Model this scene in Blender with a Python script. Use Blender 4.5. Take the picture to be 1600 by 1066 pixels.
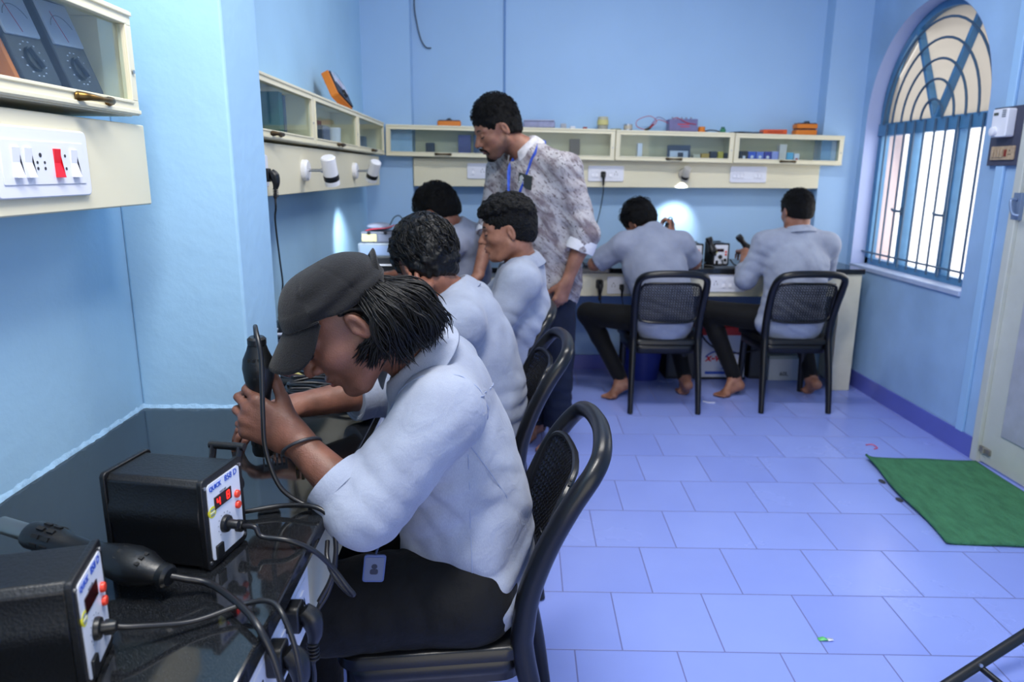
import bpy, bmesh, math, random
import numpy as np
from mathutils import Vector, Matrix, Euler

# ------------------------------------------------------------------ scene, camera, light
for o in list(bpy.data.objects):
    bpy.data.objects.remove(o, do_unlink=True)
SC = bpy.context.scene
COL = SC.collection
PI = math.pi

CAM_Z = 1.366
ROT = ((0.99989685, -0.01299732, 0.00611248),      # right
       (0.00297288, -0.2290737, -0.97340454),      # down
       (0.01405186, 0.97332231, -0.22901143))      # forward
cam_data = bpy.data.cameras.new('camera')
cam = bpy.data.objects.new('camera', cam_data)
COL.objects.link(cam)
cam_data.sensor_width = 36.0
cam_data.lens = 1122.15 / 1600 * 36.0
cam_data.clip_start = 0.05
cam_data.clip_end = 60
_r, _d, _f = (Vector(v) for v in ROT)
cam.matrix_world = Matrix(((_r.x, -_d.x, -_f.x, 0), (_r.y, -_d.y, -_f.y, 0), (_r.z, -_d.z, -_f.z, CAM_Z), (0, 0, 0, 1)))
cam_data.dof.use_dof = True
cam_data.dof.focus_distance = 1.42
cam_data.dof.aperture_fstop = 4.5
SC.camera = cam

SC.view_settings.view_transform = 'Standard'
SC.view_settings.look = 'None'
SC.view_settings.gamma = 1.0
SC.view_settings.use_curve_mapping = False
SC.view_settings.exposure = 0.0
SC.cycles.use_denoising = True
SC.cycles.max_bounces = 10
SC.cycles.sample_clamp_indirect = 6.0
SC.cycles.caustics_reflective = False
SC.cycles.caustics_refractive = False

world = bpy.data.worlds.new('overcast sky')
SC.world = world
world.use_nodes = True
_bg = world.node_tree.nodes['Background']
_bg.inputs[0].default_value = (1.0, 0.97, 0.93, 1)
_bg.inputs[1].default_value = 2.35

def area_light(name, loc, target, sx, sy, power, color=(1, 1, 1)):
    l = bpy.data.lights.new(name, 'AREA')
    l.shape = 'RECTANGLE'
    l.size, l.size_y = sx, sy
    l.energy = power
    l.color = color
    o = bpy.data.objects.new(name, l)
    COL.objects.link(o)
    o.location = loc
    o.rotation_euler = (Vector(target) - Vector(loc)).to_track_quat('-Z', 'Y').to_euler()
    return o

# fluorescent tubes on the ceiling, daylight through the opening left in the added rear wall, daylight at the arched window
area_light('ceiling_tube_light', (-0.05, 0.70, 2.93), (-0.25, 0.85, 0), 1.3, 0.3, 66, (1.0, 0.97, 0.92))
area_light('ceiling_tube_light', (0.75, 3.1, 2.93), (0.75, 3.1, 0), 1.2, 0.25, 34, (1.0, 0.97, 0.92))
area_light('window_daylight', (2.75, 4.17, 1.45), (0.9, 3.6, 0.9), 1.1, 1.5, 14, (1.0, 0.98, 0.95))

# ------------------------------------------------------------------ materials
def lin(c):
    if isinstance(c, str):
        c = tuple(int(c[i:i + 2], 16) for i in (0, 2, 4))
    return tuple((v / 255 / 12.92) if v / 255 <= 0.04045 else ((v / 255 + 0.055) / 1.055) ** 2.4 for v in c)

MATS = {}
def mat(name, color, rough=0.5, metal=0.0, spec=0.5, bump=0.0, bscale=60.0, var=0.0, vscale=6.0, coat=0.0, stretch=None, detail=3.0, trans=0.0, alpha=1.0, emit=None, estr=0.0, sheen=0.0, sub=0.0, rvar=0.0, vcolor=None):
    if name in MATS:
        return MATS[name]
    m = bpy.data.materials.new(name)
    m.use_nodes = True
    nt = m.node_tree
    b = nt.nodes['Principled BSDF']
    c = lin(color) if (isinstance(color, str) or max(color) > 1.0) else color
    b.inputs['Base Color'].default_value = (*c, 1)
    b.inputs['Roughness'].default_value = rough
    b.inputs['Metallic'].default_value = metal
    b.inputs['Specular IOR Level'].default_value = spec
    b.inputs['Coat Weight'].default_value = coat
    b.inputs['Transmission Weight'].default_value = trans
    b.inputs['Alpha'].default_value = alpha
    if sheen:
        b.inputs['Sheen Weight'].default_value = sheen
    if sub:
        b.inputs['Subsurface Weight'].default_value = sub
        b.inputs['Subsurface Radius'].default_value = (0.01, 0.004, 0.002)
        b.inputs['Subsurface Scale'].default_value = 0.6
    if emit is not None:
        b.inputs['Emission Color'].default_value = (*(lin(emit) if isinstance(emit, str) else emit), 1)
        b.inputs['Emission Strength'].default_value = estr
    if var or bump or rvar:
        tc = nt.nodes.new('ShaderNodeTexCoord')
        mp = nt.nodes.new('ShaderNodeMapping')
        nt.links.new(tc.outputs['Object'], mp.inputs['Vector'])
        if stretch:
            mp.inputs['Scale'].default_value = stretch
    if var:
        n = nt.nodes.new('ShaderNodeTexNoise')
        n.inputs['Scale'].default_value = vscale
        n.inputs['Detail'].default_value = 5
        nt.links.new(mp.outputs[0], n.inputs['Vector'])
        r = nt.nodes.new('ShaderNodeValToRGB')
        r.color_ramp.elements[0].position = 0.3
        r.color_ramp.elements[1].position = 0.72
        c2 = lin(vcolor) if vcolor else tuple(max(0, v * (1 - var)) for v in c)
        r.color_ramp.elements[0].color = (*c2, 1)
        r.color_ramp.elements[1].color = (*(tuple(min(1, v * (1 + var * 0.5)) for v in c)), 1)
        nt.links.new(n.outputs['Fac'], r.inputs['Fac'])
        nt.links.new(r.outputs['Color'], b.inputs['Base Color'])
    if rvar:
        n = nt.nodes.new('ShaderNodeTexNoise')
        n.inputs['Scale'].default_value = vscale * 2
        nt.links.new(mp.outputs[0], n.inputs['Vector'])
        mr = nt.nodes.new('ShaderNodeMapRange')
        mr.inputs['To Min'].default_value = max(0, rough - rvar)
        mr.inputs['To Max'].default_value = min(1, rough + rvar)
        nt.links.new(n.outputs['Fac'], mr.inputs['Value'])
        nt.links.new(mr.outputs[0], b.inputs['Roughness'])
    if bump:
        n = nt.nodes.new('ShaderNodeTexNoise')
        n.inputs['Scale'].default_value = bscale
        n.inputs['Detail'].default_value = detail
        nt.links.new(mp.outputs[0], n.inputs['Vector'])
        bp = nt.nodes.new('ShaderNodeBump')
        bp.inputs['Strength'].default_value = bump
        bp.inputs['Distance'].default_value = 0.01
        nt.links.new(n.outputs['Fac'], bp.inputs['Height'])
        nt.links.new(bp.outputs[0], b.inputs['Normal'])
    MATS[name] = m
    return m

def glass_mat(name, tint=(0.92, 0.97, 0.98), reflect=0.02, rough=0.02, top=0.20):
    """thin pane: mostly clear, mirrors a little"""
    if name in MATS:
        return MATS[name]
    m = bpy.data.materials.new(name)
    m.use_nodes = True
    nt = m.node_tree
    nt.nodes.remove(nt.nodes['Principled BSDF'])
    t = nt.nodes.new('ShaderNodeBsdfTransparent')
    t.inputs[0].default_value = (*tint, 1)
    g = nt.nodes.new('ShaderNodeBsdfGlossy')
    g.inputs['Roughness'].default_value = rough
    lw = nt.nodes.new('ShaderNodeLayerWeight')
    lw.inputs['Blend'].default_value = 0.35
    mr = nt.nodes.new('ShaderNodeMapRange')
    mr.inputs['To Min'].default_value = reflect
    mr.inputs['To Max'].default_value = top
    nt.links.new(lw.outputs['Fresnel'], mr.inputs['Value'])
    mx = nt.nodes.new('ShaderNodeMixShader')
    nt.links.new(mr.outputs[0], mx.inputs[0])
    nt.links.new(t.outputs[0], mx.inputs[1])
    nt.links.new(g.outputs[0], mx.inputs[2])
    nt.links.new(mx.outputs[0], nt.nodes['Material Output'].inputs[0])
    MATS[name] = m
    return m

# ------------------------------------------------------------------ mesh builder
def xform(rot=(0, 0, 0), loc=(0, 0, 0)):
    return Matrix.Translation(loc) @ Euler(rot).to_matrix().to_4x4()

def frame_from(a, b, up=(0, 0, 1)):
    """4x4 with +Z running from a to b, origin a"""
    a = Vector(a); z = (Vector(b) - a)
    z = z.normalized() if z.length > 1e-9 else Vector((0, 0, 1))
    u = Vector(up)
    if abs(z.dot(u.normalized())) > 0.98:
        u = Vector((1, 0, 0)) if abs(z.x) < 0.9 else Vector((0, 1, 0))
    x = u.cross(z).normalized()
    y = z.cross(x)
    return Matrix(((x.x, y.x, z.x, a.x), (x.y, y.y, z.y, a.y), (x.z, y.z, z.z, a.z), (0, 0, 0, 1)))

def catmull(pts, n=8, closed=False):
    P = [Vector(p) for p in pts]
    if len(P) < 3:
        return P
    out = []
    m = len(P)
    segs = m if closed else m - 1
    for i in range(segs):
        if closed:
            p0, p1, p2, p3 = P[(i - 1) % m], P[i], P[(i + 1) % m], P[(i + 2) % m]
        else:
            p0 = P[i - 1] if i > 0 else P[0] * 2 - P[1]
            p1, p2 = P[i], P[i + 1]
            p3 = P[i + 2] if i + 2 < m else P[-1] * 2 - P[-2]
        for k in range(n):
            t = k / n
            out.append(0.5 * ((2 * p1) + (p2 - p0) * t + (2 * p0 - 5 * p1 + 4 * p2 - p3) * t * t + (3 * p1 - p0 - 3 * p2 + p3) * t ** 3))
    if not closed:
        out.append(P[-1])
    return out

class MB:
    def __init__(s):
        s.v = []; s.f = []; s.m = []; s.cur = 0
    def add(s, vs, fs, M=None):
        o = len(s.v)
        for p in vs:
            p = Vector(p)
            if M is not None:
                p = M @ p
            s.v.append(tuple(p))
        for f in fs:
            s.f.append(tuple(i + o for i in f)); s.m.append(s.cur)
        return s
    def box(s, lo, hi, M=None):
        x0, y0, z0 = lo; x1, y1, z1 = hi
        v = [(x0, y0, z0), (x1, y0, z0), (x1, y1, z0), (x0, y1, z0), (x0, y0, z1), (x1, y0, z1), (x1, y1, z1), (x0, y1, z1)]
        return s.add(v, [(3, 2, 1, 0), (4, 5, 6, 7), (0, 1, 5, 4), (1, 2, 6, 5), (2, 3, 7, 6), (3, 0, 4, 7)], M)
    def cbox(s, c, size, M=None):
        return s.box([c[i] - size[i] / 2 for i in range(3)], [c[i] + size[i] / 2 for i in range(3)], M)
    def cyl(s, a, b, r, r2=None, n=20, caps=True, M=None):
        r2 = r if r2 is None else r2
        F = frame_from(a, b)
        L = (Vector(b) - Vector(a)).length
        v = []
        for z, rr in ((0, r), (L, r2)):
            for i in range(n):
                t = 2 * PI * i / n
                v.append(F @ Vector((rr * math.cos(t), rr * math.sin(t), z)))
        f = [(i, (i + 1) % n, n + (i + 1) % n, n + i) for i in range(n)]
        if caps:
            f += [tuple(range(n - 1, -1, -1)), tuple(range(n, 2 * n))]
        return s.add(v, f, M)
    def lathe(s, prof, n=24, M=None, a0=0.0, a1=2 * PI):
        """prof [(r,z)] about local Z"""
        full = abs(a1 - a0 - 2 * PI) < 1e-6
        k = n if full else n + 1
        v = []
        for r, z in prof:
            for i in range(k):
                t = a0 + (a1 - a0) * i / n
                v.append((r * math.cos(t), r * math.sin(t), z))
        f = []
        for j in range(len(prof) - 1):
            for i in range(n):
                i2 = (i + 1) % k
                f.append((j * k + i, j * k + i2, (j + 1) * k + i2, (j + 1) * k + i))
        if full:
            if prof[0][0] > 1e-6:
                f.append(tuple(range(k - 1, -1, -1)))
            if prof[-1][0] > 1e-6:
                f.append(tuple(range((len(prof) - 1) * k, len(prof) * k)))
        return s.add(v, f, M)
    def tube(s, pts, r, n=8, smooth=6, closed=False, caps=True, flat=None, up=(0, 0, 1), M=None):
        """r number or list (per control point); flat: (a,b) scale of section"""
        if isinstance(r, (int, float)):
            rr = [r] * len(pts)
        else:
            rr = list(r)
        if smooth and len(pts) > 2:
            P = catmull(pts, smooth, closed)
            R = []
            N = len(P)
            cnt = len(pts) if closed else len(pts) - 1
            for i in range(N):
                t = i / (N if closed else max(1, N - 1)) * cnt
                j = min(int(t), cnt - 1); u = t - j
                R.append(rr[j] * (1 - u) + rr[(j + 1) % len(rr)] * u)
        else:
            P = [Vector(p) for p in pts]; R = rr
        N = len(P)
        v = []
        prev = None
        for i in range(N):
            if closed:
                d = P[(i + 1) % N] - P[i - 1]
            else:
                d = P[min(i + 1, N - 1)] - P[max(i - 1, 0)]
            d = d.normalized() if d.length > 1e-9 else Vector((0, 0, 1))
            if prev is None:
                u = Vector(up)
                if abs(u.dot(d)) > 0.97:
                    u = Vector((1, 0, 0)) if abs(d.x) < .9 else Vector((0, 1, 0))
                x = (u - d * u.dot(d)).normalized()
            else:
                x = prev - d * prev.dot(d)
                x = x.normalized() if x.length > 1e-6 else prev
            prev = x
            y = d.cross(x)
            fa, fb = flat if flat else (1, 1)
            for k in range(n):
                t = 2 * PI * k / n
                v.append(P[i] + x * (R[i] * fa * math.cos(t)) + y * (R[i] * fb * math.sin(t)))
        f = []
        for i in range(N if closed else N - 1):
            for k in range(n):
                a, b = i * n + k, i * n + (k + 1) % n
                c, d_ = ((i + 1) % N) * n + (k + 1) % n, ((i + 1) % N) * n + k
                f.append((a, b, c, d_))
        if caps and not closed:
            f.append(tuple(range(n - 1, -1, -1)))
            f.append(tuple(range((N - 1) * n, N * n)))
        return s.add(v, f, M)
    def prism(s, outline, z0, z1, M=None):
        """outline [(x,y)] counter-clockwise, extruded along local z"""
        n = len(outline)
        v = [(x, y, z0) for x, y in outline] + [(x, y, z1) for x, y in outline]
        f = [(i, (i + 1) % n, n + (i + 1) % n, n + i) for i in range(n)]
        f += [tuple(range(n - 1, -1, -1)), tuple(range(n, 2 * n))]
        return s.add(v, f, M)
    def ball(s, c, r, n=14, M=None):
        rx, ry, rz = (r, r, r) if isinstance(r, (int, float)) else r
        v = [(c[0], c[1], c[2] + rz)]
        k = n // 2
        for i in range(1, k):
            t = PI * i / k
            for j in range(n):
                p = 2 * PI * j / n
                v.append((c[0] + rx * math.sin(t) * math.cos(p), c[1] + ry * math.sin(t) * math.sin(p), c[2] + rz * math.cos(t)))
        v.append((c[0], c[1], c[2] - rz))
        f = [(0, 1 + j, 1 + (j + 1) % n) for j in range(n)]
        for i in range(k - 2):
            for j in range(n):
                a, b = 1 + i * n + j, 1 + i * n + (j + 1) % n
                f.append((a, a + n, b + n, b))
        L = len(v) - 1
        f += [(L, 1 + (k - 2) * n + (j + 1) % n, 1 + (k - 2) * n + j) for j in range(n)]
        return s.add(v, f, M)
    def grid(s, P):
        """P: rows of points"""
        h, w = len(P), len(P[0])
        return s.add([p for row in P for p in row], [(i * w + j, i * w + j + 1, (i + 1) * w + j + 1, (i + 1) * w + j) for i in range(h - 1) for j in range(w - 1)])

def rrect(w, h, r, n=5, cx=0, cy=0):
    out = []
    for qx, qy, a in ((1, 1, 0), (-1, 1, 90), (-1, -1, 180), (1, -1, 270)):
        for i in range(n + 1):
            t = math.radians(a + 90 * i / n)
            out.append((cx + qx * (w / 2 - r) + r * math.cos(t), cy + qy * (h / 2 - r) + r * math.sin(t)))
    return out

# ------------------------------------------------------------------ objects
WM = {}
def tag(o, label=None, cat=None, group=None, kind=None):
    if label: o['label'] = label
    if cat: o['category'] = cat
    if group: o['group'] = group
    if kind: o['kind'] = kind
    return o

def thing(name, label, cat, loc=(0, 0, 0), rot=(0, 0, 0), group=None):
    o = bpy.data.objects.new(name, None)
    o.empty_display_size = 0.05
    COL.objects.link(o)
    if isinstance(rot, (int, float)): rot = (0, 0, rot)
    o.location = loc
    o.rotation_euler = rot
    WM[o.name] = Matrix.Translation(loc) @ Euler(rot).to_matrix().to_4x4()
    return tag(o, label, cat, group)

def link(name, me, m, parent=None, world=False, bevel=0, solid=0, smooth=True, sharp=40, subsurf=0, label=None):
    o = bpy.data.objects.new(name, me)
    COL.objects.link(o)
    for q in (m if isinstance(m, (list, tuple)) else [m]):
        me.materials.append(q)
    if smooth:
        me.polygons.foreach_set('use_smooth', [True] * len(me.polygons))
        if sharp: me.set_sharp_from_angle(angle=math.radians(sharp))
    if parent is not None:
        o.parent = parent
        if world and parent.name in WM:
            o.matrix_parent_inverse = WM[parent.name].inverted()
    if solid:
        md = o.modifiers.new('solid', 'SOLIDIFY'); md.thickness = solid; md.offset = 0
    if subsurf:
        md = o.modifiers.new('sub', 'SUBSURF'); md.levels = md.render_levels = subsurf
    if bevel:
        md = o.modifiers.new('bevel', 'BEVEL'); md.width = bevel; md.segments = 2
        md.limit_method = 'ANGLE'; md.angle_limit = math.radians(40); md.harden_normals = False
    if label: o['label'] = label
    return o

def obj(name, mb, m, parent=None, **k):
    me = bpy.data.meshes.new(name)
    me.from_pydata([tuple(p) for p in mb.v], [], mb.f)
    if any(mb.m):
        me.polygons.foreach_set('material_index', mb.m)
    me.update()
    return link(name, me, m, parent, **k)

def struct(name, mb, m, parent=None, **k):
    o = obj(name, mb, m, parent, **k)
    if parent is None: o['kind'] = 'structure'
    return o

def text_mesh(name, body, size, m, parent, M, depth=0.0003, world=False, align='CENTER', shear=0.0, bold=0.0, sx=1.0):
    cu = bpy.data.curves.new(name, 'FONT')
    cu.body = body; cu.size = size; cu.extrude = depth; cu.align_x = align; cu.align_y = 'CENTER'; cu.shear = shear; cu.offset = bold
    cu.resolution_u = 3
    t = bpy.data.objects.new(name, cu)
    COL.objects.link(t)
    dg = bpy.context.evaluated_depsgraph_get()
    me = bpy.data.meshes.new_from_object(t.evaluated_get(dg))
    bpy.data.objects.remove(t, do_unlink=True)
    me.transform(M @ Matrix.Diagonal((sx, 1, 1, 1)))
    me.materials.clear()
    return link(name, me, m, parent, world=world, smooth=False)

def dup(root, loc=None, rot=None, label=None, group=None):
    r = root.copy(); COL.objects.link(r)
    if loc is not None: r.location = loc
    if rot is not None: r.rotation_euler = (0, 0, rot) if isinstance(rot, (int, float)) else rot
    if label: r['label'] = label
    if group: r['group'] = group
    WM[r.name] = Matrix.Translation(r.location) @ r.rotation_euler.to_matrix().to_4x4()
    for ch in list(root.children):
        c = ch.copy(); COL.objects.link(c); c.parent = r
        for g in list(ch.children):
            d = g.copy(); COL.objects.link(d); d.parent = c
    return r
# ------------------------------------------------------------------ room
LW, RW, BW, CEIL, Y0 = -0.893, 2.33, 4.95, 3.0, -1.7
BT = 0.79                                                     # worktop height

def wall_mat(name, color, bump, bscale, var=0.10, rough=0.62, low_grime=False):
    m = mat(name, color, rough=rough, bump=bump, bscale=bscale, var=var, vscale=1.7, detail=6, spec=0.35)
    return m

W_BLUE = wall_mat('sky_blue_paint', 'a4cdec', 0.16, 26)
W_BLUE2 = wall_mat('sky_blue_paint_back', 'a2c4e8', 0.08, 22, var=0.05)
REVEAL = mat('pale_lilac_paint', 'b4c2ea', rough=0.6, bump=0.1, bscale=30, var=0.06, vscale=2)
OUTER = mat('outside_plaster', 'd9c3bd', rough=0.8, bump=0.2, bscale=40, var=0.1, vscale=5)
CREAM = mat('cream_paint', 'e8e1c4', rough=0.42, bump=0.03, bscale=40, var=0.06, vscale=3, spec=0.45)
CREAM2 = mat('cream_board', 'e3dcc0', rough=0.5, bump=0.03, bscale=30, var=0.05, vscale=2)
WHITE_PL = mat('white_plastic', 'e4e6f0', rough=0.3, spec=0.5)
BLACK_PL = mat('black_plastic', '0f1114', rough=.38, bump=0.05, bscale=300, spec=0.5)
BLACK_GL = mat('black_gloss_plastic', '101216', rough=0.22, spec=0.55)
BLACK_RUB = mat('black_rubber', '141519', rough=0.5, spec=0.4)
STEEL = mat('brushed_steel', 'b9bcc2', rough=0.3, metal=1.0)
BRASS = mat('aged_brass', '8a6a3a', rough=0.38, metal=1.0, var=0.5, vscale=60)
DARK_BRASS = mat('dark_brass', '5a4a34', rough=0.45, metal=0.9)
FRAME_BLUE = mat('blue_enamel', '4f86b2', rough=0.4, bump=0.05, bscale=60, var=0.12, vscale=12)
GRILL_BLUE = mat('grille_blue', '3f5d78', rough=0.45)
SKIRT = mat('skirting_blue_tile', '5f68bc', rough=0.25, var=0.08, vscale=4)
GLASS = glass_mat('cabinet_glass')

# floor: glazed blue tiles laid in staggered rows, slightly askew to the walls
def floor_mat():
    m = bpy.data.materials.new('blue_floor_tiles')
    m.use_nodes = True
    nt = m.node_tree; L = nt.links
    b = nt.nodes['Principled BSDF']
    tc = nt.nodes.new('ShaderNodeTexCoord')
    mp = nt.nodes.new('ShaderNodeMapping')
    mp.inputs['Rotation'].default_value = (0, 0, 0.03)
    T = 0.30
    mp.inputs['Scale'].default_value = (1 / T, 1 / T, 1)
    mp.vector_type = 'POINT'
    L.new(tc.outputs['Object'], mp.inputs['Vector'])
    sp = nt.nodes.new('ShaderNodeSeparateXYZ'); L.new(mp.outputs[0], sp.inputs[0])
    def M(op, a, b_=None, c=None):
        n = nt.nodes.new('ShaderNodeMath'); n.operation = op
        for i, q in enumerate((a, b_, c)):
            if q is None: continue
            if isinstance(q, (int, float)): n.inputs[i].default_value = q
            else: L.new(q, n.inputs[i])
        return n.outputs[0]
    v = M('SUBTRACT', sp.outputs['Y'], 6.168)
    k = M('FLOOR', v)
    fv = M('SUBTRACT', v, k)
    u = M('ADD', M('SUBTRACT', sp.outputs['X'], 1.0053), M('MULTIPLY', k, 0.531))
    ku = M('FLOOR', u)
    fu = M('SUBTRACT', u, ku)
    du = M('MINIMUM', fu, M('SUBTRACT', 1.0, fu))
    dv = M('MINIMUM', fv, M('SUBTRACT', 1.0, fv))
    d = M('MINIMUM', du, dv)
    mr = nt.nodes.new('ShaderNodeMapRange')
    mr.inputs['From Min'].default_value = 0.004; mr.inputs['From Max'].default_value = 0.010
    L.new(d, mr.inputs['Value'])
    cb = nt.nodes.new('ShaderNodeCombineXYZ'); L.new(ku, cb.inputs[0]); L.new(k, cb.inputs[1])
    wn = nt.nodes.new('ShaderNodeTexWhiteNoise'); wn.noise_dimensions = '2D'; L.new(cb.outputs[0], wn.inputs['Vector'])
    ns = nt.nodes.new('ShaderNodeTexNoise'); ns.inputs['Scale'].default_value = 2.2; ns.inputs['Detail'].default_value = 6
    L.new(tc.outputs['Object'], ns.inputs['Vector'])
    t = M('ADD', M('MULTIPLY', wn.outputs['Value'], 0.35), M('MULTIPLY', ns.outputs['Fac'], 0.65))
    cr = nt.nodes.new('ShaderNodeValToRGB')
    cr.color_ramp.elements[0].color = (*lin('8899e2'), 1); cr.color_ramp.elements[0].position = 0.2
    cr.color_ramp.elements[1].color = (*lin('96a8ee'), 1); cr.color_ramp.elements[1].position = 0.8
    L.new(t, cr.inputs[0])
    mx = nt.nodes.new('ShaderNodeMix'); mx.data_type = 'RGBA'
    mx.inputs['A'].default_value = (*lin('6a70a8'), 1)
    L.new(mr.outputs[0], mx.inputs['Factor']); L.new(cr.outputs[0], mx.inputs['B'])
    L.new(mx.outputs['Result'], b.inputs['Base Color'])
    rr = nt.nodes.new('ShaderNodeMapRange'); rr.inputs['To Min'].default_value = 0.6; rr.inputs['To Max'].default_value = 0.2
    L.new(mr.outputs[0], rr.inputs['Value'])
    rn = M('ADD', rr.outputs[0], M('MULTIPLY', ns.outputs['Fac'], 0.12))
    L.new(rn, b.inputs['Roughness'])
    bp = nt.nodes.new('ShaderNodeBump'); bp.inputs['Strength'].default_value = 0.35; bp.inputs['Distance'].default_value = 0.002
    hh = M('ADD', mr.outputs[0], M('MULTIPLY', ns.outputs['Fac'], 0.08))
    L.new(hh, bp.inputs['Height']); L.new(bp.outputs[0], b.inputs['Normal'])
    return m

struct('floor', MB().box((LW - .3, Y0, -.08), (RW + .4, BW + .3, 0)), floor_mat(), smooth=False)
struct('ceiling', MB().box((LW - .3, Y0, CEIL), (RW + .4, BW + .3, CEIL + .1)), mat('ceiling_white', 'e4ecf4', rough=.8), smooth=False)
struct('wall_left', MB().box((LW - .25, Y0, 0), (LW, BW, CEIL)), W_BLUE, smooth=False)
struct('wall_front_added', MB().box((LW - .25, Y0 - .2, 0), (-.35, Y0, CEIL)).box((2.25, Y0 - .2, 0), (RW + .25, Y0, CEIL)).box((-.35, Y0 - .2, 2.5), (2.25, Y0, CEIL)), W_BLUE, smooth=False)  # unseen wall added to cut rear fill; opening widened to brighten the left wall
struct('wall_back', MB().box((LW - .25, BW, 0), (RW + .25, BW + .2, CEIL)), W_BLUE2, smooth=False)

# right wall with an arched window opening and a door opening
WY0, WY1, WZ0, WZC, WR, WT = 3.575, 4.765, 0.785, 1.70, 0.595, 0.26
DY0, DY1, DZ = 2.40, 3.285, 2.08
def right_wall():
    b = MB()
    YC = (WY0 + WY1) / 2
    x0, x1 = RW, RW + WT
    b.box((x0, WY1, 0), (x1, BW, CEIL))
    b.box((x0, DY1, 0), (x1, WY0, CEIL))
    b.box((x0, WY0, 0), (x1, WY1, WZ0))
    b.box((x0, DY0, DZ), (x1, DY1, CEIL))
    b.box((x0, Y0, 0), (x1, DY0, CEIL))
    n = 40
    arc = [(YC + WR * math.cos(PI * i / n), WZC + WR * math.sin(PI * i / n)) for i in range(n + 1)]
    for x, flip in ((x0, 0), (x1, 1)):
        for i in range(n):
            (a, c), (a2, c2) = arc[i], arc[i + 1]
            q = [(x, a, c), (x, a, CEIL), (x, a2, CEIL), (x, a2, c2)]
            b.add(q if not flip else q[::-1], [(0, 1, 2, 3)])
    return b
struct('wall_right', right_wall(), wall_mat('sky_blue_paint_grimy', '9cbfe6', .12, 24, var=.24), smooth=False)

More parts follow.
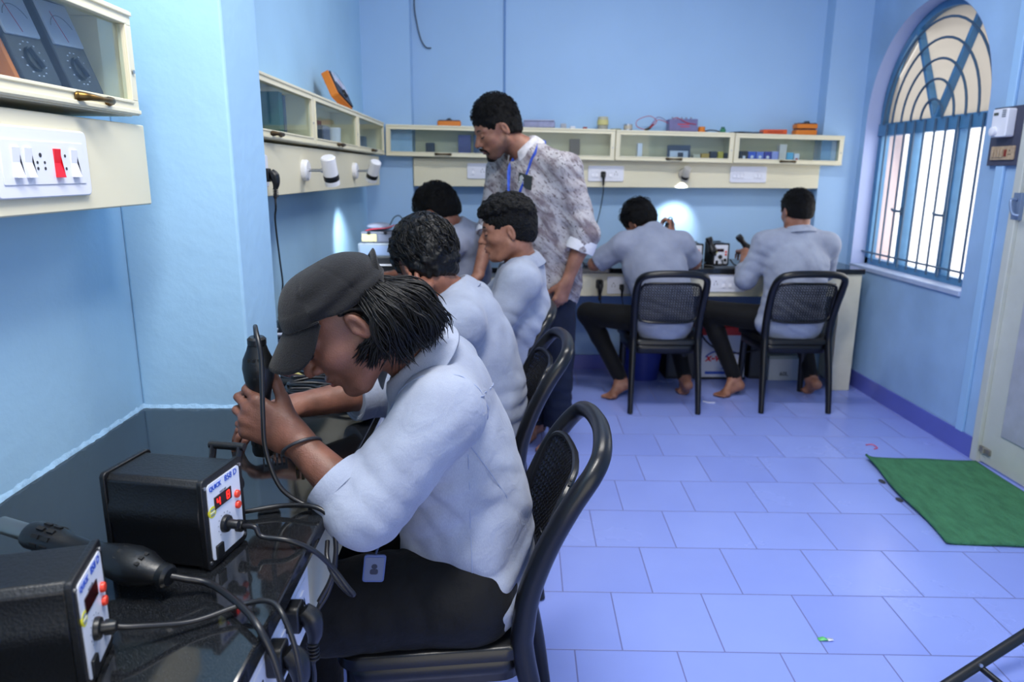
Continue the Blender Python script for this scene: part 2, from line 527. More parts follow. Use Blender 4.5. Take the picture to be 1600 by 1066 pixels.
def window():
    YC = (WY0 + WY1) / 2
    n = 48
    def loop(x, r=WR, z0=WZ0):
        pts = [(x, YC + r, z0)]
        pts += [(x, YC + r * math.cos(PI * i / n), WZC + r * math.sin(PI * i / n)) for i in range(n + 1)]
        pts += [(x, YC - r, z0)]
        return pts
    root = MB()
    XF = RW + 0.09
    # inner reveal, sill
    b = MB()
    A, B = loop(RW - 0.001, WR - .001), loop(XF - .002, WR - .001)
    b.grid([A, B])
    win = struct('window_1', b, REVEAL, smooth=True, sharp=30)
    win['label'] = 'arched window with blue grille and fanlight in the right wall'
    win['category'] = 'window'
    b = MB(); A, B = loop(XF + .045, WR - .001), loop(RW + WT + .002, WR - .001); b.grid([A, B])
    b.box((XF + .05, WY0, WZ0 - .0), (RW + WT + .05, WY1, WZ0 + .004))
    obj('outer_reveal', b, OUTER, win, smooth=True, sharp=30)
    b = MB().box((RW - .012, WY0 + .002, WZ0 - .022), (XF + .05, WY1 - .002, WZ0 + .006))
    obj('sill', b, mat('sill_paint', 'a9b9d8', rough=.5, var=.1, vscale=8), win, bevel=.004)
    # outer frame following the arch
    b = MB()
    ro, ri = WR - .001, WR - .042
    fo, fi, bo, bi = loop(XF, ro), loop(XF, ri), loop(XF + .05, ro), loop(XF + .05, ri)
    b.grid([fo, fi]); b.grid([fi, bi]); b.grid([bi, bo]); b.grid([bo, fo])
    b.box((XF, WY0 + .002, WZ0 + .006), (XF + .05, WY1 - .002, WZ0 + .045))
    obj('frame', b, FRAME_BLUE, win, sharp=40)
    TZ = 1.64
    obj('transom', MB().box((XF - .012, WY0 + .002, TZ - .038), (XF + .052, WY1 - .002, TZ + .038)), FRAME_BLUE, win, bevel=.004)
    for y in (4.37, 3.935):
        m = obj('mullion', MB().box((XF - .006, y - .027, WZ0 + .04), (XF + .05, y + .027, TZ - .03)), FRAME_BLUE, win, bevel=.004)
        hb = MB().tube([(XF - .006, y, 1.15), (XF - .03, y, 1.15), (XF - .034, y + .05, 1.152), (XF - .03, y + .075, 1.16)], .0075, 8)
        hb.cbox((XF - .008, y, 1.15), (.012, .025, .045))
        obj('latch', hb, GRILL_BLUE, m)
    for a in (62, 118):
        t = math.radians(a)
        c, s_ = math.cos(t), math.sin(t)
        p0 = Vector((XF + .015, YC, TZ + .02)); p1 = Vector((XF + .015, YC + c * .62, TZ + .02 + s_ * .62))
        # stop at the arch
        while (p1.y - YC) ** 2 + max(0, p1.z - WZC) ** 2 > (WR - .03) ** 2:
            p1 = p0 + (p1 - p0) * .99
        F = frame_from(p0, p1, up=(1, 0, 0))
        obj('glazing_bar', MB().cbox((0, 0, (p1 - p0).length / 2), (.024, .05, (p1 - p0).length), F), FRAME_BLUE, win, bevel=.003)
    # grille of round rods on the room side
    XG = XF - .022
    g = MB()
    for i in range(-5, 6):
        y = YC + i * .103 + .051 if i < 5 else None
        if y is None: continue
        g.cyl((XG, y, WZ0 + .03), (XG, y, TZ + .03), .0062, n=8)
    g.cyl((XG - .006, WY0 + .01, WZ0 + .085), (XG - .006, WY1 - .01, WZ0 + .085), .006, n=8)
    for r in (.103, .206, .309, .412, .512):
        g.tube([(XG, YC + r * math.cos(PI * i / 24), TZ + .03 + r * 1.03 * math.sin(PI * i / 24)) for i in range(25)], .0068, 8, smooth=0)
    obj('grille', g, GRILL_BLUE, win)
    # panes
    frost = bpy.data.materials.new('frosted_fanlight'); frost.use_nodes = True
    nt = frost.node_tree; nt.nodes.remove(nt.nodes['Principled BSDF'])
    tr = nt.nodes.new('ShaderNodeBsdfTranslucent'); tr.inputs[0].default_value = (.50, .485, .46, 1)
    df = nt.nodes.new('ShaderNodeBsdfDiffuse'); df.inputs[0].default_value = (.55, .53, .50, 1)
    mx = nt.nodes.new('ShaderNodeMixShader'); mx.inputs[0].default_value = .3
    nt.links.new(tr.outputs[0], mx.inputs[1]); nt.links.new(df.outputs[0], mx.inputs[2]); nt.links.new(mx.outputs[0], nt.nodes['Material Output'].inputs[0])
    b = MB(); r = WR - .03; XP = XF + .03
    pts = [(XP, YC + r, TZ)] + [(XP, YC + r * math.cos(PI * i / 32), WZC + r * math.sin(PI * i / 32)) for i in range(33)] + [(XP, YC - r, TZ)]
    pts2 = [(x + .004, y, z) for x, y, z in pts]
    k = len(pts)
    b.add(pts + pts2, [tuple(range(k)), tuple(range(2 * k - 1, k - 1, -1))] + [(i, k + i, k + (i + 1) % k, (i + 1) % k) for i in range(k)])
    obj('fanlight_pane', b, frost, win, smooth=False)
    wg = glass_mat('window_glass', (.97, .98, 1), .02, top=.22)
    for ya, yb in ((4.41, 4.735), (3.975, 4.33), (3.61, 3.895)):
        obj('pane', MB().box((XP, ya - .003, WZ0 + .04), (XP + .003, yb + .003, TZ - .03)), wg, win, smooth=False)
window()

# piers and casings
struct('pillar_left', MB().box((LW, 1.715, 0), (-0.622, 1.955, CEIL)), W_BLUE, bevel=.006, smooth=False)
struct('pillar_back_left', MB().box((LW, 4.83, 0), (-0.585, BW, CEIL)), W_BLUE2, smooth=False)
struct('pillar_back_right', MB().box((2.085, 4.83, 0), (RW, BW, CEIL)), W_BLUE2, smooth=False)
# skirting of darker blue tile
struct('baseboard_right', MB().box((RW - .012, DY1 + .02, 0), (RW, BW, .105)), SKIRT, smooth=False)
struct('baseboard_back', MB().box((LW, BW - .012, 0), (2.085, BW, .105)), SKIRT, smooth=False)
struct('trim_1', MB().box((RW - .016, 3.385, .105), (RW, 3.44, CEIL)), mat('conduit_blue', '9cc4ec', rough=.4), bevel=.004)
# rough cement line where worktop meets the wall
random.seed(4)
b = MB(); A = []; B = []; Cc = []
y = Y0
while y < 1.715:
    w = .004 + random.random() * .005
    h = .006 + random.random() * .007
    A.append((LW - .002, y, BT + h)); B.append((LW + w * .5, y, BT + h * .55)); Cc.append((LW + w, y, BT - .001)); y += .012
b.grid([Cc, B, A])
struct('trim_2', b, mat('white_cement', '94b8d6', rough=.9, bump=.3, bscale=120, var=.15, vscale=60), sharp=0)
b = MB(); A = []; B = []
x = LW
while x < -.62:
    A.append((x, 1.716, BT + .006 + random.random() * .006)); B.append((x, 1.708 - random.random() * .004, BT - .001)); x += .012
b.grid([A, B])
struct('trim_3', b, MATS['white_cement'], sharp=0)

# door leaf in the right wall
DOORP = mat('door_grey_panel', 'a9aebb', rough=.6, bump=.15, bscale=30, var=.18, vscale=9)
DOORF = mat('door_cream', 'c4c8c2', rough=.5, bump=.08, bscale=40, var=.08, vscale=6)
d1 = struct('door_1', MB().box((RW + .0, DY0 + .01, .012), (RW + .045, DY1 - .035, DZ - .02)), DOORF, bevel=.003)
d1['label'] = 'cream door with a grey panel at the right edge of the room'; d1['category'] = 'door'
obj('panel', MB().box((RW - .006, DY0 + .14, .18), (RW + .03, DY1 - .16, 1.0)).box((RW - .006, DY0 + .14, 1.14), (RW + .03, DY1 - .16, 1.9)), DOORP, d1, bevel=.003)
fb = MB().box((RW - .018, DY1 - .035, 0), (RW + .08, DY1 + .012, DZ + .04)).box((RW - .018, DY0 - .04, 0), (RW + .08, DY0 + .01, DZ + .04)).box((RW - .018, DY0 - .04, DZ - .02), (RW + .08, DY1 + .012, DZ + .04))
obj('frame', fb, DOORF, d1, bevel=.004)
hb = MB().cbox((RW - .004, DY1 - .06, .075), (.012, .10, .028)); hb.cyl((RW - .012, DY1 - .07, .06), (RW - .012, DY1 - .07, .09), .007, n=10)
obj('hinge', hb, mat('rusty_hinge', '8d8a84', rough=.5, metal=.4, var=.4, vscale=50), d1, bevel=.002)
hb = MB().cbox((RW - .008, DY1 - .03, 1.23), (.022, .05, .12)); hb.tube([(RW - .02, DY1 - .03, 1.26), (RW - .045, DY1 - .03, 1.255), (RW - .045, DY1 - .05, 1.20), (RW - .03, DY1 - .075, 1.19)], .007, 8)
obj('bolt', hb, mat('bolt_blue_grey', '7f93b4', rough=.4, metal=.5), d1, bevel=.002)
# ------------------------------------------------------------------ worktops
def granite():
    m = bpy.data.materials.new('black_granite'); m.use_nodes = True
    nt = m.node_tree; L = nt.links; b = nt.nodes['Principled BSDF']
    tc = nt.nodes.new('ShaderNodeTexCoord')
    v = nt.nodes.new('ShaderNodeTexNoise'); v.inputs['Scale'].default_value = 900; v.inputs['Detail'].default_value = 2
    L.new(tc.outputs['Object'], v.inputs['Vector'])
    r = nt.nodes.new('ShaderNodeValToRGB')
    r.color_ramp.elements[0].position = .58; r.color_ramp.elements[0].color = (.006, .007, .009, 1)
    r.color_ramp.elements[1].position = .78; r.color_ramp.elements[1].color = (.13, .135, .14, 1)
    L.new(v.outputs['Fac'], r.inputs[0]); L.new(r.outputs[0], b.inputs['Base Color'])
    b.inputs['Roughness'].default_value = .11
    b.inputs['Specular IOR Level'].default_value = .5
    n = nt.nodes.new('ShaderNodeTexNoise'); n.inputs['Scale'].default_value = 5
    L.new(tc.outputs['Object'], n.inputs['Vector'])
    mr = nt.nodes.new('ShaderNodeMapRange'); mr.inputs['To Min'].default_value = .04; mr.inputs['To Max'].default_value = .11
    L.new(n.outputs['Fac'], mr.inputs['Value']); L.new(mr.outputs[0], b.inputs['Roughness'])
    return m
GRANITE = granite()
CE, BF = -0.305, 4.42        # front edges of the left counter and the back bench
E1 = .002
out = [(LW + E1, -.6), (CE, -.6), (CE, BF), (2.262, BF), (2.262, 4.828), (2.083, 4.828), (2.083, BW - E1), (-.583, BW - E1), (-.583, 4.828), (LW + E1, 4.828),
       (LW + E1, 1.957), (-.62, 1.957), (-.62, 1.713), (LW + E1, 1.713)]
wt = obj('granite_worktop', MB().prism(out, BT - .032, BT), GRANITE, bevel=.004, smooth=False)
tag(wt, 'polished black granite worktop running along the left and back walls', 'worktop')

BENCH_CREAM = mat('bench_cream', 'd9d4bd', rough=.5, bump=.06, bscale=50, var=.12, vscale=7)
ap = thing('bench_base', 'cream painted base board and supports under the black worktop', 'bench base', (CE, BF, 0))
obj('fascia', MB().box((CE - .05, -.6, .612), (CE - .022, BF + .03, BT - .034)), BENCH_CREAM, ap, world=True, bevel=.003)
obj('fascia', MB().box((CE - .022, BF + .022, .612), (2.24, BF + .045, BT - .034)), BENCH_CREAM, ap, world=True, bevel=.003)
obj('end_support', MB().box((2.125, BF + .012, 0), (2.25, BF + .055, BT - .034)).box((2.215, BF + .055, 0), (2.25, 4.825, BT - .034)), BENCH_CREAM, ap, world=True, bevel=.003)
obj('support', MB().box((LW + .02, 1.99, 0), (CE - .06, 2.03, BT - .034)), BENCH_CREAM, ap, world=True, bevel=.003)

# ------------------------------------------------------------------ service boards on the walls
def board(label, lo, hi):
    o = obj('wiring_board', MB().box(lo, hi), CREAM2, bevel=.003)
    return tag(o, label, 'board')
board('cream wiring board under the nearest wall cabinet at the left edge', (LW + .001, .2, 1.293), (-.762, 1.600, 1.458))
board('cream wiring board with two white spot lamps on the left wall', (LW + .001, 1.958, 1.283), (-.765, 4.60, 1.455))
bb = board('long cream wiring board under the back wall cabinets', (-.58, 4.82, 1.272), (2.083, BW - .001, 1.452))

# ------------------------------------------------------------------ glazed wall cabinets
def cabinet(label, M, w, h, d, notch=None, handle=True, near=False):
    root = thing('wall_cabinet', label, 'cabinet', group='glazed cream wall cabinets')
    root.matrix_world = M; WM[root.name] = M.copy()
    t = .012
    ol = [(0, .016), (w, .016), (w, d), (0, d)]
    if notch == 'L':   # column bites the back left corner
        nx, ny = .163, .077
        ol = [(0, .016), (w, .016), (w, d), (nx, d), (nx, ny), (0, ny)]
    if notch == 'R':
        nx, ny = .107, .077
        ol = [(0, .016), (w, .016), (w, ny), (w - nx, ny), (w - nx, d), (0, d)]
    b = MB().prism(ol, 0, t).prism(ol, h - t, h)
    bx0, bx1 = (nx + .002 if notch == 'L' else 0), (w - nx - .002 if notch == 'R' else w)
    b.box((bx0, d - .006, t), (bx1, d, h - t))
    b.box((0, .016, t), (t, (ny if notch == 'L' else d), h - t))
    b.box((w - t, .016, t), (w, (ny if notch == 'R' else d), h - t))
    obj('carcass', b, CREAM, root, bevel=.0015, smooth=False)
    s, r = .03, .03
    f = MB()
    def bar(lo, hi):
        f.box((lo[0], 0, lo[1]), (hi[0], .015, hi[1]))
    e = .0015
    bar((e, e), (w - e, r)); bar((e, h - r), (w - e, h - e)); bar((e, r), (s, h - r)); bar((w - s, r), (w - e, h - r))
    # raised moulding
    for lo, hi in (((e, .004), (w - e, .012)), ((e, h - .012), (w - e, h - .004))):
        f.box((lo[0], -.004, lo[1]), (hi[0], .001, hi[1]))
    f.box((s - .006, -.003, r - .006), (w - s + .006, .001, r)); f.box((s - .006, -.003, h - r), (w - s + .006, .001, h - r + .006))
    f.box((s - .006, -.003, r), (s, .001, h - r)); f.box((w - s, -.003, r), (w - s + .006, .001, h - r))
    door = obj('door', f, CREAM, root, bevel=.0012, smooth=False)
    obj('glass', MB().box((s, .007, r), (w - s, .010, h - r)), GLASS, door, smooth=False)
    if handle:
        hb = MB()
        c = (w * (.5 if not near else .77), -.004, r * .62)
        L = .05 if near else .045
        hb.tube([(c[0] - L, -.003, c[2]), (c[0] - L * .75, -.016, c[2]), (c[0], -.021, c[2] - .001), (c[0] + L * .75, -.016, c[2]), (c[0] + L, -.003, c[2])], [.009, .0065, .0045, .0065, .009], 10)
        hb.ball((c[0] - L, -.004, c[2]), (.011, .005, .009), 10); hb.ball((c[0] + L, -.004, c[2]), (.011, .005, .009), 10)
        obj('handle', hb, BRASS if near else DARK_BRASS, door)
    obj('lock', MB().cyl((w - .015, -.004, h * .42), (w - .015, .002, h * .42), .004, n=10), STEEL, door)
    return root

def M_left(y0, z0, fx=-.75):
    return Matrix.Translation((fx, y0, z0)) @ Matrix.Rotation(PI / 2, 4, 'Z')
dL = .75 - .893
cabinet('cream glazed wall cabinet with brass handle and analog meters, nearest of all cabinets', M_left(.80, 1.473), .765, .204, .141, near=True)
LJ = [1.962, 2.993, 3.885, 4.74]
cabinet('cream wall cabinet just beyond the blue pillar, orange meter inside', M_left(LJ[0], 1.465), LJ[1] - LJ[0] - .004, .203, .141)
cabinet('middle cream cabinet of the left wall row, white cup inside', M_left(LJ[1], 1.465), LJ[2] - LJ[1] - .004, .203, .141)
cabinet('cream cabinet of the left wall that touches the back corner', M_left(LJ[2], 1.465), LJ[3] - LJ[2] - .004, .203, .141)
SL = .0165
def M_back(x0):
    return Matrix.Translation((x0, 4.75, 1.462 - SL * (x0 + .75) * .86)) @ Matrix.Rotation(SL, 4, 'Y')
BJ = [-.745, -.012, .722, 1.486, 2.192]
cabinet('cream back wall cabinet behind the bearded man, dark books inside', M_back(BJ[0]), BJ[1] - BJ[0] - .003, .196, .197, notch='L')
cabinet('cream back wall cabinet with two dark boxes, right of the bearded man', M_back(BJ[1]), BJ[2] - BJ[1] - .003, .196, .197)
cabinet('cream back wall cabinet with circuit boards and yellow parts inside', M_back(BJ[2]), BJ[3] - BJ[2] - .003, .192, .197)
cabinet('cream back wall cabinet with a row of small blue boxes inside', M_back(BJ[3]), BJ[4] - BJ[3], .188, .197, notch='R')

# ------------------------------------------------------------------ chairs
CHAIR_M = mat('black_chair_plastic', '111215', rough=.3, bump=.03, bscale=200, spec=.42)
def build_chair(label):
    root = thing('plastic_chair', label, 'chair', group='black plastic chairs with perforated backs')
    # continuous bent frame: rear legs, uprights and top rail
    side = [(-.225, .004), (-.195, .20), (-.152, .40), (-.150, .47), (-.163, .555), (-.196, .65), (-.238, .735)]
    hw = [.197, .193, .186, .186, .188, .192, .194]
    pts = [(hw[i], y, z) for i, (y, z) in enumerate(side)]
    top = [(.180, -.283, .800), (.125, -.306, .826), (.0, -.318, .833), (-.125, -.306, .826), (-.180, -.283, .800)]
    left = [(-x, y, z) for x, y, z in pts[::-1]]
    b = MB()
    P = pts + top + left
    rr = [.017, .020, .0235, .0245, .0240, .0230, .0220] + [.0205] * 5 + [.0220, .0230, .0240, .0245, .0235, .020, .017]
    b.tube(P, rr, 14, smooth=8, flat=(.92, 1.0), up=(1, 0, 0))
    obj('back_frame', b, CHAIR_M, root, sharp=50)
    # perforated panel
    def surf(u, v):          # u -1..1 across, v 0..1 up
        x = u * .172
        z = .535 + v * .235
        y = -.160 - (max(0, z - .54) ** 1.25) * .47 - .030 * (1 - u * u)
        return Vector((x, y, z))
    def inside(u, v):
        cu, cv = .80, .72
        du = max(0, abs(u) - cu) / (1 - cu); dv = max(0, v - cv) / (1 - cv)
        return du * du + dv * dv < 1
    b = MB(); NU, NV = 22, 15
    for j in range(NV):
        for i in range(NU):
            u0, u1 = -1 + 2 * i / NU, -1 + 2 * (i + 1) / NU
            v0, v1 = j / NV, (j + 1) / NV
            sh = (.5 if j % 2 else 0) * 2 / NU
            um, vm = (u0 + u1) / 2, (v0 + v1) / 2
            if not inside(um, vm): continue
            o8, i8 = [], []
            for a in range(8):
                t = 2 * PI * (a + .5) / 8
                c, s_ = math.cos(t), math.sin(t)
                q = max(abs(c), abs(s_))
                o8.append(surf(um + c / q / NU, vm + s_ / q * .5 / NV))
                i8.append(surf(um + c * .62 / NU, vm + s_ * .36 / NV))
            b.add(o8 + i8, [(a, (a + 1) % 8, 8 + (a + 1) % 8, 8 + a) for a in range(8)])
    obj('backrest', b, CHAIR_M, root, solid=.005, smooth=False)
    # rim around the panel
    rim = []
    for k in range(40):
        t = 2 * PI * k / 40
        c, s_ = math.cos(t), math.sin(t)
        u = math.copysign(abs(c) ** .36, c); v = .5 + .5 * math.copysign(abs(s_) ** .36, s_)
        rim.append(surf(u * 1.0, v))
    obj('rim', MB().tube(rim, .008, 8, smooth=2, closed=True), CHAIR_M, root)
    # seat
    def seat_z(x, y): return .432 - .010 * math.cos(min(1, abs(x) / .2) * PI / 2) * math.cos(max(-1, min(1, (y - .02) / .22)) * PI / 2)
    ol = [(x * (1 + .20 * (y + .16) / .385), y) for x, y in rrect(.395, .40, .055, 6, 0, .030)]
    b = MB(); rings = []
    for k in (1.0, .97, .8, .55, .28, .02):
        rings.append([(x * k, .032 + (y - .032) * k, seat_z(x * k, .032 + (y - .032) * k) - (.006 if k == 1 else 0)) for x, y in ol])
    lo = [[(x, y, .402) for x, y in ol], [(x * .95, .032 + (y - .032) * .95, .396) for x, y in ol]]
    R = [r + [r[0]] for r in (lo[::-1] + rings)]
    b.grid(R)
    obj('seat', b, CHAIR_M, root, sharp=50)
    ol2 = [(x * .93, .032 + (y - .032) * .93) for x, y in ol]
    A = [(x, y, .403) for x, y in ol2]; B = [(x * .985, y * .985, .345) for x, y in ol2]
    obj('apron', MB().grid([B + [B[0]], A + [A[0]]]), CHAIR_M, root, solid=.006)
    for s_ in (-1, 1):
        obj('leg', MB().tube([(s_ * .188, .185, .40), (s_ * .193, .197, .2), (s_ * .200, .210, .004)], [.0235, .021, .017], 12, smooth=5), CHAIR_M, root)
    return root
ch = build_chair('black plastic chair holding the student in the black cap')
# local +y is the way the chair faces
def place(o, x, y, rz): o.location = (x, y, 0); o.rotation_euler = (0, 0, rz); WM[o.name] = xform((0, 0, rz), (x, y, 0))
place(ch, -.105, 1.468, PI / 2)
c2 = dup(ch, label='black plastic chair right behind the capped student, second of the left row'); place(c2, -.105, 2.29, PI / 2 + .04)
c3 = dup(ch, label='black plastic chair under the curly haired student beside the counter'); place(c3, -.115, 2.88, PI / 2 + .02)
c4 = dup(ch, label='black plastic chair of the student bending over the back bench'); place(c4, .948, 4.185, -.02)
c5 = dup(ch, label='black plastic chair nearest the arched window at the back bench'); place(c5, 1.716, 4.20, -.01)

# ------------------------------------------------------------------ door mat
def door_mat():
    m = mat('green_mat', '4a8560', rough=.85, bump=.9, bscale=220, var=.25, vscale=40, stretch=(1, .35, 1), spec=.2)
    C = [(1.785, 3.285), (1.685, 2.452), (2.28, 2.40), (2.305, 3.235)]
    b = MB(); n = 30; rows = []
    for j in range(n + 1):
        v = j / n; row = []
        for i in range(n + 1):
            u = i / n
            x = (C[1][0] * (1 - u) + C[2][0] * u) * (1 - v) + (C[0][0] * (1 - u) + C[3][0] * u) * v
            y = (C[1][1] * (1 - u) + C[2][1] * u) * (1 - v) + (C[0][1] * (1 - u) + C[3][1] * u) * v
            x += .008 * math.sin(v * 9) * (1 - u)
            z = .008 + .0015 * math.sin(x * 23 + y * 11) + .002 * math.sin(v * 190) * .35
            z += .016 * max(0, 1 - u * 14) ** 2 * (.4 + .6 * v)
            row.append((x, y, z))
        rows.append(row)
    b.grid(rows)
    o = obj('door_mat', b, m, solid=.011)
    tag(o, 'dark green ribbed door mat on the tiles before the door', 'mat')
door_mat()
# ------------------------------------------------------------------ soft bodies: blended volumes turned into one surface
V3 = lambda *a: np.array(a, float)
def unit(v):
    v = np.asarray(v, float); return v / max(1e-9, np.linalg.norm(v))

def noise3(P, seed=0):
    """smooth value noise in 0..1 for an (n,3) array"""
    P = np.asarray(P, np.float64)
    I = np.floor(P).astype(np.int64); f = P - I
    f = f * f * (3 - 2 * f)
    def h(i, j, k):
        n = (i * 73856093) ^ (j * 19349663) ^ (k * 83492791) ^ (seed * 2654435)
        n = (n ^ (n >> 13)) * 1274126177
        n = n ^ (n >> 16)
        return (n & 0xffff) / 65535.0
    r = 0
    for a in (0, 1):
        for b in (0, 1):
            for c in (0, 1):
                w = (f[:, 0] if a else 1 - f[:, 0]) * (f[:, 1] if b else 1 - f[:, 1]) * (f[:, 2] if c else 1 - f[:, 2])
                r = r + w * h(I[:, 0] + a, I[:, 1] + b, I[:, 2] + c)
    return r

class Field:
    def __init__(s, lo, hi, h):
        s.lo = np.array(lo, float); s.h = h
        s.n = np.ceil((np.array(hi, float) - s.lo) / h).astype(int) + 1
        s.v = np.full(s.n, 1.0, np.float32)
        s.ax = [(s.lo[i] + h * np.arange(s.n[i])).astype(np.float32) for i in range(3)]
    def _box(s, lo, hi):
        i0 = np.maximum(0, np.floor((np.array(lo) - s.lo) / s.h).astype(int))
        i1 = np.minimum(s.n, np.ceil((np.array(hi) - s.lo) / s.h).astype(int) + 1)
        if np.any(i1 <= i0): return None
        sl = tuple(slice(a, b) for a, b in zip(i0, i1))
        X = s.ax[0][sl[0]][:, None, None]; Y = s.ax[1][sl[1]][None, :, None]; Z = s.ax[2][sl[2]][None, None, :]
        return sl, X, Y, Z
    def _put(s, sl, d, k, op):
        v = s.v[sl]
        if op == 'sub':
            a, b = -v, d
        elif op == 'and':
            a, b = -v, -d
        else:
            a, b = v, d
        if k > 0:
            hh = np.maximum(k - np.abs(a - b), 0) / k
            r = np.minimum(a, b) - hh * hh * (k / 4)
        else:
            r = np.minimum(a, b)
        s.v[sl] = -r if op in ('sub', 'and') else r
    def cone(s, a, b, ra, rb=None, k=.012, flat=None, op='add'):
        rb = ra if rb is None else rb
        a = np.asarray(a, float); b = np.asarray(b, float)
        m = max(ra, rb) + k + 2 * s.h
        g = s._box(np.minimum(a, b) - m, np.maximum(a, b) + m)
        if g is None: return
        sl, X, Y, Z = g
        X = X - a[0]; Y = Y - a[1]; Z = Z - a[2]
        ab = b - a
        if flat is not None:
            n, q = unit(flat[0]), flat[1]
            e = (1 / q - 1)
            pn = (X * n[0] + Y * n[1] + Z * n[2]) * e
            X = X + pn * n[0]; Y = Y + pn * n[1]; Z = Z + pn * n[2]
            ab = ab + n * (ab @ n) * e
        L = float(ab @ ab) + 1e-12
        t = np.clip((X * ab[0] + Y * ab[1] + Z * ab[2]) / L, 0, 1)
        d = np.sqrt((X - t * ab[0]) ** 2 + (Y - t * ab[1]) ** 2 + (Z - t * ab[2]) ** 2) - (ra + (rb - ra) * t)
        if flat is not None and flat[1] < 1: d = d * (flat[1] ** .5)
        s._put(sl, d.astype(np.float32), k, op)
    def ball(s, c, r, k=.01, op='add'):
        s.cone(c, c, r, r, k, None, op)
    def ell(s, c, r, R=None, k=.01, op='add'):
        c = np.asarray(c, float); r = np.asarray(r, float)
        m = r.max() + k + 2 * s.h
        g = s._box(c - m, c + m)
        if g is None: return
        sl, X, Y, Z = g
        X = X - c[0]; Y = Y - c[1]; Z = Z - c[2]
        if R is not None:
            X, Y, Z = (X * R[0, i] + Y * R[1, i] + Z * R[2, i] for i in range(3))
        k0 = np.sqrt((X / r[0]) ** 2 + (Y / r[1]) ** 2 + (Z / r[2]) ** 2)
        k1 = np.sqrt((X / r[0] ** 2) ** 2 + (Y / r[1] ** 2) ** 2 + (Z / r[2] ** 2) ** 2) + 1e-9
        d = np.where(k0 < 1e-3, -r.min(), k0 * (k0 - 1) / k1)
        s._put(sl, d.astype(np.float32), k, op)
    def disc(s, a, b, r, k=.003, op='sub'):
        """capped cylinder a..b"""
        a = np.asarray(a, float); b = np.asarray(b, float)
        L = np.linalg.norm(b - a); n = (b - a) / L; c = (a + b) / 2
        m = math.hypot(L / 2, r) + k + 2 * s.h
        g = s._box(c - m, c + m)
        if g is None: return
        sl, X, Y, Z = g
        X = X - c[0]; Y = Y - c[1]; Z = Z - c[2]
        t = X * n[0] + Y * n[1] + Z * n[2]
        q = np.sqrt(np.maximum(0, X * X + Y * Y + Z * Z - t * t))
        d = np.maximum(q - r, np.abs(t) - L / 2)
        s._put(sl, d.astype(np.float32), k, op)
    def plane(s, p, n, k=.006, within=None):
        """cut away everything on the +n side (optionally only within a ball (c,r))"""
        n = unit(n)
        if within:
            g = s._box(np.array(within[0]) - within[1], np.array(within[0]) + within[1])
        else:
            g = s._box(s.lo, s.lo + s.h * s.n)
        if g is None: return
        sl, X, Y, Z = g
        d = (X - p[0]) * n[0] + (Y - p[1]) * n[1] + (Z - p[2]) * n[2]
        s._put(sl, (d * -1).astype(np.float32), k, 'sub')
    def disp(s, fn, band=.03):
        idx = np.nonzero(np.abs(s.v) < band)
        P = np.stack([s.ax[i][idx[i]] for i in range(3)], 1).astype(np.float64)
        s.v[idx] -= fn(P).astype(np.float32)
    def mesh(s, relax=1):
        v = s.v
        v[0] = v[-1] = 1; v[:, 0] = v[:, -1] = 1; v[:, :, 0] = v[:, :, -1] = 1
        neg = v < 0
        n = neg.shape
        cnt = np.zeros([q - 1 for q in n], np.uint8)
        for a in (0, 1):
            for b in (0, 1):
                for c in (0, 1):
                    cnt += neg[a:n[0] - 1 + a, b:n[1] - 1 + b, c:n[2] - 1 + c]
        act = np.nonzero((cnt > 0) & (cnt < 8))
        N = len(act[0])
        vid = np.full(cnt.shape, -1, np.int32)
        vid[act] = np.arange(N)
        val = np.empty((N, 8), np.float32)
        for q in range(8):
            a, b, c = q & 1, (q >> 1) & 1, (q >> 2) & 1
            val[:, q] = v[act[0] + a, act[1] + b, act[2] + c]
        acc = np.zeros((N, 3)); wt = np.zeros(N)
        for p, q in ((0, 1), (2, 3), (4, 5), (6, 7), (0, 2), (1, 3), (4, 6), (5, 7), (0, 4), (1, 5), (2, 6), (3, 7)):
            m = (val[:, p] < 0) != (val[:, q] < 0)
            t = val[:, p] / (val[:, p] - val[:, q] + 1e-12)
            cp = np.array([p & 1, (p >> 1) & 1, (p >> 2) & 1]); cq = np.array([q & 1, (q >> 1) & 1, (q >> 2) & 1])
            pos = cp[None] + t[:, None] * (cq - cp)[None]
            acc[m] += pos[m]; wt[m] += 1
        V = (acc / wt[:, None] + np.stack(act, 1)) * s.h + s.lo
        Q = []
        I = [slice(1, None)] * 3
        for ax in range(3):
            o = [i for i in range(3) if i != ax]
            sa = [slice(None)] * 3; sb = [slice(None)] * 3
            sa[ax] = slice(0, -1); sb[ax] = slice(1, None)
            A, B = neg[tuple(sa)], neg[tuple(sb)]
            idx = np.nonzero(A != B)
            keep = (idx[o[0]] > 0) & (idx[o[1]] > 0) & (idx[o[0]] < n[o[0]] - 1) & (idx[o[1]] < n[o[1]] - 1)
            idx = [q[keep] for q in idx]
            def cell(d0, d1):
                c = list(idx); c[o[0]] = c[o[0]] - d0; c[o[1]] = c[o[1]] - d1
                return vid[tuple(c)]
            q = np.stack([cell(1, 1), cell(0, 1), cell(0, 0), cell(1, 0)], 1)
            inside_first = A[tuple(idx)]
            flip = inside_first if ax != 1 else ~inside_first
            q[~flip] = q[~flip][:, ::-1]
            Q.append(q)
        Q = np.concatenate(Q)
        for _ in range(relax):
            S = np.zeros((N, 3)); W = np.zeros(N)
            for i in range(4):
                np.add.at(S, Q[:, i], V[Q[:, (i + 1) % 4]]); np.add.at(S, Q[:, i], V[Q[:, (i - 1) % 4]]); np.add.at(W, Q[:, i], 2)
            V = V * .5 + .5 * S / np.maximum(W, 1)[:, None]
        return V, Q

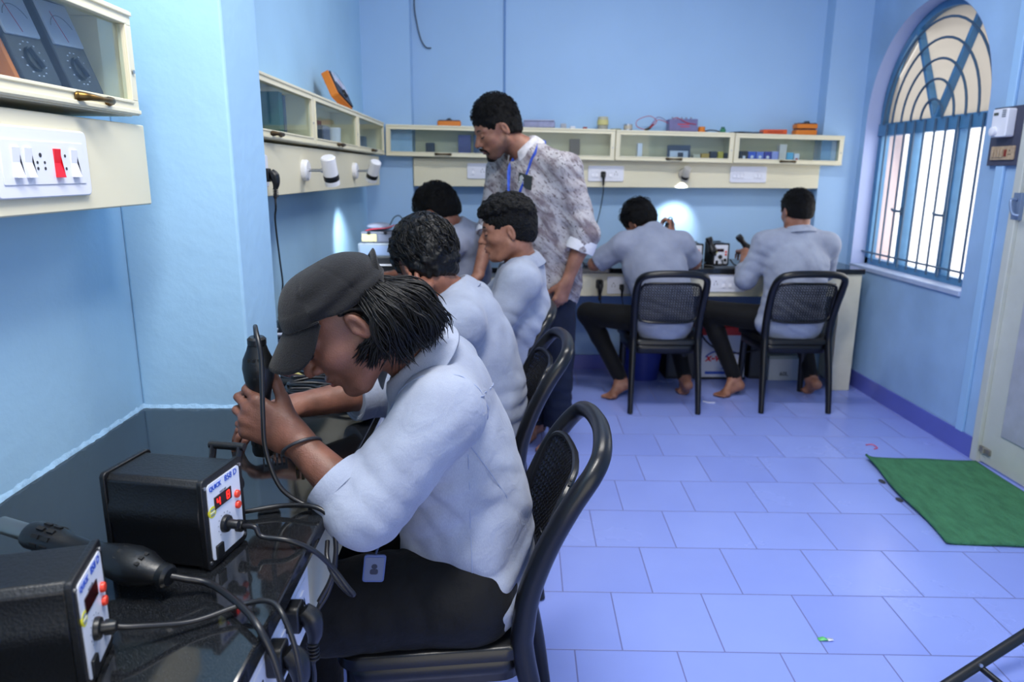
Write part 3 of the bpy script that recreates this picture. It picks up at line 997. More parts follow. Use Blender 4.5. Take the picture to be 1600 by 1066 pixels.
def soft(name, F, m, parent, world=True, relax=1, slots=None, attr=None, split=False, keep_big=True, **k):
    V, Q = F.mesh(relax)
    me = bpy.data.meshes.new(name)
    me.vertices.add(len(V)); me.vertices.foreach_set('co', V.astype(np.float32).ravel())
    me.loops.add(len(Q) * 4); me.loops.foreach_set('vertex_index', Q.astype(np.int32).ravel())
    me.polygons.add(len(Q)); me.polygons.foreach_set('loop_start', np.arange(0, len(Q) * 4, 4, dtype=np.int32))
    me.update(calc_edges=True); me.validate()
    if keep_big:
        # drop crumbs
        lab = np.arange(len(V))
        e = np.empty(len(me.edges) * 2, np.int32); me.edges.foreach_get('vertices', e); e = e.reshape(-1, 2)
        for _ in range(400):
            m0 = np.minimum(lab[e[:, 0]], lab[e[:, 1]])
            new = lab.copy(); np.minimum.at(new, e[:, 0], m0); np.minimum.at(new, e[:, 1], m0)
            new = new[new]
            if (new == lab).all(): break
            lab = new
        u, c = np.unique(lab, return_counts=True)
        small = u[c < max(60, .02 * len(V))]
        if len(small):
            bad = np.nonzero(np.isin(lab, small))[0]
            bm = bmesh.new(); bm.from_mesh(me); bm.verts.ensure_lookup_table()
            bmesh.ops.delete(bm, geom=[bm.verts[i] for i in bad], context='VERTS'); bm.to_mesh(me); bm.free()
    if slots is not None:
        n = len(me.polygons)
        c = np.empty(n * 3); me.polygons.foreach_get('center', c); c = c.reshape(-1, 3)
        me.polygons.foreach_set('material_index', slots(c).astype(np.int32))
    if attr is not None:
        n = len(me.vertices)
        c = np.empty(n * 3); me.vertices.foreach_get('co', c)
        a = me.attributes.new('stubble', 'FLOAT', 'POINT')
        a.data.foreach_set('value', attr(c.reshape(-1, 3)).astype(np.float32))
    return link(name, me, m, parent, world=world, sharp=0, **k)

# ------------------------------------------------------------------ anatomy
class Head:
    def __init__(s, c, f, up=(0, 0, 1), scale=1.0, roll=0.0):
        s.c = np.array(c, float); f = unit(f)
        l = unit(np.cross(up, f)); u = np.cross(f, l)
        if roll:
            cr, sr = math.cos(roll), math.sin(roll)
            l, u = l * cr + u * sr, u * cr - l * sr
        s.R = np.stack([f, l, u], 1); s.k = scale
    def __call__(s, x, y, z):
        return s.c + s.R @ (np.array([x, y, z]) * s.k)
    def ell(s, F, c, r, k=.01, op='add', rot=None):
        R = s.R if rot is None else s.R @ np.array(Euler(rot).to_matrix())
        F.ell(s(*c), np.array(r) * s.k, R, k, op)
    def cone(s, F, a, b, ra, rb, k=.01, op='add'):
        F.cone(s(*a), s(*b), ra * s.k, rb * s.k, k, None, op)
    def local(s, P):
        return ((P - s.c) @ s.R) / s.k

def build_head(F, H, ears=True, jaw=1.0, cran=(-.012, .035, .098, .075, .083)):
    e, c = H.ell, H.cone
    e(F, (cran[0], 0, cran[1]), cran[2:], .0)
    e(F, (.030, 0, -.022), (.062, .060, .078), .03)
    for s in (-1, 1):
        c(F, (-.002, s * .050, -.05), (.048, s * .034, -.094), .022 * jaw, .017 * jaw, .03)
        e(F, (.050, s * .040, -.024), (.024, .018, .018), .022)
        c(F, (.080, s * .012, .022), (.068, s * .046, .018), .011, .010, .014)
    c(F, (.066, -.010, -.094), (.066, .010, -.094), .019, .019, .022)
    for s in (-1, 1):
        e(F, (.096, s * .034, .001), (.019, .019, .0125), .010, 'sub')
        F.ball(H(.0745, s * .032, -.001), .0125 * H.k, .003)
    # nose
    c(F, (.082, 0, .014), (.107, 0, -.030), .0075, .0112, .009)
    for s in (-1, 1):
        e(F, (.093, s * .013, -.034), (.012, .0085, .008), .005)
        e(F, (.098, s * .0075, -.0415), (.006, .0035, .004), .002, 'sub')
    # mouth
    e(F, (.078, 0, -.062), (.014, .028, .016), .012)
    e(F, (.090, 0, -.0585), (.0085, .021, .0062), .004)
    e(F, (.0885, 0, -.0705), (.0085, .018, .0068), .004)
    e(F, (.097, 0, -.0645), (.010, .022, .0016), .002, 'sub')
    e(F, (.092, 0, -.0815), (.010, .018, .004), .008, 'sub')
    if ears:
        for s in (-1, 1):
            e(F, (-.010, s * .078, -.004), (.0145, .0075, .031), .004, 'add', (0, .25, s * -.35))
            e(F, (-.004, s * .0875, .000), (.0085, .0085, .021), .003, 'sub', (0, .25, s * -.35))
            e(F, (.000, s * .076, -.006), (.006, .006, .007), .003)

def build_hand(F, w, d, n, side, curls=((.3, .4, .3),) * 4, spread=.05, thumb=(.55, .75, .35), tcurl=.25, size=1.0, forearm=None):
    d = unit(d); n = np.asarray(n, float); n = unit(n - d * (n @ d))
    t = np.cross(d, n) if side == 'R' else np.cross(n, d)
    q = size
    w = np.asarray(w, float)
    F.cone(w - d * .012 * q, w + d * .02 * q, .0265 * q, .027 * q, .012, (n, .74))
    off = (.030, .010, -.011, -.030); fw = (.088, .092, .087, .078)
    Ls = (.074, .082, .076, .060); rr = (.0090, .0092, .0088, .0078)
    F.cone(w + d * .022 * q, w + d * .066 * q, .036 * q, .038 * q, .018, (n, .42))
    tips = []
    for i in range(4):
        k0 = w + (d * fw[i] + t * off[i]) * q
        F.cone(w + (d * .012 + t * off[i] * .55) * q, k0, .0125 * q, .0112 * q, .008)
        F.ball(k0 - n * .002 * q, .0115 * q, .006)
        a = 0; p = k0
        dd0 = unit(d + t * spread * (1.5 - i))
        for j, (fr, cu) in enumerate(zip((.46, .30, .24), curls[i])):
            a += cu
            dd = dd0 * math.cos(a) + n * math.sin(a)
            L = Ls[i] * fr * q
            r0 = rr[i] * q * (1 - .09 * j)
            F.cone(p, p + dd * L, r0, r0 * .92, .003 if j else .006)
            p = p + dd * L
        tips.append(p)
    # thumb
    tb = w + (d * .022 + t * .024 + n * .008) * q
    td = unit(d * thumb[0] + t * thumb[1] + n * thumb[2])
    p1 = tb + td * .042 * q
    F.cone(w + d * .008 * q + t * .012 * q, p1, .0165 * q, .0125 * q, .014)
    td2 = unit(td + (d * .8 + n * .3) * tcurl)
    p2 = p1 + td2 * .033 * q
    F.cone(p1, p2, .0112 * q, .0098 * q, .003)
    td3 = unit(td2 + (d * .8 + n * .5) * tcurl)
    p3 = p2 + td3 * .024 * q
    F.cone(p2, p3, .0098 * q, .0086 * q, .003)
    return tips, p3

def build_foot(F, ankle, heel, ball, toe, side):
    ankle, heel, ball, toe = (np.asarray(q, float) for q in (ankle, heel, ball, toe))
    F.cone(ankle, heel, .033, .027, .02)
    F.cone(ankle, ball, .032, .021, .025)
    F.cone(heel, ball, .026, .020, .02)
    ax = unit(ball - heel); up = V3(0, 0, 1)
    lt = unit(np.cross(up, ax)); s = 1 if side == 'R' else -1     # lt is the left-hand side of the foot
    F.cone(ball + lt * .022, ball - lt * .022, .017, .017, .02)
    fd = unit(toe - ball); L = np.linalg.norm(toe - ball)
    for i in range(5):
        o = s * lt * (.030 - .0155 * i)
        r = (.0115, .0088, .0085, .0080, .0080)[i]; l = L * (1.0, .97, .88, .78, .66)[i]
        F.cone(ball + o * .9, ball + o + fd * l, r * 1.15, r, .006)

SKIN = {}
def skin(name, c, c2, rough=.48):
    m = mat(name, c, rough=rough, bump=.13, bscale=330, var=.35, vscale=22, spec=.4, sub=.06, vcolor=c2)
    return m
SKIN_A = skin('brown_skin', '8d5f4c', '74493a')
SKIN_B = skin('deep_brown_skin', '7a5143', '5f4034')
SKIN_C = skin('tan_skin', '9a6c58', '7d5443')
def stubble_skin(name, base, amount):
    """skin with a shaven beard growing on the jaw"""
    m = bpy.data.materials[base.name].copy(); m.name = name
    nt = m.node_tree; L = nt.links; b = nt.nodes['Principled BSDF']
    at = nt.nodes.new('ShaderNodeAttribute'); at.attribute_name = 'stubble'
    no = nt.nodes.new('ShaderNodeTexNoise'); no.inputs['Scale'].default_value = 420
    tc = nt.nodes.new('ShaderNodeTexCoord'); L.new(tc.outputs['Object'], no.inputs['Vector'])
    mu = nt.nodes.new('ShaderNodeMath'); mu.operation = 'MULTIPLY'; L.new(at.outputs['Fac'], mu.inputs[0])
    mr = nt.nodes.new('ShaderNodeMapRange'); mr.inputs['From Min'].default_value = .3; mr.inputs['From Max'].default_value = .7; mr.inputs['To Min'].default_value = amount * .5; mr.inputs['To Max'].default_value = amount
    L.new(no.outputs['Fac'], mr.inputs['Value']); L.new(mr.outputs[0], mu.inputs[1])
    mx = nt.nodes.new('ShaderNodeMix'); mx.data_type = 'RGBA'
    src = b.inputs['Base Color'].links[0].from_socket
    L.new(mu.outputs[0], mx.inputs['Factor']); L.new(src, mx.inputs['A']); mx.inputs['B'].default_value = (.018, .014, .013, 1)
    L.new(mx.outputs['Result'], b.inputs['Base Color'])
    return m
LIP = mat('lip_skin', '7c4a46', rough=.4, sub=.05)
HAIR_M = mat('black_hair', '08080a', rough=.46, bump=.35, bscale=120, stretch=(1, 1, .25), spec=.28, var=.4, vscale=60)
HAIR_CURL = mat('black_curly_hair', '09090b', rough=.6, bump=.9, bscale=160, spec=.2)
HAIR_SHORT = mat('black_cropped_hair', '0a0a0c', rough=.6, bump=.9, bscale=320, spec=.18)

def shirt_mat(name, c, c2):
    """woven chambray: fine thread grain"""
    m = bpy.data.materials.new(name); m.use_nodes = True
    nt = m.node_tree; L = nt.links; b = nt.nodes['Principled BSDF']
    tc = nt.nodes.new('ShaderNodeTexCoord')
    n1 = nt.nodes.new('ShaderNodeTexNoise'); n1.inputs['Scale'].default_value = 900; n1.inputs['Detail'].default_value = 2
    mp = nt.nodes.new('ShaderNodeMapping'); mp.inputs['Scale'].default_value = (1, 1, .18)
    L.new(tc.outputs['Object'], mp.inputs[0]); L.new(mp.outputs[0], n1.inputs['Vector'])
    n2 = nt.nodes.new('ShaderNodeTexNoise'); n2.inputs['Scale'].default_value = 9; n2.inputs['Detail'].default_value = 5
    L.new(tc.outputs['Object'], n2.inputs['Vector'])
    ad = nt.nodes.new('ShaderNodeMath'); ad.operation = 'MULTIPLY_ADD'; ad.inputs[1].default_value = .55
    L.new(n1.outputs['Fac'], ad.inputs[0]); L.new(n2.outputs['Fac'], ad.inputs[2])
    r = nt.nodes.new('ShaderNodeValToRGB')
    r.color_ramp.elements[0].position = .5; r.color_ramp.elements[0].color = (*lin(c2), 1)
    r.color_ramp.elements[1].position = 1.0; r.color_ramp.elements[1].color = (*lin(c), 1)
    L.new(ad.outputs[0], r.inputs[0]); L.new(r.outputs[0], b.inputs['Base Color'])
    b.inputs['Roughness'].default_value = .8
    b.inputs['Sheen Weight'].default_value = .15
    b.inputs['Specular IOR Level'].default_value = .2
    n3 = nt.nodes.new('ShaderNodeTexNoise'); n3.inputs['Scale'].default_value = 28; n3.inputs['Detail'].default_value = 4; n3.inputs['Distortion'].default_value = 1.2
    L.new(tc.outputs['Object'], n3.inputs['Vector'])
    bp = nt.nodes.new('ShaderNodeBump'); bp.inputs['Strength'].default_value = .35; bp.inputs['Distance'].default_value = .006
    L.new(n3.outputs['Fac'], bp.inputs['Height']); L.new(bp.outputs[0], b.inputs['Normal'])
    return m
SHIRT = shirt_mat('pale_blue_chambray', '9ea6b8', '848b9e')
SHIRT2 = shirt_mat('grey_blue_shirting', '9097aa', '7a8196')
BLACK_CLOTH = mat('black_trouser_cloth', '08090c', rough=.75, bump=.3, bscale=40, var=.3, vscale=14, spec=.25, sheen=.05)
JEANS = mat('navy_denim', '1b2338', rough=.8, bump=.3, bscale=300, var=.3, vscale=18, spec=.2)

def folds(*items, base=.003, bf=14, seed=1):
    """displacement made of directional fold waves plus broad crumple.  items: (centre, radius, direction, wavelength, height)"""
    def fn(P):
        w = noise3(P * bf, seed)
        d = base * (w - .5) * 2 + base * .5 * (noise3(P * bf * 2.3, seed + 7) - .5) * 2
        for c, R, n, lam, A in items:
            q = P - np.array(c); g = np.exp(-(q * q).sum(1) / (R * R))
            ph = (q @ unit(n)) / lam * 2 * PI + 4.5 * (noise3(P * 7, seed + 3) - .5) * 2
            s = np.sin(ph)
            s2 = 2 * np.abs(np.sin(ph / 2)) - 1.27
            d += A * g * (.22 * s + .50 * s2)
        return d
    return fn

def collar(name, parent, H_base, axis, fwd, r, m, opening=.5, h=.036, drop=.045, flat=.85, spread=.018):
    """shirt collar: a stand and a folded-over leaf round the neck. H_base: centre, axis: neck direction, fwd: where the opening is"""
    a = unit(axis); f = np.asarray(fwd, float); f = unit(f - a * (f @ a)); l = np.cross(a, f)
    rows = []
    n = 44
    for prof in range(6):
        row = []
        for i in range(n + 1):
            t = -PI + opening + (2 * PI - 2 * opening) * i / n        # 0 = back
            ang = t + PI
            dirv = f * math.cos(ang) + l * math.sin(ang)
            front = max(0, -math.cos(t)) ** 2.2                        # 1 towards the opening
            rad = r * (flat + (1 - flat) * abs(math.sin(ang)))
            pr = [(-.004, -.012), (0, h * .55), (.004, h), (.012, h * .92), (.016 + spread * .5, h * .30), (.020 + spread, h - drop)][prof]
            ro = pr[0] + (front * .012 if prof >= 4 else 0)
            zz = pr[1] - front * (.020 if prof == 5 else (.008 if prof == 4 else .008)) - .012 * front
            row.append(Vector(np.array(H_base) + dirv * (rad + ro) + a * zz))
        rows.append(row)
    return obj(name, MB().grid(rows), m, parent, world=True, solid=.0025, subsurf=1, sharp=0)

def strand_mesh(strands, n=5):
    """strands: list of (points, radius)"""
    b = MB()
    for pts, r in strands:
        b.tube(pts, [r * .8] + [r] * (len(pts) - 2) + [r * .25], n, smooth=3)
    return b

def scalp_strands(H, rnd, count, region, flow, L=.04, r=.0012, lift=.004, steps=4, rad=(.100, .078, .088), ctr=(-.012, 0, .035), wave=.0):
    """short locks lying along the scalp; region(local dir)->bool, flow(local pos)->local direction"""
    out = []
    tries = 0
    while len(out) < count and tries < count * 30:
        tries += 1
        v = np.array([rnd.gauss(0, 1) for _ in range(3)]); v = unit(v)
        if not region(v): continue
        p = np.array(ctr) + v * np.array(rad)
        pts = [p]
        ph = rnd.random() * 6.28
        LL = L * (.6 + .8 * rnd.random())
        for k in range(steps):
            fdir = np.array(flow(pts[-1], rnd))
            nrm = unit((pts[-1] - np.array(ctr)) / np.array(rad) ** 2)
            side = np.cross(nrm, fdir)
            fdir = unit(fdir - nrm * (fdir @ nrm)) + side * wave * math.sin(ph + k * 1.7)
            q = pts[-1] + fdir * LL / steps
            e = (q - np.array(ctr)) / np.array(rad)
            q = np.array(ctr) + e / np.linalg.norm(e) * np.array(rad) * 1.0 + nrm * lift * (1 + .6 * math.sin(ph)) * (1 if k < steps - 1 else .4)
            pts.append(q)
        out.append(([Vector(H(*q)) for q in pts], r * H.k * (.7 + .6 * rnd.random())))
    return out
# ------------------------------------------------------------------ people
def arr(d): return {k: (np.array(v, float) if isinstance(v, (tuple, list)) else v) for k, v in d.items()}

def bounds(pts, pad):
    P = np.array(pts); return P.min(0) - pad, P.max(0) + pad

def body_field(J, H, h, slim=1.0, neck_r=.052, hands=None, feet=None, **hk):
    keys = [k for k in J if isinstance(J[k], np.ndarray) and J[k].shape == (3,)]
    lo, hi = bounds([J[k] for k in keys], .16)
    lo2, hi2 = bounds([H(0, 0, .03)], .15)
    lo, hi = np.minimum(lo, lo2), np.maximum(hi, hi2)
    lo[2] = max(lo[2], -.01)
    F = Field(lo, hi, h)
    lat = unit(J['shL'] - J['shR'])
    ush = (J['shL'] + J['shR']) / 2
    def seg(a, b, ra, rb, s, k=.04):
        fr = np.cross(lat, unit(b - a))
        F.cone(a, b, ra, rb, k, (fr, s))
    seg(J['pel'], J['wai'], .125 * slim, .112 * slim, .70)
    seg(J['wai'], J['che'], .112 * slim, .130 * slim, .66)
    seg(J['che'], ush - (ush - J['che']) * .15, .130 * slim, .105 * slim, .62)
    F.cone(J['shL'], J['shR'], .045, .045, .04)
    for s in 'LR':
        sh, el, wr = J['sh' + s], J['el' + s], J['wr' + s]
        F.cone(J['nec'], sh, .046, .042, .03)
        F.cone(sh, el, .047, .038, .02)
        mid = el + (wr - el) * .3
        F.cone(el, mid, .038, .0395, .015)
        F.cone(mid, wr, .0395, .0265, .015)
        F.cone(J['hip' + s], J['kn' + s], .078, .052, .03)
        F.cone(J['kn' + s], J['kn' + s] + (J['an' + s] - J['kn' + s]) * .35, .050, .050, .02)
        F.cone(J['kn' + s] + (J['an' + s] - J['kn' + s]) * .35, J['an' + s], .050, .033, .02)
    F.cone(J['nec'], ush, .05, .05, .03)
    nk = H(-.030, 0, -.055)
    F.cone(J['nec'], nk, neck_r * 1.06, neck_r, .02)
    F.cone(nk, H(.0, 0, -.02), neck_r, neck_r * .95, .02)
    build_head(F, H, **hk)
    for s, kw in (hands or {}).items():
        build_hand(F, J['wr' + s], side=s, **kw)
    for s, ft in (feet or {}).items():
        build_foot(F, J['an' + s], *ft, side=s)
    return F

def shirt_field(J, h, r=(.165, .150, .165, .135), s=.74, sl=(.067, .060, .056), cuff=None, hem=None, pad=.26, inner=.045, sh_r=.062, open_front=None):
    pts = [J[k] for k in ('pel', 'wai', 'che', 'nec', 'shL', 'shR', 'elL', 'elR')] + [c[0] for c in cuff.values()]
    lo, hi = bounds(pts, .20)
    F = Field(lo, hi, h)
    lat = unit(J['shL'] - J['shR'])
    ush = (J['shL'] + J['shR']) / 2
    def seg(a, b, ra, rb, q, k=.05):
        fr = np.cross(lat, unit(b - a))
        F.cone(a, b, ra, rb, k, (fr, q))
    for q in 'LR':
        sh, el = J['sh' + q], J['el' + q]
        c, past = cuff[q]          # cuff end, True when it lies beyond the elbow
        if past:
            F.cone(sh, el, sl[0], sl[1], .022)
            F.cone(el, c, sl[1], sl[2], .02)
            d = unit(c - el)
        else:
            F.cone(sh, c, sl[0], sl[2], .022)
            d = unit(c - sh)
        F.disc(c, c + d * (sl[2] + .014), sl[2] + .010, .002)
        F.cone(c - d * .03, c + d * .03, inner, inner, .002, None, 'sub')
    seg(J['pel'], J['wai'], r[0], r[1], s * 1.06)
    seg(J['wai'], J['che'], r[1], r[2], s)
    seg(J['che'], J['che'] + (ush - J['che']) * .75, r[2], r[3], s * .92)
    F.cone(J['shL'], J['shR'], sh_r, sh_r, .05)
    for q in 'LR':
        F.cone(J['nec'] - (J['nec'] - ush) * .2, J['sh' + q], .060, sh_r, .04)
    F.cone(J['nec'], ush, .066, .08, .05)
    # neck hole
    ax = unit(J['hd'] - J['nec'])
    F.disc(J['nec'] + ax * .014, J['nec'] + ax * .11, .085, .008)
    if hem is not None:
        F.plane(hem[0], hem[1], .008)
    return F

def trouser_field(J, h, hem=.5, r=(.086, .068, .058, .046), pelvis=(.165, .72), cut=None, hipr=.105, wr=.15):
    pts = [J[k] for k in ('pel', 'hipL', 'hipR', 'knL', 'knR', 'anL', 'anR')]
    lo, hi = bounds(pts, .17)
    lo[2] = max(lo[2], .002)
    F = Field(lo, hi, h)
    lat = unit(J['hipL'] - J['hipR'])
    F.cone(J['hipL'] + lat * .01, J['hipR'] - lat * .01, hipr, hipr, .03)
    up = unit(J['wai'] - J['pel'])
    F.cone(J['pel'], J['pel'] + up * .10, wr, wr * .9, .03, (np.cross(lat, up), pelvis[1]))
    for q in 'LR':
        hp, kn, an = J['hip' + q], J['kn' + q], J['an' + q]
        F.cone(hp, kn, r[0], r[1], .03)
        F.cone(kn, kn + (an - kn) * .35, r[1] * .98, r[2], .02)
        end = an + unit(an - kn) * .01
        F.cone(kn + (an - kn) * .35, end, r[2], r[3], .02)
        d = unit(an - kn)
        F.disc(end, end + d * .09, .085, .002)
        F.cone(end - d * .03, end + d * .03, r[3] - .007, r[3] - .007, .002, None, 'sub')
    return F

def cap_hair(F, H, grow=.012, front=.050, low=-.050, side=.012, top=0.0, seed=1, amp=.004, freq=70, nape=.0, drop=True):
    """close hair: the skull grown outward, the face, ears and nape cut away, the surface roughened"""
    H.ell(F, (-.014, 0, .037 + top * .4), (.098 + grow, .075 + grow, .083 + grow + top), 0)
    H.ell(F, (-.040, 0, .000), (.070 + grow, .070 + grow * .8, .085), .02)
    # face away
    H.ell(F, (.115, 0, -.045), (.085, .110, .098), .012, 'sub')
    H.ell(F, (.060, 0, -.085), (.085, .110, .075), .012, 'sub')
    for s in (-1, 1):
        H.ell(F, (.012, s * .088, -.012), (.030, .030, .040), .008, 'sub')
    F.plane(H(-.06, 0, low), H.R @ np.array([.35, 0, -1]), .012)
    k = H.k
    def fn(P):
        q = H.local(P)
        a = noise3(q * freq, seed) - .5; b = noise3(q * freq * 2.4, seed + 3) - .5
        return (amp * 1.6 * a + amp * 1.1 * b) * k
    F.disp(fn, .02)

def seam(F, pts, name, m, parent, r=.0011, out=.0008, closed=False):
    """a stitched line laid on a soft surface: points are pushed along their own direction until they meet it"""
    P = []
    for c, d in pts:
        c = np.array(c, float); d = unit(d)
        best = None
        for t in np.arange(.30, 0, -.0025):
            i = np.round((c + d * t - F.lo) / F.h).astype(int)
            if np.all(i >= 0) and np.all(i < F.n) and F.v[tuple(i)] < 0:
                best = t; break
        if best is not None: P.append(Vector(c + d * (best + out)))
    if len(P) > 3:
        obj(name, MB().tube(P, r, 5, smooth=2, closed=closed), m, parent, world=True)

STITCH = mat('stitch_thread', '8f9bb8', rough=.8)
BROW = mat('brow_hair', '14100f', rough=.6)

def brows(H, parent, lash=True):
    for s in (-1, 1):
        b = MB().tube([Vector(H(.0905, s * .012, .020)), Vector(H(.0885, s * .028, .0265)), Vector(H(.074, s * .047, .021))], [.0022 * H.k, .0034 * H.k, .0014 * H.k], 6, smooth=4)
        obj('eyebrow', b, BROW, parent, world=True)
        if lash:
            b = MB().tube([Vector(H(.0860, s * .020, -.004)), Vector(H(.0885, s * .031, -.0065)), Vector(H(.0845, s * .040, -.0055)), Vector(H(.0775, s * .048, -.002))], [.0010 * H.k, .0019 * H.k, .0020 * H.k, .0010 * H.k], 5, smooth=4)
            obj('eyelash', b, BROW, parent, world=True)

def lips_slots(H):
    def fn(c):
        q = H.local(c)
        e = ((q[:, 0] - .094) / .012) ** 2 + (q[:, 1] / .021) ** 2 + ((q[:, 2] + .0645) / .0115) ** 2
        return (e < 1).astype(int)
    return fn

def cuff_band(name, c, d, r, m, parent, w=.028, off=.003):
    c = np.asarray(c, float); d = unit(d)
    F = frame_from(c - d * w, c + d * .002)
    b = MB().lathe([(r + off - .004, -.001), (r + off, 0), (r + off + .001, w * .5), (r + off - .001, w), (r + off - .005, w + .001), (r + off - .009, w - .004)], 28, F)
    return obj(name, b, m, parent, world=True)

# ---- the student in the cap, nearest
def student_cap():
    J = arr(dict(pel=(-.068, 1.465, .535), wai=(-.072, 1.462, .66), che=(-.112, 1.458, .80), nec=(-.155, 1.385, .985), hd=(-.279, 1.292, 1.102),
                 shL=(-.112, 1.262, .930), shR=(-.135, 1.590, .930), elL=(-.240, 1.170, .782), elR=(-.262, 1.672, .855),
                 wrL=(-.378, 1.235, .892), wrR=(-.462, 1.505, .862), hipL=(-.075, 1.36, .505), hipR=(-.08, 1.555, .515),
                 knL=(-.50, 1.285, .485), knR=(-.50, 1.60, .505), anL=(-.455, 1.33, .085), anR=(-.455, 1.60, .085)))
    H = Head(J['hd'], (-.780, -.215, -.588), scale=1.08)
    P = thing('person', 'seated student in a black cap and pale blue shirt, holding up a hot air gun', 'person', (-.07, 1.465, 0), group=None)
    hands = {'L': dict(d=(-.86, .02, .50), n=(.05, .98, -.12), curls=((.55, .9, .6), (.6, 1.0, .6), (.65, 1.0, .65), (.7, 1.0, .7)), thumb=(.82, .62, .32), tcurl=.10, spread=.04, size=1.02),
             'R': dict(d=(-.75, -.60, -.15), n=(-.25, .15, -.95), curls=((.5, .5, .3), (.55, .5, .3), (.6, .5, .3), (.6, .5, .3)), thumb=(.7, .5, .45), size=.98)}
    F = body_field(J, H, .0034, slim=.95, hands=hands, neck_r=.052, cran=(-.001, .026, .080, .068, .066),
                   feet={'L': ((-.42, 1.33, .03), (-.55, 1.325, .022), (-.605, 1.325, .013)), 'R': ((-.42, 1.60, .03), (-.55, 1.605, .022), (-.605, 1.61, .013))})
    F.disp(lambda p: .0012 * (noise3(p * 70, 5) - .5) * (p[:, 0] < -.33), .006)
    soft('body', F, [SKIN_B, LIP], P, slots=lips_slots(H))
    brows(H, P)
    # shirt
    cuL = J['elL'] + (J['wrL'] - J['elL']) * .44
    cuR = J['elR'] + (J['wrR'] - J['elR']) * .42
    S = shirt_field(J, .0045, r=(.172, .158, .168, .130), s=.78, sl=(.074, .066, .057), cuff={'L': (cuL, True), 'R': (cuR, True)}, hem=((0, 0, .448), (.10, .0, -1)), inner=.047, sh_r=.066)
    S.cone((-.055, 1.34, .60), (-.025, 1.325, .485), .045, .055, .05)      # loose side over the hip
    S.cone((-.13, 1.40, .66), (-.15, 1.42, .57), .07, .06, .06)         # blouse in front
    S.cone((-.165, 1.255, .865), (-.225, 1.20, .80), .062, .066, .03)   # slack of the sleeve above the elbow
    wv = folds(((-.22, 1.20, .80), .085, (.65, .2, .75), .040, .0055), ((-.30, 1.20, .80), .06, (.8, -.3, -.5), .026, .0035),
               ((-.14, 1.26, .90), .09, (.5, .3, -.8), .055, .0045), ((-.06, 1.33, .60), .13, (-.35, .1, .95), .060, .0085),
               ((.0, 1.40, .66), .12, (.3, .1, .95), .075, .006), ((-.13, 1.33, .72), .10, (.8, 0, .6), .05, .005),
               ((.01, 1.42, .56), .09, (-.3, 0, .95), .045, .006), base=.004, bf=13, seed=4)
    S.disp(wv)
    soft('shirt', S, SHIRT, P)
    sl = (J['elL'] - J['shL'])
    c0 = J['shL'] + V3(-.012, .012, -.005); n0 = unit(V3(-.05, -1, -.35)); a1 = unit(np.cross(n0, V3(0, 0, 1))); a2 = np.cross(n0, a1)
    seam(S, [(c0, a1 * math.cos(t) + a2 * math.sin(t)) for t in np.linspace(0, 2 * PI, 48)[:-1]], 'armhole_seam', STITCH, P, closed=False)
    seam(S, [((-.075 - .02 * (z - .5), 1.44, z), (.12, -1, 0)) for z in np.linspace(.50, .86, 26)], 'side_seam', STITCH, P)
    seam(S, [((-.09, 1.46, .90), (.55 * math.cos(t) + .02, math.sin(t) * -1, .30)) for t in np.linspace(-1.2, 1.2, 30)], 'yoke_seam', STITCH, P)
    collar('collar', P, J['nec'] + V3(-.020, -.016, .022), J['hd'] - J['nec'] + V3(.0, .03, .04), (-.75, -.2, -.6), .068, SHIRT, opening=.55, h=.034, drop=.050, flat=.95, spread=.020)
    for s, c in (('L', cuL), ('R', cuR)):
        cuff_band('cuff', c, J['wr' + s] - J['el' + s], .057, SHIRT, P, w=.034, off=.0045)
    T = trouser_field(J, .006, r=(.108, .085, .066, .052))
    T.disp(folds(((-.20, 1.35, .56), .14, (.8, .3, .3), .06, .006), ((-.40, 1.33, .52), .12, (.9, 0, .3), .05, .005), base=.004, seed=9))
    soft('trousers', T, BLACK_CLOTH, P)
    # hair: hanging locks below the cap
    A = Field((-.34, 1.15, .93), (-.03, 1.47, 1.22), .004)
    H.ell(A, (-.010, 0, .010), (.086, .074, .056), 0)
    for q in (1, -1):
        A.cone(H(-.062, q * .052, .0), H(-.052, q * .056, -.078), .036, .026, .02)
    A.cone(H(-.062, .0, .0), H(-.096, .0, -.080), .040, .024, .03)
    A.cone(H(-.066, .03, -.01), H(-.098, .03, -.085), .036, .022, .03)
    H.ell(A, (.075, 0, .0), (.072, .120, .12), .01, 'sub')
    for q in (1, -1): H.ell(A, (.002, q * .086, -.008), (.034, .034, .040), .006, 'sub')
    A.plane(H(-.080, 0, .004), H.R @ np.array([-.45, 0, 1.0]), .015)
    A.disp(lambda p: .007 * (noise3(H.local(p) * np.array([60, 60, 25]), 3) - .5), .02)
    soft('hair', A, HAIR_M, P)
    rnd = random.Random(11); st = []
    def lock(p0, p1, p2, p3, n, wav, r0):
        ph = rnd.random() * 6.28; fr_ = 1.0 + rnd.random() * .8
        side = unit(np.cross(p3 - p0, np.array([rnd.gauss(0, .3), 1, rnd.gauss(0, .3)])))
        for _ in range(n):
            j0, j3 = np.array([rnd.gauss(0, .0035) for _ in range(3)]), np.array([rnd.gauss(0, .006) for _ in range(3)])
            pts = []
            for t in (0, .17, .34, .5, .67, .84, 1.0):
                q = p0 * (1 - t) ** 3 + 3 * p1 * t * (1 - t) ** 2 + 3 * p2 * t * t * (1 - t) + p3 * t ** 3
                pts.append(Vector(H(*(q + j0 * (1 - t) + j3 * t + side * wav * math.sin(ph + fr_ * 6.28 * t) * min(1, t * 2)))))
            st.append((pts, r0 * (.7 + .6 * rnd.random())))
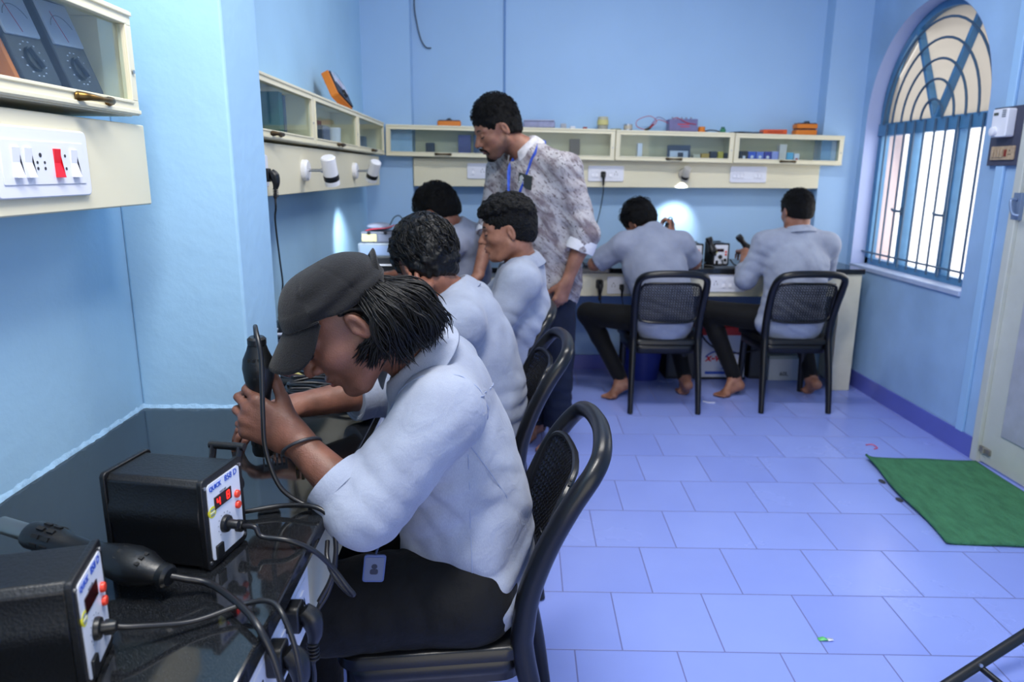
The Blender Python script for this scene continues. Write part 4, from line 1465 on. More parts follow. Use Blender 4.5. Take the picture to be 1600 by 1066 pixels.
    for i in range(62):
        q = rnd.choice((1, 1, 1, -1))
        a = (i / 61) ** .9                                     # 0 by the ear .. 1 back of the head
        p0 = np.array([-.038 - .046 * math.sin(a * 1.5), q * (.074 * math.cos(a * 1.45) + .003), .026 - .016 * a + .010 * rnd.random()])
        L = .100 + .030 * rnd.random()
        p3 = p0 + np.array([.030 * (1 - a) - .034 * a + rnd.gauss(0, .008), rnd.gauss(0, .006), -L])
        out = np.array([-.85 * a - .10, q * (1 - .7 * a), 0]) * (.026 + .014 * rnd.random())
        lock(p0, p0 + (p3 - p0) * .25 + out * 1.2, p0 + (p3 - p0) * .7 + out * 1.3, p3 + out * .2, 12, .005, .0013)
    for i in range(20):                                        # locks swept forward below the ear lobe
        q = 1 if i % 4 else -1
        p0 = np.array([-.042 + rnd.gauss(0, .006), q * .073, -.004 + rnd.gauss(0, .008)])
        p3 = np.array([.012 + rnd.gauss(0, .009), q * .071, -.058 + rnd.gauss(0, .014)])
        lock(p0, p0 + np.array([-.004, q * .016, -.020]), p3 + np.array([-.022, q * .016, .004]), p3, 11, .003, .0013)
    obj('hair_locks', strand_mesh(st), HAIR_M, P, world=True, sharp=0)
    # bangle
    d = unit(J['wrL'] - J['elL']); c = J['wrL'] - d * .022; Fm = frame_from(c, c + d * .01 + V3(.004, 0, .001))
    obj('bangle', MB().tube([Fm @ Vector((.0345 * math.cos(t), .0345 * math.sin(t), .004 * math.sin(t * 1 + .6))) for t in np.linspace(0, 2 * PI, 30)[:-1]], .0032, 10, smooth=2, closed=True), mat('grey_rubber_bangle', '2b2d33', rough=.35), P, world=True)
    # cap
    CAPM = mat('washed_black_cotton', '151518', rough=.88, bump=.35, bscale=420, var=.22, vscale=16, spec=.2, sheen=.12)
    K = thing('baseball_cap', 'washed black baseball cap worn by the nearest student', 'cap', H(0, 0, .04))
    C = Field((-.44, 1.16, 1.0), (-.10, 1.44, 1.27), .0033)
    H.ell(C, (.002, 0, .036), (.093, .084, .074), 0)
    H.ell(C, (-.045, 0, .040), (.050, .070, .052), .02)
    H.ell(C, (.030, 0, .052), (.055, .066, .055), .02)
    nb = H.R @ np.array([.20, 0, -1.0])
    C.plane(H(0, 0, .034), nb, .003)
    H.ell(C, (-.002, 0, .030), (.084, .070, .058), .003, 'sub')
    H.ell(C, (-.105, 0, .022), (.040, .034, .040), .004, 'sub')
    def capn(p):
        q = H.local(p)
        w = .0035 * (noise3(q * 22, 8) - .5) * 2
        w -= .0018 * np.exp(-(q[:, 1] / .0022) ** 2)
        an = np.arctan2(q[:, 1], q[:, 0])
        for sa in (1.05, 2.05, -1.05, -2.05): w -= .0018 * np.exp(-((an - sa) / .03) ** 2)
        band = q[:, 2] - (.034 + .20 * q[:, 0])
        w += .0014 * (band < .024)
        w += .0035 * np.sin(band * 180 + q[:, 0] * 60 + 6 * noise3(q * 14, 2)) * np.exp(-((band - .02) / .03) ** 2) * (q[:, 0] < .04)
        return w
    C.disp(capn, .015)
    soft('crown', C, CAPM, K)
    rows = []
    for j in range(11):
        v = j / 10; row = []
        for i in range(33):
            u = -1 + 2 * i / 32
            a = u * 1.20
            rx, ry = .088 * math.cos(a) + .004, .080 * math.sin(a)
            z = .034 + .20 * rx - .001
            L = (.070 + .016 * u * u) * max(0, 1 - abs(u) ** 5) ** .6
            x = rx + L * v * math.cos(.50 + .25 * u * u); zz = z - L * v * math.sin(.50 + .45 * u * u) - .006 * u * u * v
            row.append(Vector(H(x, ry * (1 + .03 * v * (1 - u * u)), zz)))
        rows.append(row)
    obj('brim', MB().grid(rows), CAPM, K, world=True, solid=.0045, sharp=0)
    b = MB().tube([Vector(H(.089 * math.cos(a) + .006, .083 * math.sin(a), .036 + .20 * (.089 * math.cos(a)))) for a in np.linspace(-1.25, 1.25, 20)], .0022, 6, smooth=2)
    obj('brim_seam', b, CAPM, K, world=True)
    rows = []
    for w in (0, .5, 1.0):
        rows.append([Vector(H(-.074 - .020 * math.cos(t) - .012 * w, .044 * math.sin(t), .030 + .036 * math.cos(t) + .004 * w)) for t in np.linspace(-1.5, 1.5, 22)])
    obj('rear_opening', MB().grid(rows), CAPM, K, world=True, solid=.003, sharp=0)
    obj('strap', MB().tube([Vector(H(-.088 + .02 * (abs(y) / .05) ** 2, y, .013)) for y in np.linspace(-.05, .05, 9)], .008, 8, smooth=2, flat=(.25, 1)), CAPM, K, world=True)
student_cap()
# ---- the other students
def person(label, loc): return thing('person', label, 'person', loc)

def sleeves_done(P, J, cuff, r, m, w=.03):
    for s in 'LR':
        c, past = cuff[s]
        d = J['wr' + s] - J['el' + s] if past else J['el' + s] - J['sh' + s]
        cuff_band('cuff', c, d, r, m, P, w=w, off=.004)

FIST = ((.9, 1.1, .7),) * 4
LOOSE = ((.35, .45, .3), (.4, .5, .3), (.45, .55, .35), (.5, .6, .35))

def fuzz(H, P, seed, count, grow, top, L=.016, r=.0008, m=None, low=-.45):
    rnd = random.Random(seed)
    def reg(v):
        if v[2] < low: return False
        if v[0] > .35 and v[2] < .30: return False
        if abs(v[1]) > .62 and v[0] > -.35 and v[2] < .18: return False
        return True
    st = scalp_strands(H, rnd, count, reg, lambda p, q: (q.gauss(.1, .5), q.gauss(0, .5), q.gauss(-.3, .4)), L=L, r=r, lift=.0035, steps=3, rad=(.098 + grow, .075 + grow, .083 + grow + top), ctr=(-.014, 0, .037 + top * .4))
    obj('hair_tips', strand_mesh(st, 4), m or HAIR_SHORT, P, world=True, sharp=0)

def student_second():
    J = arr(dict(pel=(-.06, 2.28, .535), wai=(-.055, 2.28, .66), che=(-.085, 2.275, .80), nec=(-.165, 2.255, .985), hd=(-.245, 2.255, 1.085),
                 shL=(-.125, 2.09, .925), shR=(-.105, 2.43, .925), elL=(-.30, 2.03, .862), elR=(-.30, 2.50, .868),
                 wrL=(-.255, 2.135, .955), wrR=(-.50, 2.42, .868), hipL=(-.08, 2.19, .515), hipR=(-.08, 2.37, .515),
                 knL=(-.50, 2.17, .505), knR=(-.50, 2.42, .505), anL=(-.455, 2.16, .085), anR=(-.455, 2.42, .085)))
    H = Head(J['hd'], (-.62, .66, -.42), scale=1.05)
    P = person('seated student with wavy black hair seen from behind, hand raised to his chin', (-.07, 2.28, 0))
    F = body_field(J, H, .0045, hands={'L': dict(d=(.12, .10, .98), n=(-.3, .9, -.1), curls=((.7, .9, .5), (.6, .8, .5), (.5, .7, .4), (.4, .6, .4)), thumb=(.5, .7, .5), size=.95),
                                        'R': dict(d=(-.9, -.3, -.1), n=(-.1, 0, -1), curls=LOOSE)},
                   feet={'L': ((-.42, 2.16, .03), (-.55, 2.155, .022), (-.605, 2.155, .013)), 'R': ((-.42, 2.42, .03), (-.55, 2.425, .022), (-.605, 2.43, .013))})
    soft('body', F, SKIN_A, P)
    cu = {s: (J['el' + s] + (J['wr' + s] - J['el' + s]) * .25, True) for s in 'LR'}
    S = shirt_field(J, .0055, r=(.165, .155, .165, .135), s=.78, sl=(.070, .062, .056), cuff=cu, hem=((0, 0, .462), (.1, 0, -1)))
    S.disp(folds(((-.20, 2.06, .88), .09, (.6, 0, .8), .05, .005), ((-.03, 2.25, .85), .16, (.75, .2, -.6), .10, .003), ((.02, 2.25, .62), .14, (-.2, 0, .95), .06, .006), base=.004, seed=14))
    soft('shirt', S, SHIRT, P)
    collar('collar', P, J['nec'] + V3(.004, .0, .006), J['hd'] - J['nec'] + V3(0, 0, .05), (-.7, .5, -.5), .064, SHIRT, h=.030, drop=.05)
    sleeves_done(P, J, cu, .056, SHIRT)
    soft('trousers', trouser_field(J, .008), BLACK_CLOTH, P)
    A = Field((-.42, 2.08, .92), (-.07, 2.43, 1.27), .0042)
    cap_hair(A, H, grow=.016, low=-.062, top=.010, amp=.007, freq=55, seed=5)
    soft('hair', A, HAIR_M, P)
    rnd = random.Random(5)
    st = scalp_strands(H, rnd, 420, lambda v: v[2] > -.35 and not (v[0] > .45 and v[2] < .35) and not (abs(v[1]) > .8 and v[2] < -.1),
                       lambda p, r: (-.35 - .5 * (p[0] > -.02), .25 * math.sin(p[0] * 60) + r.gauss(0, .35), -.75 + r.gauss(0, .3)), L=.06, r=.0015, lift=.005, rad=(.115, .092, .104), ctr=(-.016, 0, .036), wave=.35)
    obj('hair_locks', strand_mesh(st), HAIR_M, P, world=True, sharp=0)

def student_curly():
    J = arr(dict(pel=(.035, 2.84, .535), wai=(.045, 2.83, .66), che=(.065, 2.815, .81), nec=(.075, 2.79, 1.025), hd=(.020, 2.765, 1.150),
                 shL=(.065, 2.63, .965), shR=(.085, 2.975, .965), elL=(-.055, 2.575, .775), elR=(-.08, 3.03, .79),
                 wrL=(-.275, 2.62, .862), wrR=(-.30, 2.95, .862), hipL=(.0, 2.75, .515), hipR=(.0, 2.93, .515),
                 knL=(-.43, 2.72, .505), knR=(-.43, 2.97, .505), anL=(-.41, 2.72, .085), anR=(-.41, 2.97, .085)))
    H = Head(J['hd'], (-.985, -.05, -.14), scale=1.0)
    P = person('seated student with curly black hair in profile, pale shirt, before the printed shirt', (.03, 2.84, 0))
    F = body_field(J, H, .0038, hands={'L': dict(d=(-.95, .1, -.1), n=(0, .2, -1), curls=LOOSE), 'R': dict(d=(-.95, -.2, -.1), n=(0, 0, -1), curls=LOOSE)},
                   feet={'L': ((-.375, 2.72, .03), (-.505, 2.715, .022), (-.56, 2.715, .013)), 'R': ((-.375, 2.97, .03), (-.505, 2.975, .022), (-.56, 2.98, .013))})
    soft('body', F, [SKIN_C, LIP], P, slots=lips_slots(H))
    brows(H, P)
    cu = {s: (J['el' + s] + (J['wr' + s] - J['el' + s]) * .3, True) for s in 'LR'}
    S = shirt_field(J, .005, r=(.165, .155, .165, .135), s=.76, sl=(.068, .062, .056), cuff=cu, hem=((0, 0, .455), (.1, 0, -1)))
    S.disp(folds(((.03, 2.60, .88), .09, (.3, .2, .9), .05, .006), ((.10, 2.72, .78), .14, (.6, .3, .7), .06, .005), ((-.02, 2.6, .80), .08, (.8, 0, .5), .04, .005), base=.004, seed=24))
    soft('shirt', S, SHIRT, P)
    collar('collar', P, J['nec'] + V3(.002, 0, .0), J['hd'] - J['nec'] + V3(.0, 0, .10), (-.9, -.1, -.4), .062, SHIRT, h=.034, drop=.052, opening=.5)
    sleeves_done(P, J, cu, .056, SHIRT)
    soft('trousers', trouser_field(J, .008), BLACK_CLOTH, P)
    A = Field((-.16, 2.60, 1.02), (.20, 2.93, 1.36), .0036)
    cap_hair(A, H, grow=.006, low=-.048, amp=.003, freq=120, seed=8)
    rnd = random.Random(8)
    n = 0
    while n < 1100:
        v = unit([rnd.gauss(0, 1) for _ in range(3)])
        if v[2] < .02 or (v[0] > .3 and v[2] < .26 - .1 * v[0]): continue
        if abs(v[1]) > .72 and v[2] < .3: continue
        p = np.array([-.006, 0, .050]) + v * np.array([.103, .080, .084]) * (.94 + .14 * rnd.random())
        A.ball(H(*p), .0060 + .0050 * rnd.random(), .0025); n += 1
    A.disp(lambda p: .005 * (noise3(p * 190, 4) - .5), .01)
    soft('hair', A, HAIR_CURL, P)

def student_corner():
    J = arr(dict(pel=(-.20, 3.70, .535), wai=(-.195, 3.70, .68), che=(-.195, 3.695, .86), nec=(-.245, 3.665, 1.085), hd=(-.325, 3.64, 1.165),
                 shL=(-.265, 3.50, 1.02), shR=(-.115, 3.80, 1.025), elL=(-.36, 3.47, .87), elR=(-.24, 3.98, .86),
                 wrL=(-.52, 3.62, .862), wrR=(-.43, 4.02, .862), hipL=(-.22, 3.61, .515), hipR=(-.17, 3.78, .515),
                 knL=(-.55, 3.72, .505), knR=(-.50, 3.95, .505), anL=(-.50, 3.72, .085), anR=(-.46, 3.93, .085)))
    H = Head(J['hd'], (-.80, .25, -.52), scale=1.06)
    P = person('student in grey blue shirt bending over the corner of the bench, back turned', (-.20, 3.70, 0))
    F = body_field(J, H, .0055, hands={'L': dict(d=(-.9, .3, -.1), n=(0, 0, -1), curls=LOOSE), 'R': dict(d=(-.9, -.1, -.1), n=(0, 0, -1), curls=LOOSE)},
                   feet={'L': ((-.465, 3.71, .03), (-.59, 3.74, .022), (-.645, 3.75, .013)), 'R': ((-.425, 3.92, .03), (-.55, 3.95, .022), (-.60, 3.96, .013))})
    soft('body', F, SKIN_A, P)
    cu = {s: (J['sh' + s] + (J['el' + s] - J['sh' + s]) * .75, False) for s in 'LR'}
    S = shirt_field(J, .006, r=(.165, .155, .165, .135), s=.76, sl=(.068, .062, .062), cuff=cu, hem=((0, 0, .46), (.1, 0, -1)), inner=.05)
    S.disp(folds(((-.12, 3.65, .9), .15, (.6, .3, .7), .07, .006), base=.004, seed=34))
    soft('shirt', S, SHIRT2, P)
    collar('collar', P, J['nec'] + V3(.002, 0, .0), J['hd'] - J['nec'] + V3(.0, 0, .05), (-.8, .3, -.5), .062, SHIRT2, h=.028, drop=.045)
    sleeves_done(P, J, cu, .060, SHIRT2)
    soft('trousers', trouser_field(J, .009), BLACK_CLOTH, P)
    A = Field((-.50, 3.46, .99), (-.16, 3.82, 1.36), .0048)
    cap_hair(A, H, grow=.013, low=-.050, top=.008, amp=.004, freq=110, seed=6)
    soft('hair', A, HAIR_SHORT, P)
    fuzz(H, P, 61, 600, .013, .008, L=.022, r=.0011)

def student_bench_bent():
    J = arr(dict(pel=(.95, 4.14, .535), wai=(.94, 4.16, .68), che=(.90, 4.215, .83), nec=(.888, 4.335, 1.015), hd=(.838, 4.425, 1.072),
                 shL=(.722, 4.275, .945), shR=(1.062, 4.275, .950), elL=(.560, 4.36, .822), elR=(1.165, 4.33, .835),
                 wrL=(.72, 4.55, .865), wrR=(1.055, 4.47, .985), hipL=(.86, 4.17, .515), hipR=(1.03, 4.17, .515),
                 knL=(.535, 4.37, .515), knR=(1.09, 4.58, .50), anL=(.745, 4.325, .110), anR=(1.150, 4.33, .115)))
    H = Head(J['hd'], (-.52, .62, -.58), scale=1.0, roll=-.15)
    P = person('barefoot student bending low over the back bench, hand lifted beside his head', (.95, 4.14, 0))
    F = body_field(J, H, .005, hands={'L': dict(d=(.75, .6, -.1), n=(0, 0, -1), curls=LOOSE), 'R': dict(d=(-.10, .25, .95), n=(-.8, .5, 0), curls=FIST, thumb=(.6, .6, .5))},
                   feet={'L': ((.775, 4.30, .075), (.690, 4.262, .020), (.640, 4.235, .012)), 'R': ((1.152, 4.25, .088), (1.152, 4.345, .022), (1.152, 4.40, .013))})
    soft('body', F, SKIN_C, P)
    cu = {'L': (J['sh' + 'L'] + (J['elL'] - J['shL']) * .86, False), 'R': (J['shR'] + (J['elR'] - J['shR']) * .86, False)}
    S = shirt_field(J, .0055, r=(.178, .165, .172, .140), s=.74, sl=(.072, .066, .066), cuff=cu, hem=((0, 0, .448), (0, -.1, -1)), inner=.052)
    S.disp(folds(((.70, 4.30, .90), .09, (.8, .1, -.6), .05, .006), ((.95, 4.1, .60), .15, (.3, 0, .95), .06, .006), ((1.05, 4.25, .88), .1, (.7, 0, .7), .05, .005), base=.004, seed=44))
    soft('shirt', S, SHIRT2, P)
    collar('collar', P, J['nec'] + V3(.002, -.002, .0), J['hd'] - J['nec'] + V3(.02, 0, .06), (-.3, .8, -.4), .060, SHIRT2, h=.026, drop=.045)
    sleeves_done(P, J, cu, .064, SHIRT2, w=.02)
    soft('trousers', trouser_field(J, .007, r=(.086, .068, .055, .045)), BLACK_CLOTH, P)
    A = Field((.64, 4.24, .90), (1.02, 4.62, 1.28), .0045)
    cap_hair(A, H, grow=.014, low=-.052, top=.010, amp=.006, freq=80, seed=7)
    soft('hair', A, HAIR_SHORT, P)
    rnd = random.Random(7)
    st = scalp_strands(H, rnd, 160, lambda v: v[2] > .2, lambda p, r: (.8 + r.gauss(0, .4), r.gauss(0, .6), .1), L=.05, r=.0016, lift=.010, rad=(.112, .090, .104), ctr=(-.016, 0, .036), wave=.2)
    obj('hair_locks', strand_mesh(st), HAIR_SHORT, P, world=True, sharp=0)

def student_window():
    J = arr(dict(pel=(1.725, 4.165, .535), wai=(1.725, 4.165, .68), che=(1.735, 4.19, .83), nec=(1.748, 4.24, 1.035), hd=(1.738, 4.285, 1.150),
                 shL=(1.558, 4.245, .962), shR=(1.925, 4.245, .955), elL=(1.470, 4.285, .745), elR=(1.975, 4.36, .79),
                 wrL=(1.535, 4.53, .885), wrR=(1.93, 4.58, .865), hipL=(1.63, 4.19, .515), hipR=(1.81, 4.19, .515),
                 knL=(1.290, 4.40, .525), knR=(1.92, 4.58, .50), anL=(1.470, 4.355, .115), anR=(1.955, 4.345, .115)))
    H = Head(J['hd'], (-.22, .93, -.22), scale=1.0)
    P = person('barefoot student sitting upright at the back bench nearest the window', (1.725, 4.165, 0))
    F = body_field(J, H, .005, hands={'L': dict(d=(.1, .95, -.1), n=(0, 0, -1), curls=LOOSE), 'R': dict(d=(-.4, .9, -.1), n=(0, 0, -1), curls=LOOSE)},
                   feet={'L': ((1.505, 4.335, .060), (1.405, 4.300, .020), (1.350, 4.275, .012)), 'R': ((1.965, 4.275, .085), (1.958, 4.370, .022), (1.955, 4.425, .013))})
    soft('body', F, SKIN_C, P)
    cu = {s: (J['el' + s] + (J['wr' + s] - J['el' + s]) * .35, True) for s in 'LR'}
    S = shirt_field(J, .0055, r=(.185, .165, .170, .140), s=.72, sl=(.070, .064, .058), cuff=cu, hem=((0, 0, .448), (0, -.1, -1)), inner=.047)
    S.cone((1.60, 4.14, .62), (1.575, 4.15, .50), .06, .07, .05)
    S.disp(folds(((1.72, 4.1, .60), .2, (.4, 0, .9), .06, .007), ((1.53, 4.28, .85), .1, (.5, .2, .8), .05, .006), ((1.75, 4.1, .80), .14, (.7, 0, .5), .08, .005), base=.004, seed=54))
    soft('shirt', S, SHIRT, P)
    collar('collar', P, J['nec'] + V3(.0, -.002, .0), J['hd'] - J['nec'] + V3(0, 0, .06), (-.2, .9, -.3), .060, SHIRT, h=.032, drop=.045)
    sleeves_done(P, J, cu, .058, SHIRT)
    soft('trousers', trouser_field(J, .007, r=(.086, .068, .055, .045)), BLACK_CLOTH, P)
    A = Field((1.55, 4.09, 1.02), (1.92, 4.47, 1.36), .0045)
    cap_hair(A, H, grow=.009, low=-.052, top=.004, amp=.003, freq=130, seed=9)
    soft('hair', A, HAIR_SHORT, P)
    fuzz(H, P, 62, 600, .009, .004, L=.014, r=.0010)

def printed_shirt():
    m = bpy.data.materials.new('printed_cotton'); m.use_nodes = True
    nt = m.node_tree; L = nt.links; b = nt.nodes['Principled BSDF']
    tc = nt.nodes.new('ShaderNodeTexCoord')
    mp = nt.nodes.new('ShaderNodeMapping'); mp.vector_type = 'TEXTURE'; mp.inputs['Rotation'].default_value = (.25, .80, .3); mp.inputs['Scale'].default_value = (1, 1, .30)
    L.new(tc.outputs['Object'], mp.inputs[0])
    def noise(sc, det, src, dist=0):
        n = nt.nodes.new('ShaderNodeTexNoise'); n.inputs['Scale'].default_value = sc; n.inputs['Detail'].default_value = det; n.inputs['Distortion'].default_value = dist
        L.new(src, n.inputs['Vector']); return n.outputs['Fac']
    def ramp(f, p0, c0, p1, c1):
        r = nt.nodes.new('ShaderNodeValToRGB'); r.color_ramp.elements[0].position = p0; r.color_ramp.elements[0].color = c0; r.color_ramp.elements[1].position = p1; r.color_ramp.elements[1].color = c1
        L.new(f, r.inputs[0]); return r.outputs[0]
    def mix(f, a, c):
        x = nt.nodes.new('ShaderNodeMix'); x.data_type = 'RGBA'; L.new(f, x.inputs['Factor'])
        if isinstance(a, tuple): x.inputs['A'].default_value = a
        else: L.new(a, x.inputs['A'])
        x.inputs['B'].default_value = c; return x.outputs['Result']
    W, K = (1, 1, 1, 1), (0, 0, 0, 1)
    band = ramp(noise(6.5, 6, mp.outputs[0], .8), .45, K, .63, W)
    base = mix(band, (*lin('aeabaf'), 1), (*lin('746a70'), 1))
    fine = ramp(noise(45, 5, mp.outputs[0], .5), .55, K, .66, W)
    base = mix(fine, base, (*lin('655a5e'), 1))
    spk = ramp(noise(75, 2, tc.outputs['Object']), .66, K, .70, W)
    base = mix(spk, base, (*lin('3e393d'), 1))
    L.new(base, b.inputs['Base Color']); b.inputs['Roughness'].default_value = .8; b.inputs['Specular IOR Level'].default_value = .2
    n3 = noise(24, 4, tc.outputs['Object'], 1.2)
    bp = nt.nodes.new('ShaderNodeBump'); bp.inputs['Strength'].default_value = .3; bp.inputs['Distance'].default_value = .006
    L.new(n3, bp.inputs['Height']); L.new(bp.outputs[0], b.inputs['Normal'])
    return m

def instructor():
    J = arr(dict(pel=(.215, 3.54, .93), wai=(.205, 3.53, 1.06), che=(.175, 3.53, 1.23), nec=(.105, 3.545, 1.468), hd=(-.028, 3.52, 1.562),
                 shL=(.285, 3.41, 1.375), shR=(.005, 3.680, 1.375), elL=(.385, 3.36, 1.085), elR=(-.055, 3.60, 1.09),
                 wrL=(.305, 3.345, .865), wrR=(-.120, 3.45, .872), hipL=(.275, 3.475, .90), hipR=(.155, 3.605, .90),
                 knL=(.285, 3.47, .48), knR=(.175, 3.61, .48), anL=(.285, 3.49, .085), anR=(.195, 3.63, .085)))
    H = Head(J['hd'], (-.86, -.30, -.40), scale=1.10)
    P = person('standing bearded man in a printed shirt and blue lanyard watching the students', (.22, 3.54, 0))
    F = body_field(J, H, .0042, slim=1.1, neck_r=.056, hands={'L': dict(d=(-.35, -.05, -.93), n=(-.55, .80, .15), curls=((.35, .5, .3), (.4, .55, .35), (.45, .6, .35), (.5, .65, .4)), thumb=(.75, .35, .45), size=1.05),
                                                    'R': dict(d=(-.8, -.1, -.5), n=(-.3, 0, -.9), curls=LOOSE)},
                   feet={'L': ((.30, 3.525, .03), (.235, 3.41, .022), (.205, 3.36, .013)), 'R': ((.21, 3.665, .03), (.145, 3.55, .022), (.115, 3.50, .013))})
    def jaw(c):
        q = H.local(c)
        sm = lambda x, lo, hi: np.clip((x - lo) / (hi - lo), 0, 1)
        cheek = -.052 - .012 * sm(q[:, 0], .02, .07) + .030 * (1 - sm(q[:, 0], -.005, .02))
        w = sm(cheek - q[:, 2], -.008, .012) * sm(q[:, 2], -.135, -.115) * sm(q[:, 0], -.022, .002)
        return w
    soft('body', F, [stubble_skin('bearded_skin', SKIN_C, .8), LIP], P, slots=lips_slots(H), attr=jaw)
    brows(H, P)
    PS = printed_shirt()
    cuL = J['elL'] + (J['wrL'] - J['elL']) * .34; cuR = J['elR'] + (J['wrR'] - J['elR']) * .15
    cu = {'L': (cuL, True), 'R': (cuR, True)}
    J2 = dict(J); J2['pel'] = J['pel'] + V3(.005, 0, -.09)
    S = shirt_field(J2, .0055, r=(.190, .188, .190, .155), s=.80, sl=(.078, .070, .066), cuff=cu, hem=((0, 0, .795), (.12, -.1, -1)), inner=.052, sh_r=.066)
    S.disp(folds(((.33, 3.39, 1.2), .12, (.3, .2, .9), .07, .007), ((.12, 3.42, 1.1), .18, (.6, -.3, .7), .09, .007), ((.2, 3.42, .9), .14, (.5, 0, .8), .08, .006), base=.005, seed=64))
    soft('shirt', S, PS, P)
    collar('collar', P, J['nec'] + V3(.0, 0, .004), J['hd'] - J['nec'] + V3(.045, 0, .05), (-.72, -.55, -.4), .068, mat('shirt_collar_cotton', 'cfccd0', rough=.8, var=.25, vscale=40), h=.034, drop=.055, opening=.45)
    CW = mat('white_cuff_lining', 'dcdce2', rough=.85, bump=.2, bscale=60)
    cuff_band('cuff', cuL, J['wrL'] - J['elL'], .067, CW, P, w=.055, off=.004); cuff_band('cuff', cuR, J['wrR'] - J['elR'], .067, CW, P, w=.05, off=.004)
    T = trouser_field(J, .007, r=(.092, .078, .072, .070), pelvis=(.16, .75), hipr=.080, wr=.125)
    T.disp(folds(((.28, 3.47, .20), .14, (0, .2, 1), .05, .006), ((.28, 3.45, .50), .12, (.2, .2, 1), .06, .005), base=.004, seed=66))
    soft('jeans', T, JEANS, P)
    A = Field(J['hd'] - .19, J['hd'] + .22, .0045)
    cap_hair(A, H, grow=.006, low=-.042, top=.016, amp=.005, freq=110, seed=12)
    soft('hair', A, HAIR_SHORT, P)
    fuzz(H, P, 63, 800, .007, .016, L=.018, r=.0010)
    B = Field(J['hd'] - .19, J['hd'] + .15, .0036)
    H.ell(B, (.064, 0, -.100), (.026, .028, .019), 0)
    for s in (-1, 1):
        
        H.cone(B, (.101, s * .004, -.050), (.088, s * .027, -.062), .0055, .0045, .006)
        H.cone(B, (.088, s * .024, -.062), (.078, s * .022, -.080), .0030, .0035, .006)
    H.ell(B, (.092, 0, -.0655), (.016, .019, .0075), .003, 'sub')
    B.disp(lambda p: .003 * (noise3(p * 220, 2) - .5), .01)
    soft('beard', B, HAIR_SHORT, P, keep_big=False)
    # pocket patch
    # lanyard worn round the neck
    LM = mat('blue_lanyard', '2f55c0', rough=.6, var=.3, vscale=60)
    fr = unit(V3(-.7, -.7, 0)); lf = V3(.7, -.7, 0)
    LY = thing('lanyard', 'bright blue lanyard round the neck of the bearded man', 'lanyard', tuple(J['nec']))
    def surf(c, d, out=.004):
        d = unit(d)
        for t in np.arange(.32, 0, -.002):
            i = np.round((c + d * t - S.lo) / S.h).astype(int)
            if np.all(i >= 0) and np.all(i < S.n) and S.v[tuple(i)] < 0: return Vector(c + d * (t + out))
        return Vector(c)
    for sgn in (1, -1):
        pts = []
        for k in range(9):
            t = k / 8
            z = 1.46 - .30 * t
            c = np.array([.15 + .02 * t, 3.53, z]); off = sgn * (.072 * (1 - t) ** .8 + .004)
            pts.append(surf(c + lf * off, fr, .005))
        bk = [Vector(J['nec'] + lf * sgn * .075 + V3(.02, .02, .035)), Vector(J['nec'] + lf * sgn * .04 + V3(.075, .055, .035))]
        obj('strap', MB().tube(bk[::-1] + pts, .012, 8, smooth=4, flat=(.14, 1.0), up=tuple(fr)), LM, LY, world=True)
    e = surf(np.array([.17, 3.53, 1.155]), fr, .006)
    obj('clip', MB().tube([e, e + Vector((0, 0, -.03))], .005, 8, smooth=0), STEEL, LY, world=True)
    # dark patch with a white emblem on the chest pocket
    c = surf(np.array([.18, 3.53, 1.325]) + lf * .045, fr, .013)
    F4 = Matrix(((lf[0], 0, fr[0], c.x), (lf[1], 0, fr[1], c.y), (0, 1, 0, c.z), (0, 0, 0, 1)))
    F4 = F4 @ Matrix.Rotation(-.22, 4, 'Z') @ Matrix.Rotation(.12, 4, 'X')
    pk = obj('pocket_patch', MB().cbox((0, 0, 0), (.088, .066, .004), F4), mat('dark_olive_patch', '3c413f', rough=.85), P, world=True, bevel=.002)
    w = MB()
    for x, y, sx, sy in ((-.022, 0, .010, .046), (-.022, .012, .024, .010), (-.022, -.010, .030, .010), (-.030, .004, .008, .012), (-.012, -.004, .008, .010)):
        w.cbox((x, y, .0028), (sx, sy, .002), F4)
    obj('patch_print', w, mat('patch_white', 'd8dad8', rough=.8), pk, world=True, smooth=False)

student_second(); student_curly(); student_corner(); student_bench_bent(); student_window(); instructor()
c6 = dup(ch, label='black plastic chair under the student bending over the corner, mostly hidden'); place(c6, -.285, 3.72, PI / 2 - .25)
# ------------------------------------------------------------------ hot air stations on the near counter
CASE = mat('station_case_black', '0f1013', rough=.42, bump=.12, bscale=260, spec=.45)
PANEL_W = mat('station_panel_white', 'dfe3ee', rough=.35)
BLUE_INK = mat('blue_print', '2b52b8', rough=.5)
RED_BTN = mat('red_button', 'e0402a', rough=.35)
GREY_INK = mat('grey_print', '707684', rough=.5)
YEL = mat('yellow_sticker', 'd8d238', rough=.5)
DISP = mat('display_dark_red', '2a0608', rough=.25, spec=.4)
LED = mat('red_led_digits', 'ff2a1c', rough=.4, emit='ff2014', estr=2.2)

def seg_digit(ch_, w, h, t):
    """seven segment strokes as boxes in x,y (centre origin)"""
    on = {'0': 'abcdef', '1': 'bc', '4': 'bcfg', '8': 'abcdefg', '-': 'g', ' ': ''}[ch_]
    P = {'a': (0, h / 2, w, t), 'g': (0, 0, w, t), 'd': (0, -h / 2, w, t), 'b': (w / 2, h / 4, t, h / 2), 'c': (w / 2, -h / 4, t, h / 2), 'f': (-w / 2, h / 4, t, h / 2), 'e': (-w / 2, -h / 4, t, h / 2)}
    return [P[q] for q in on]

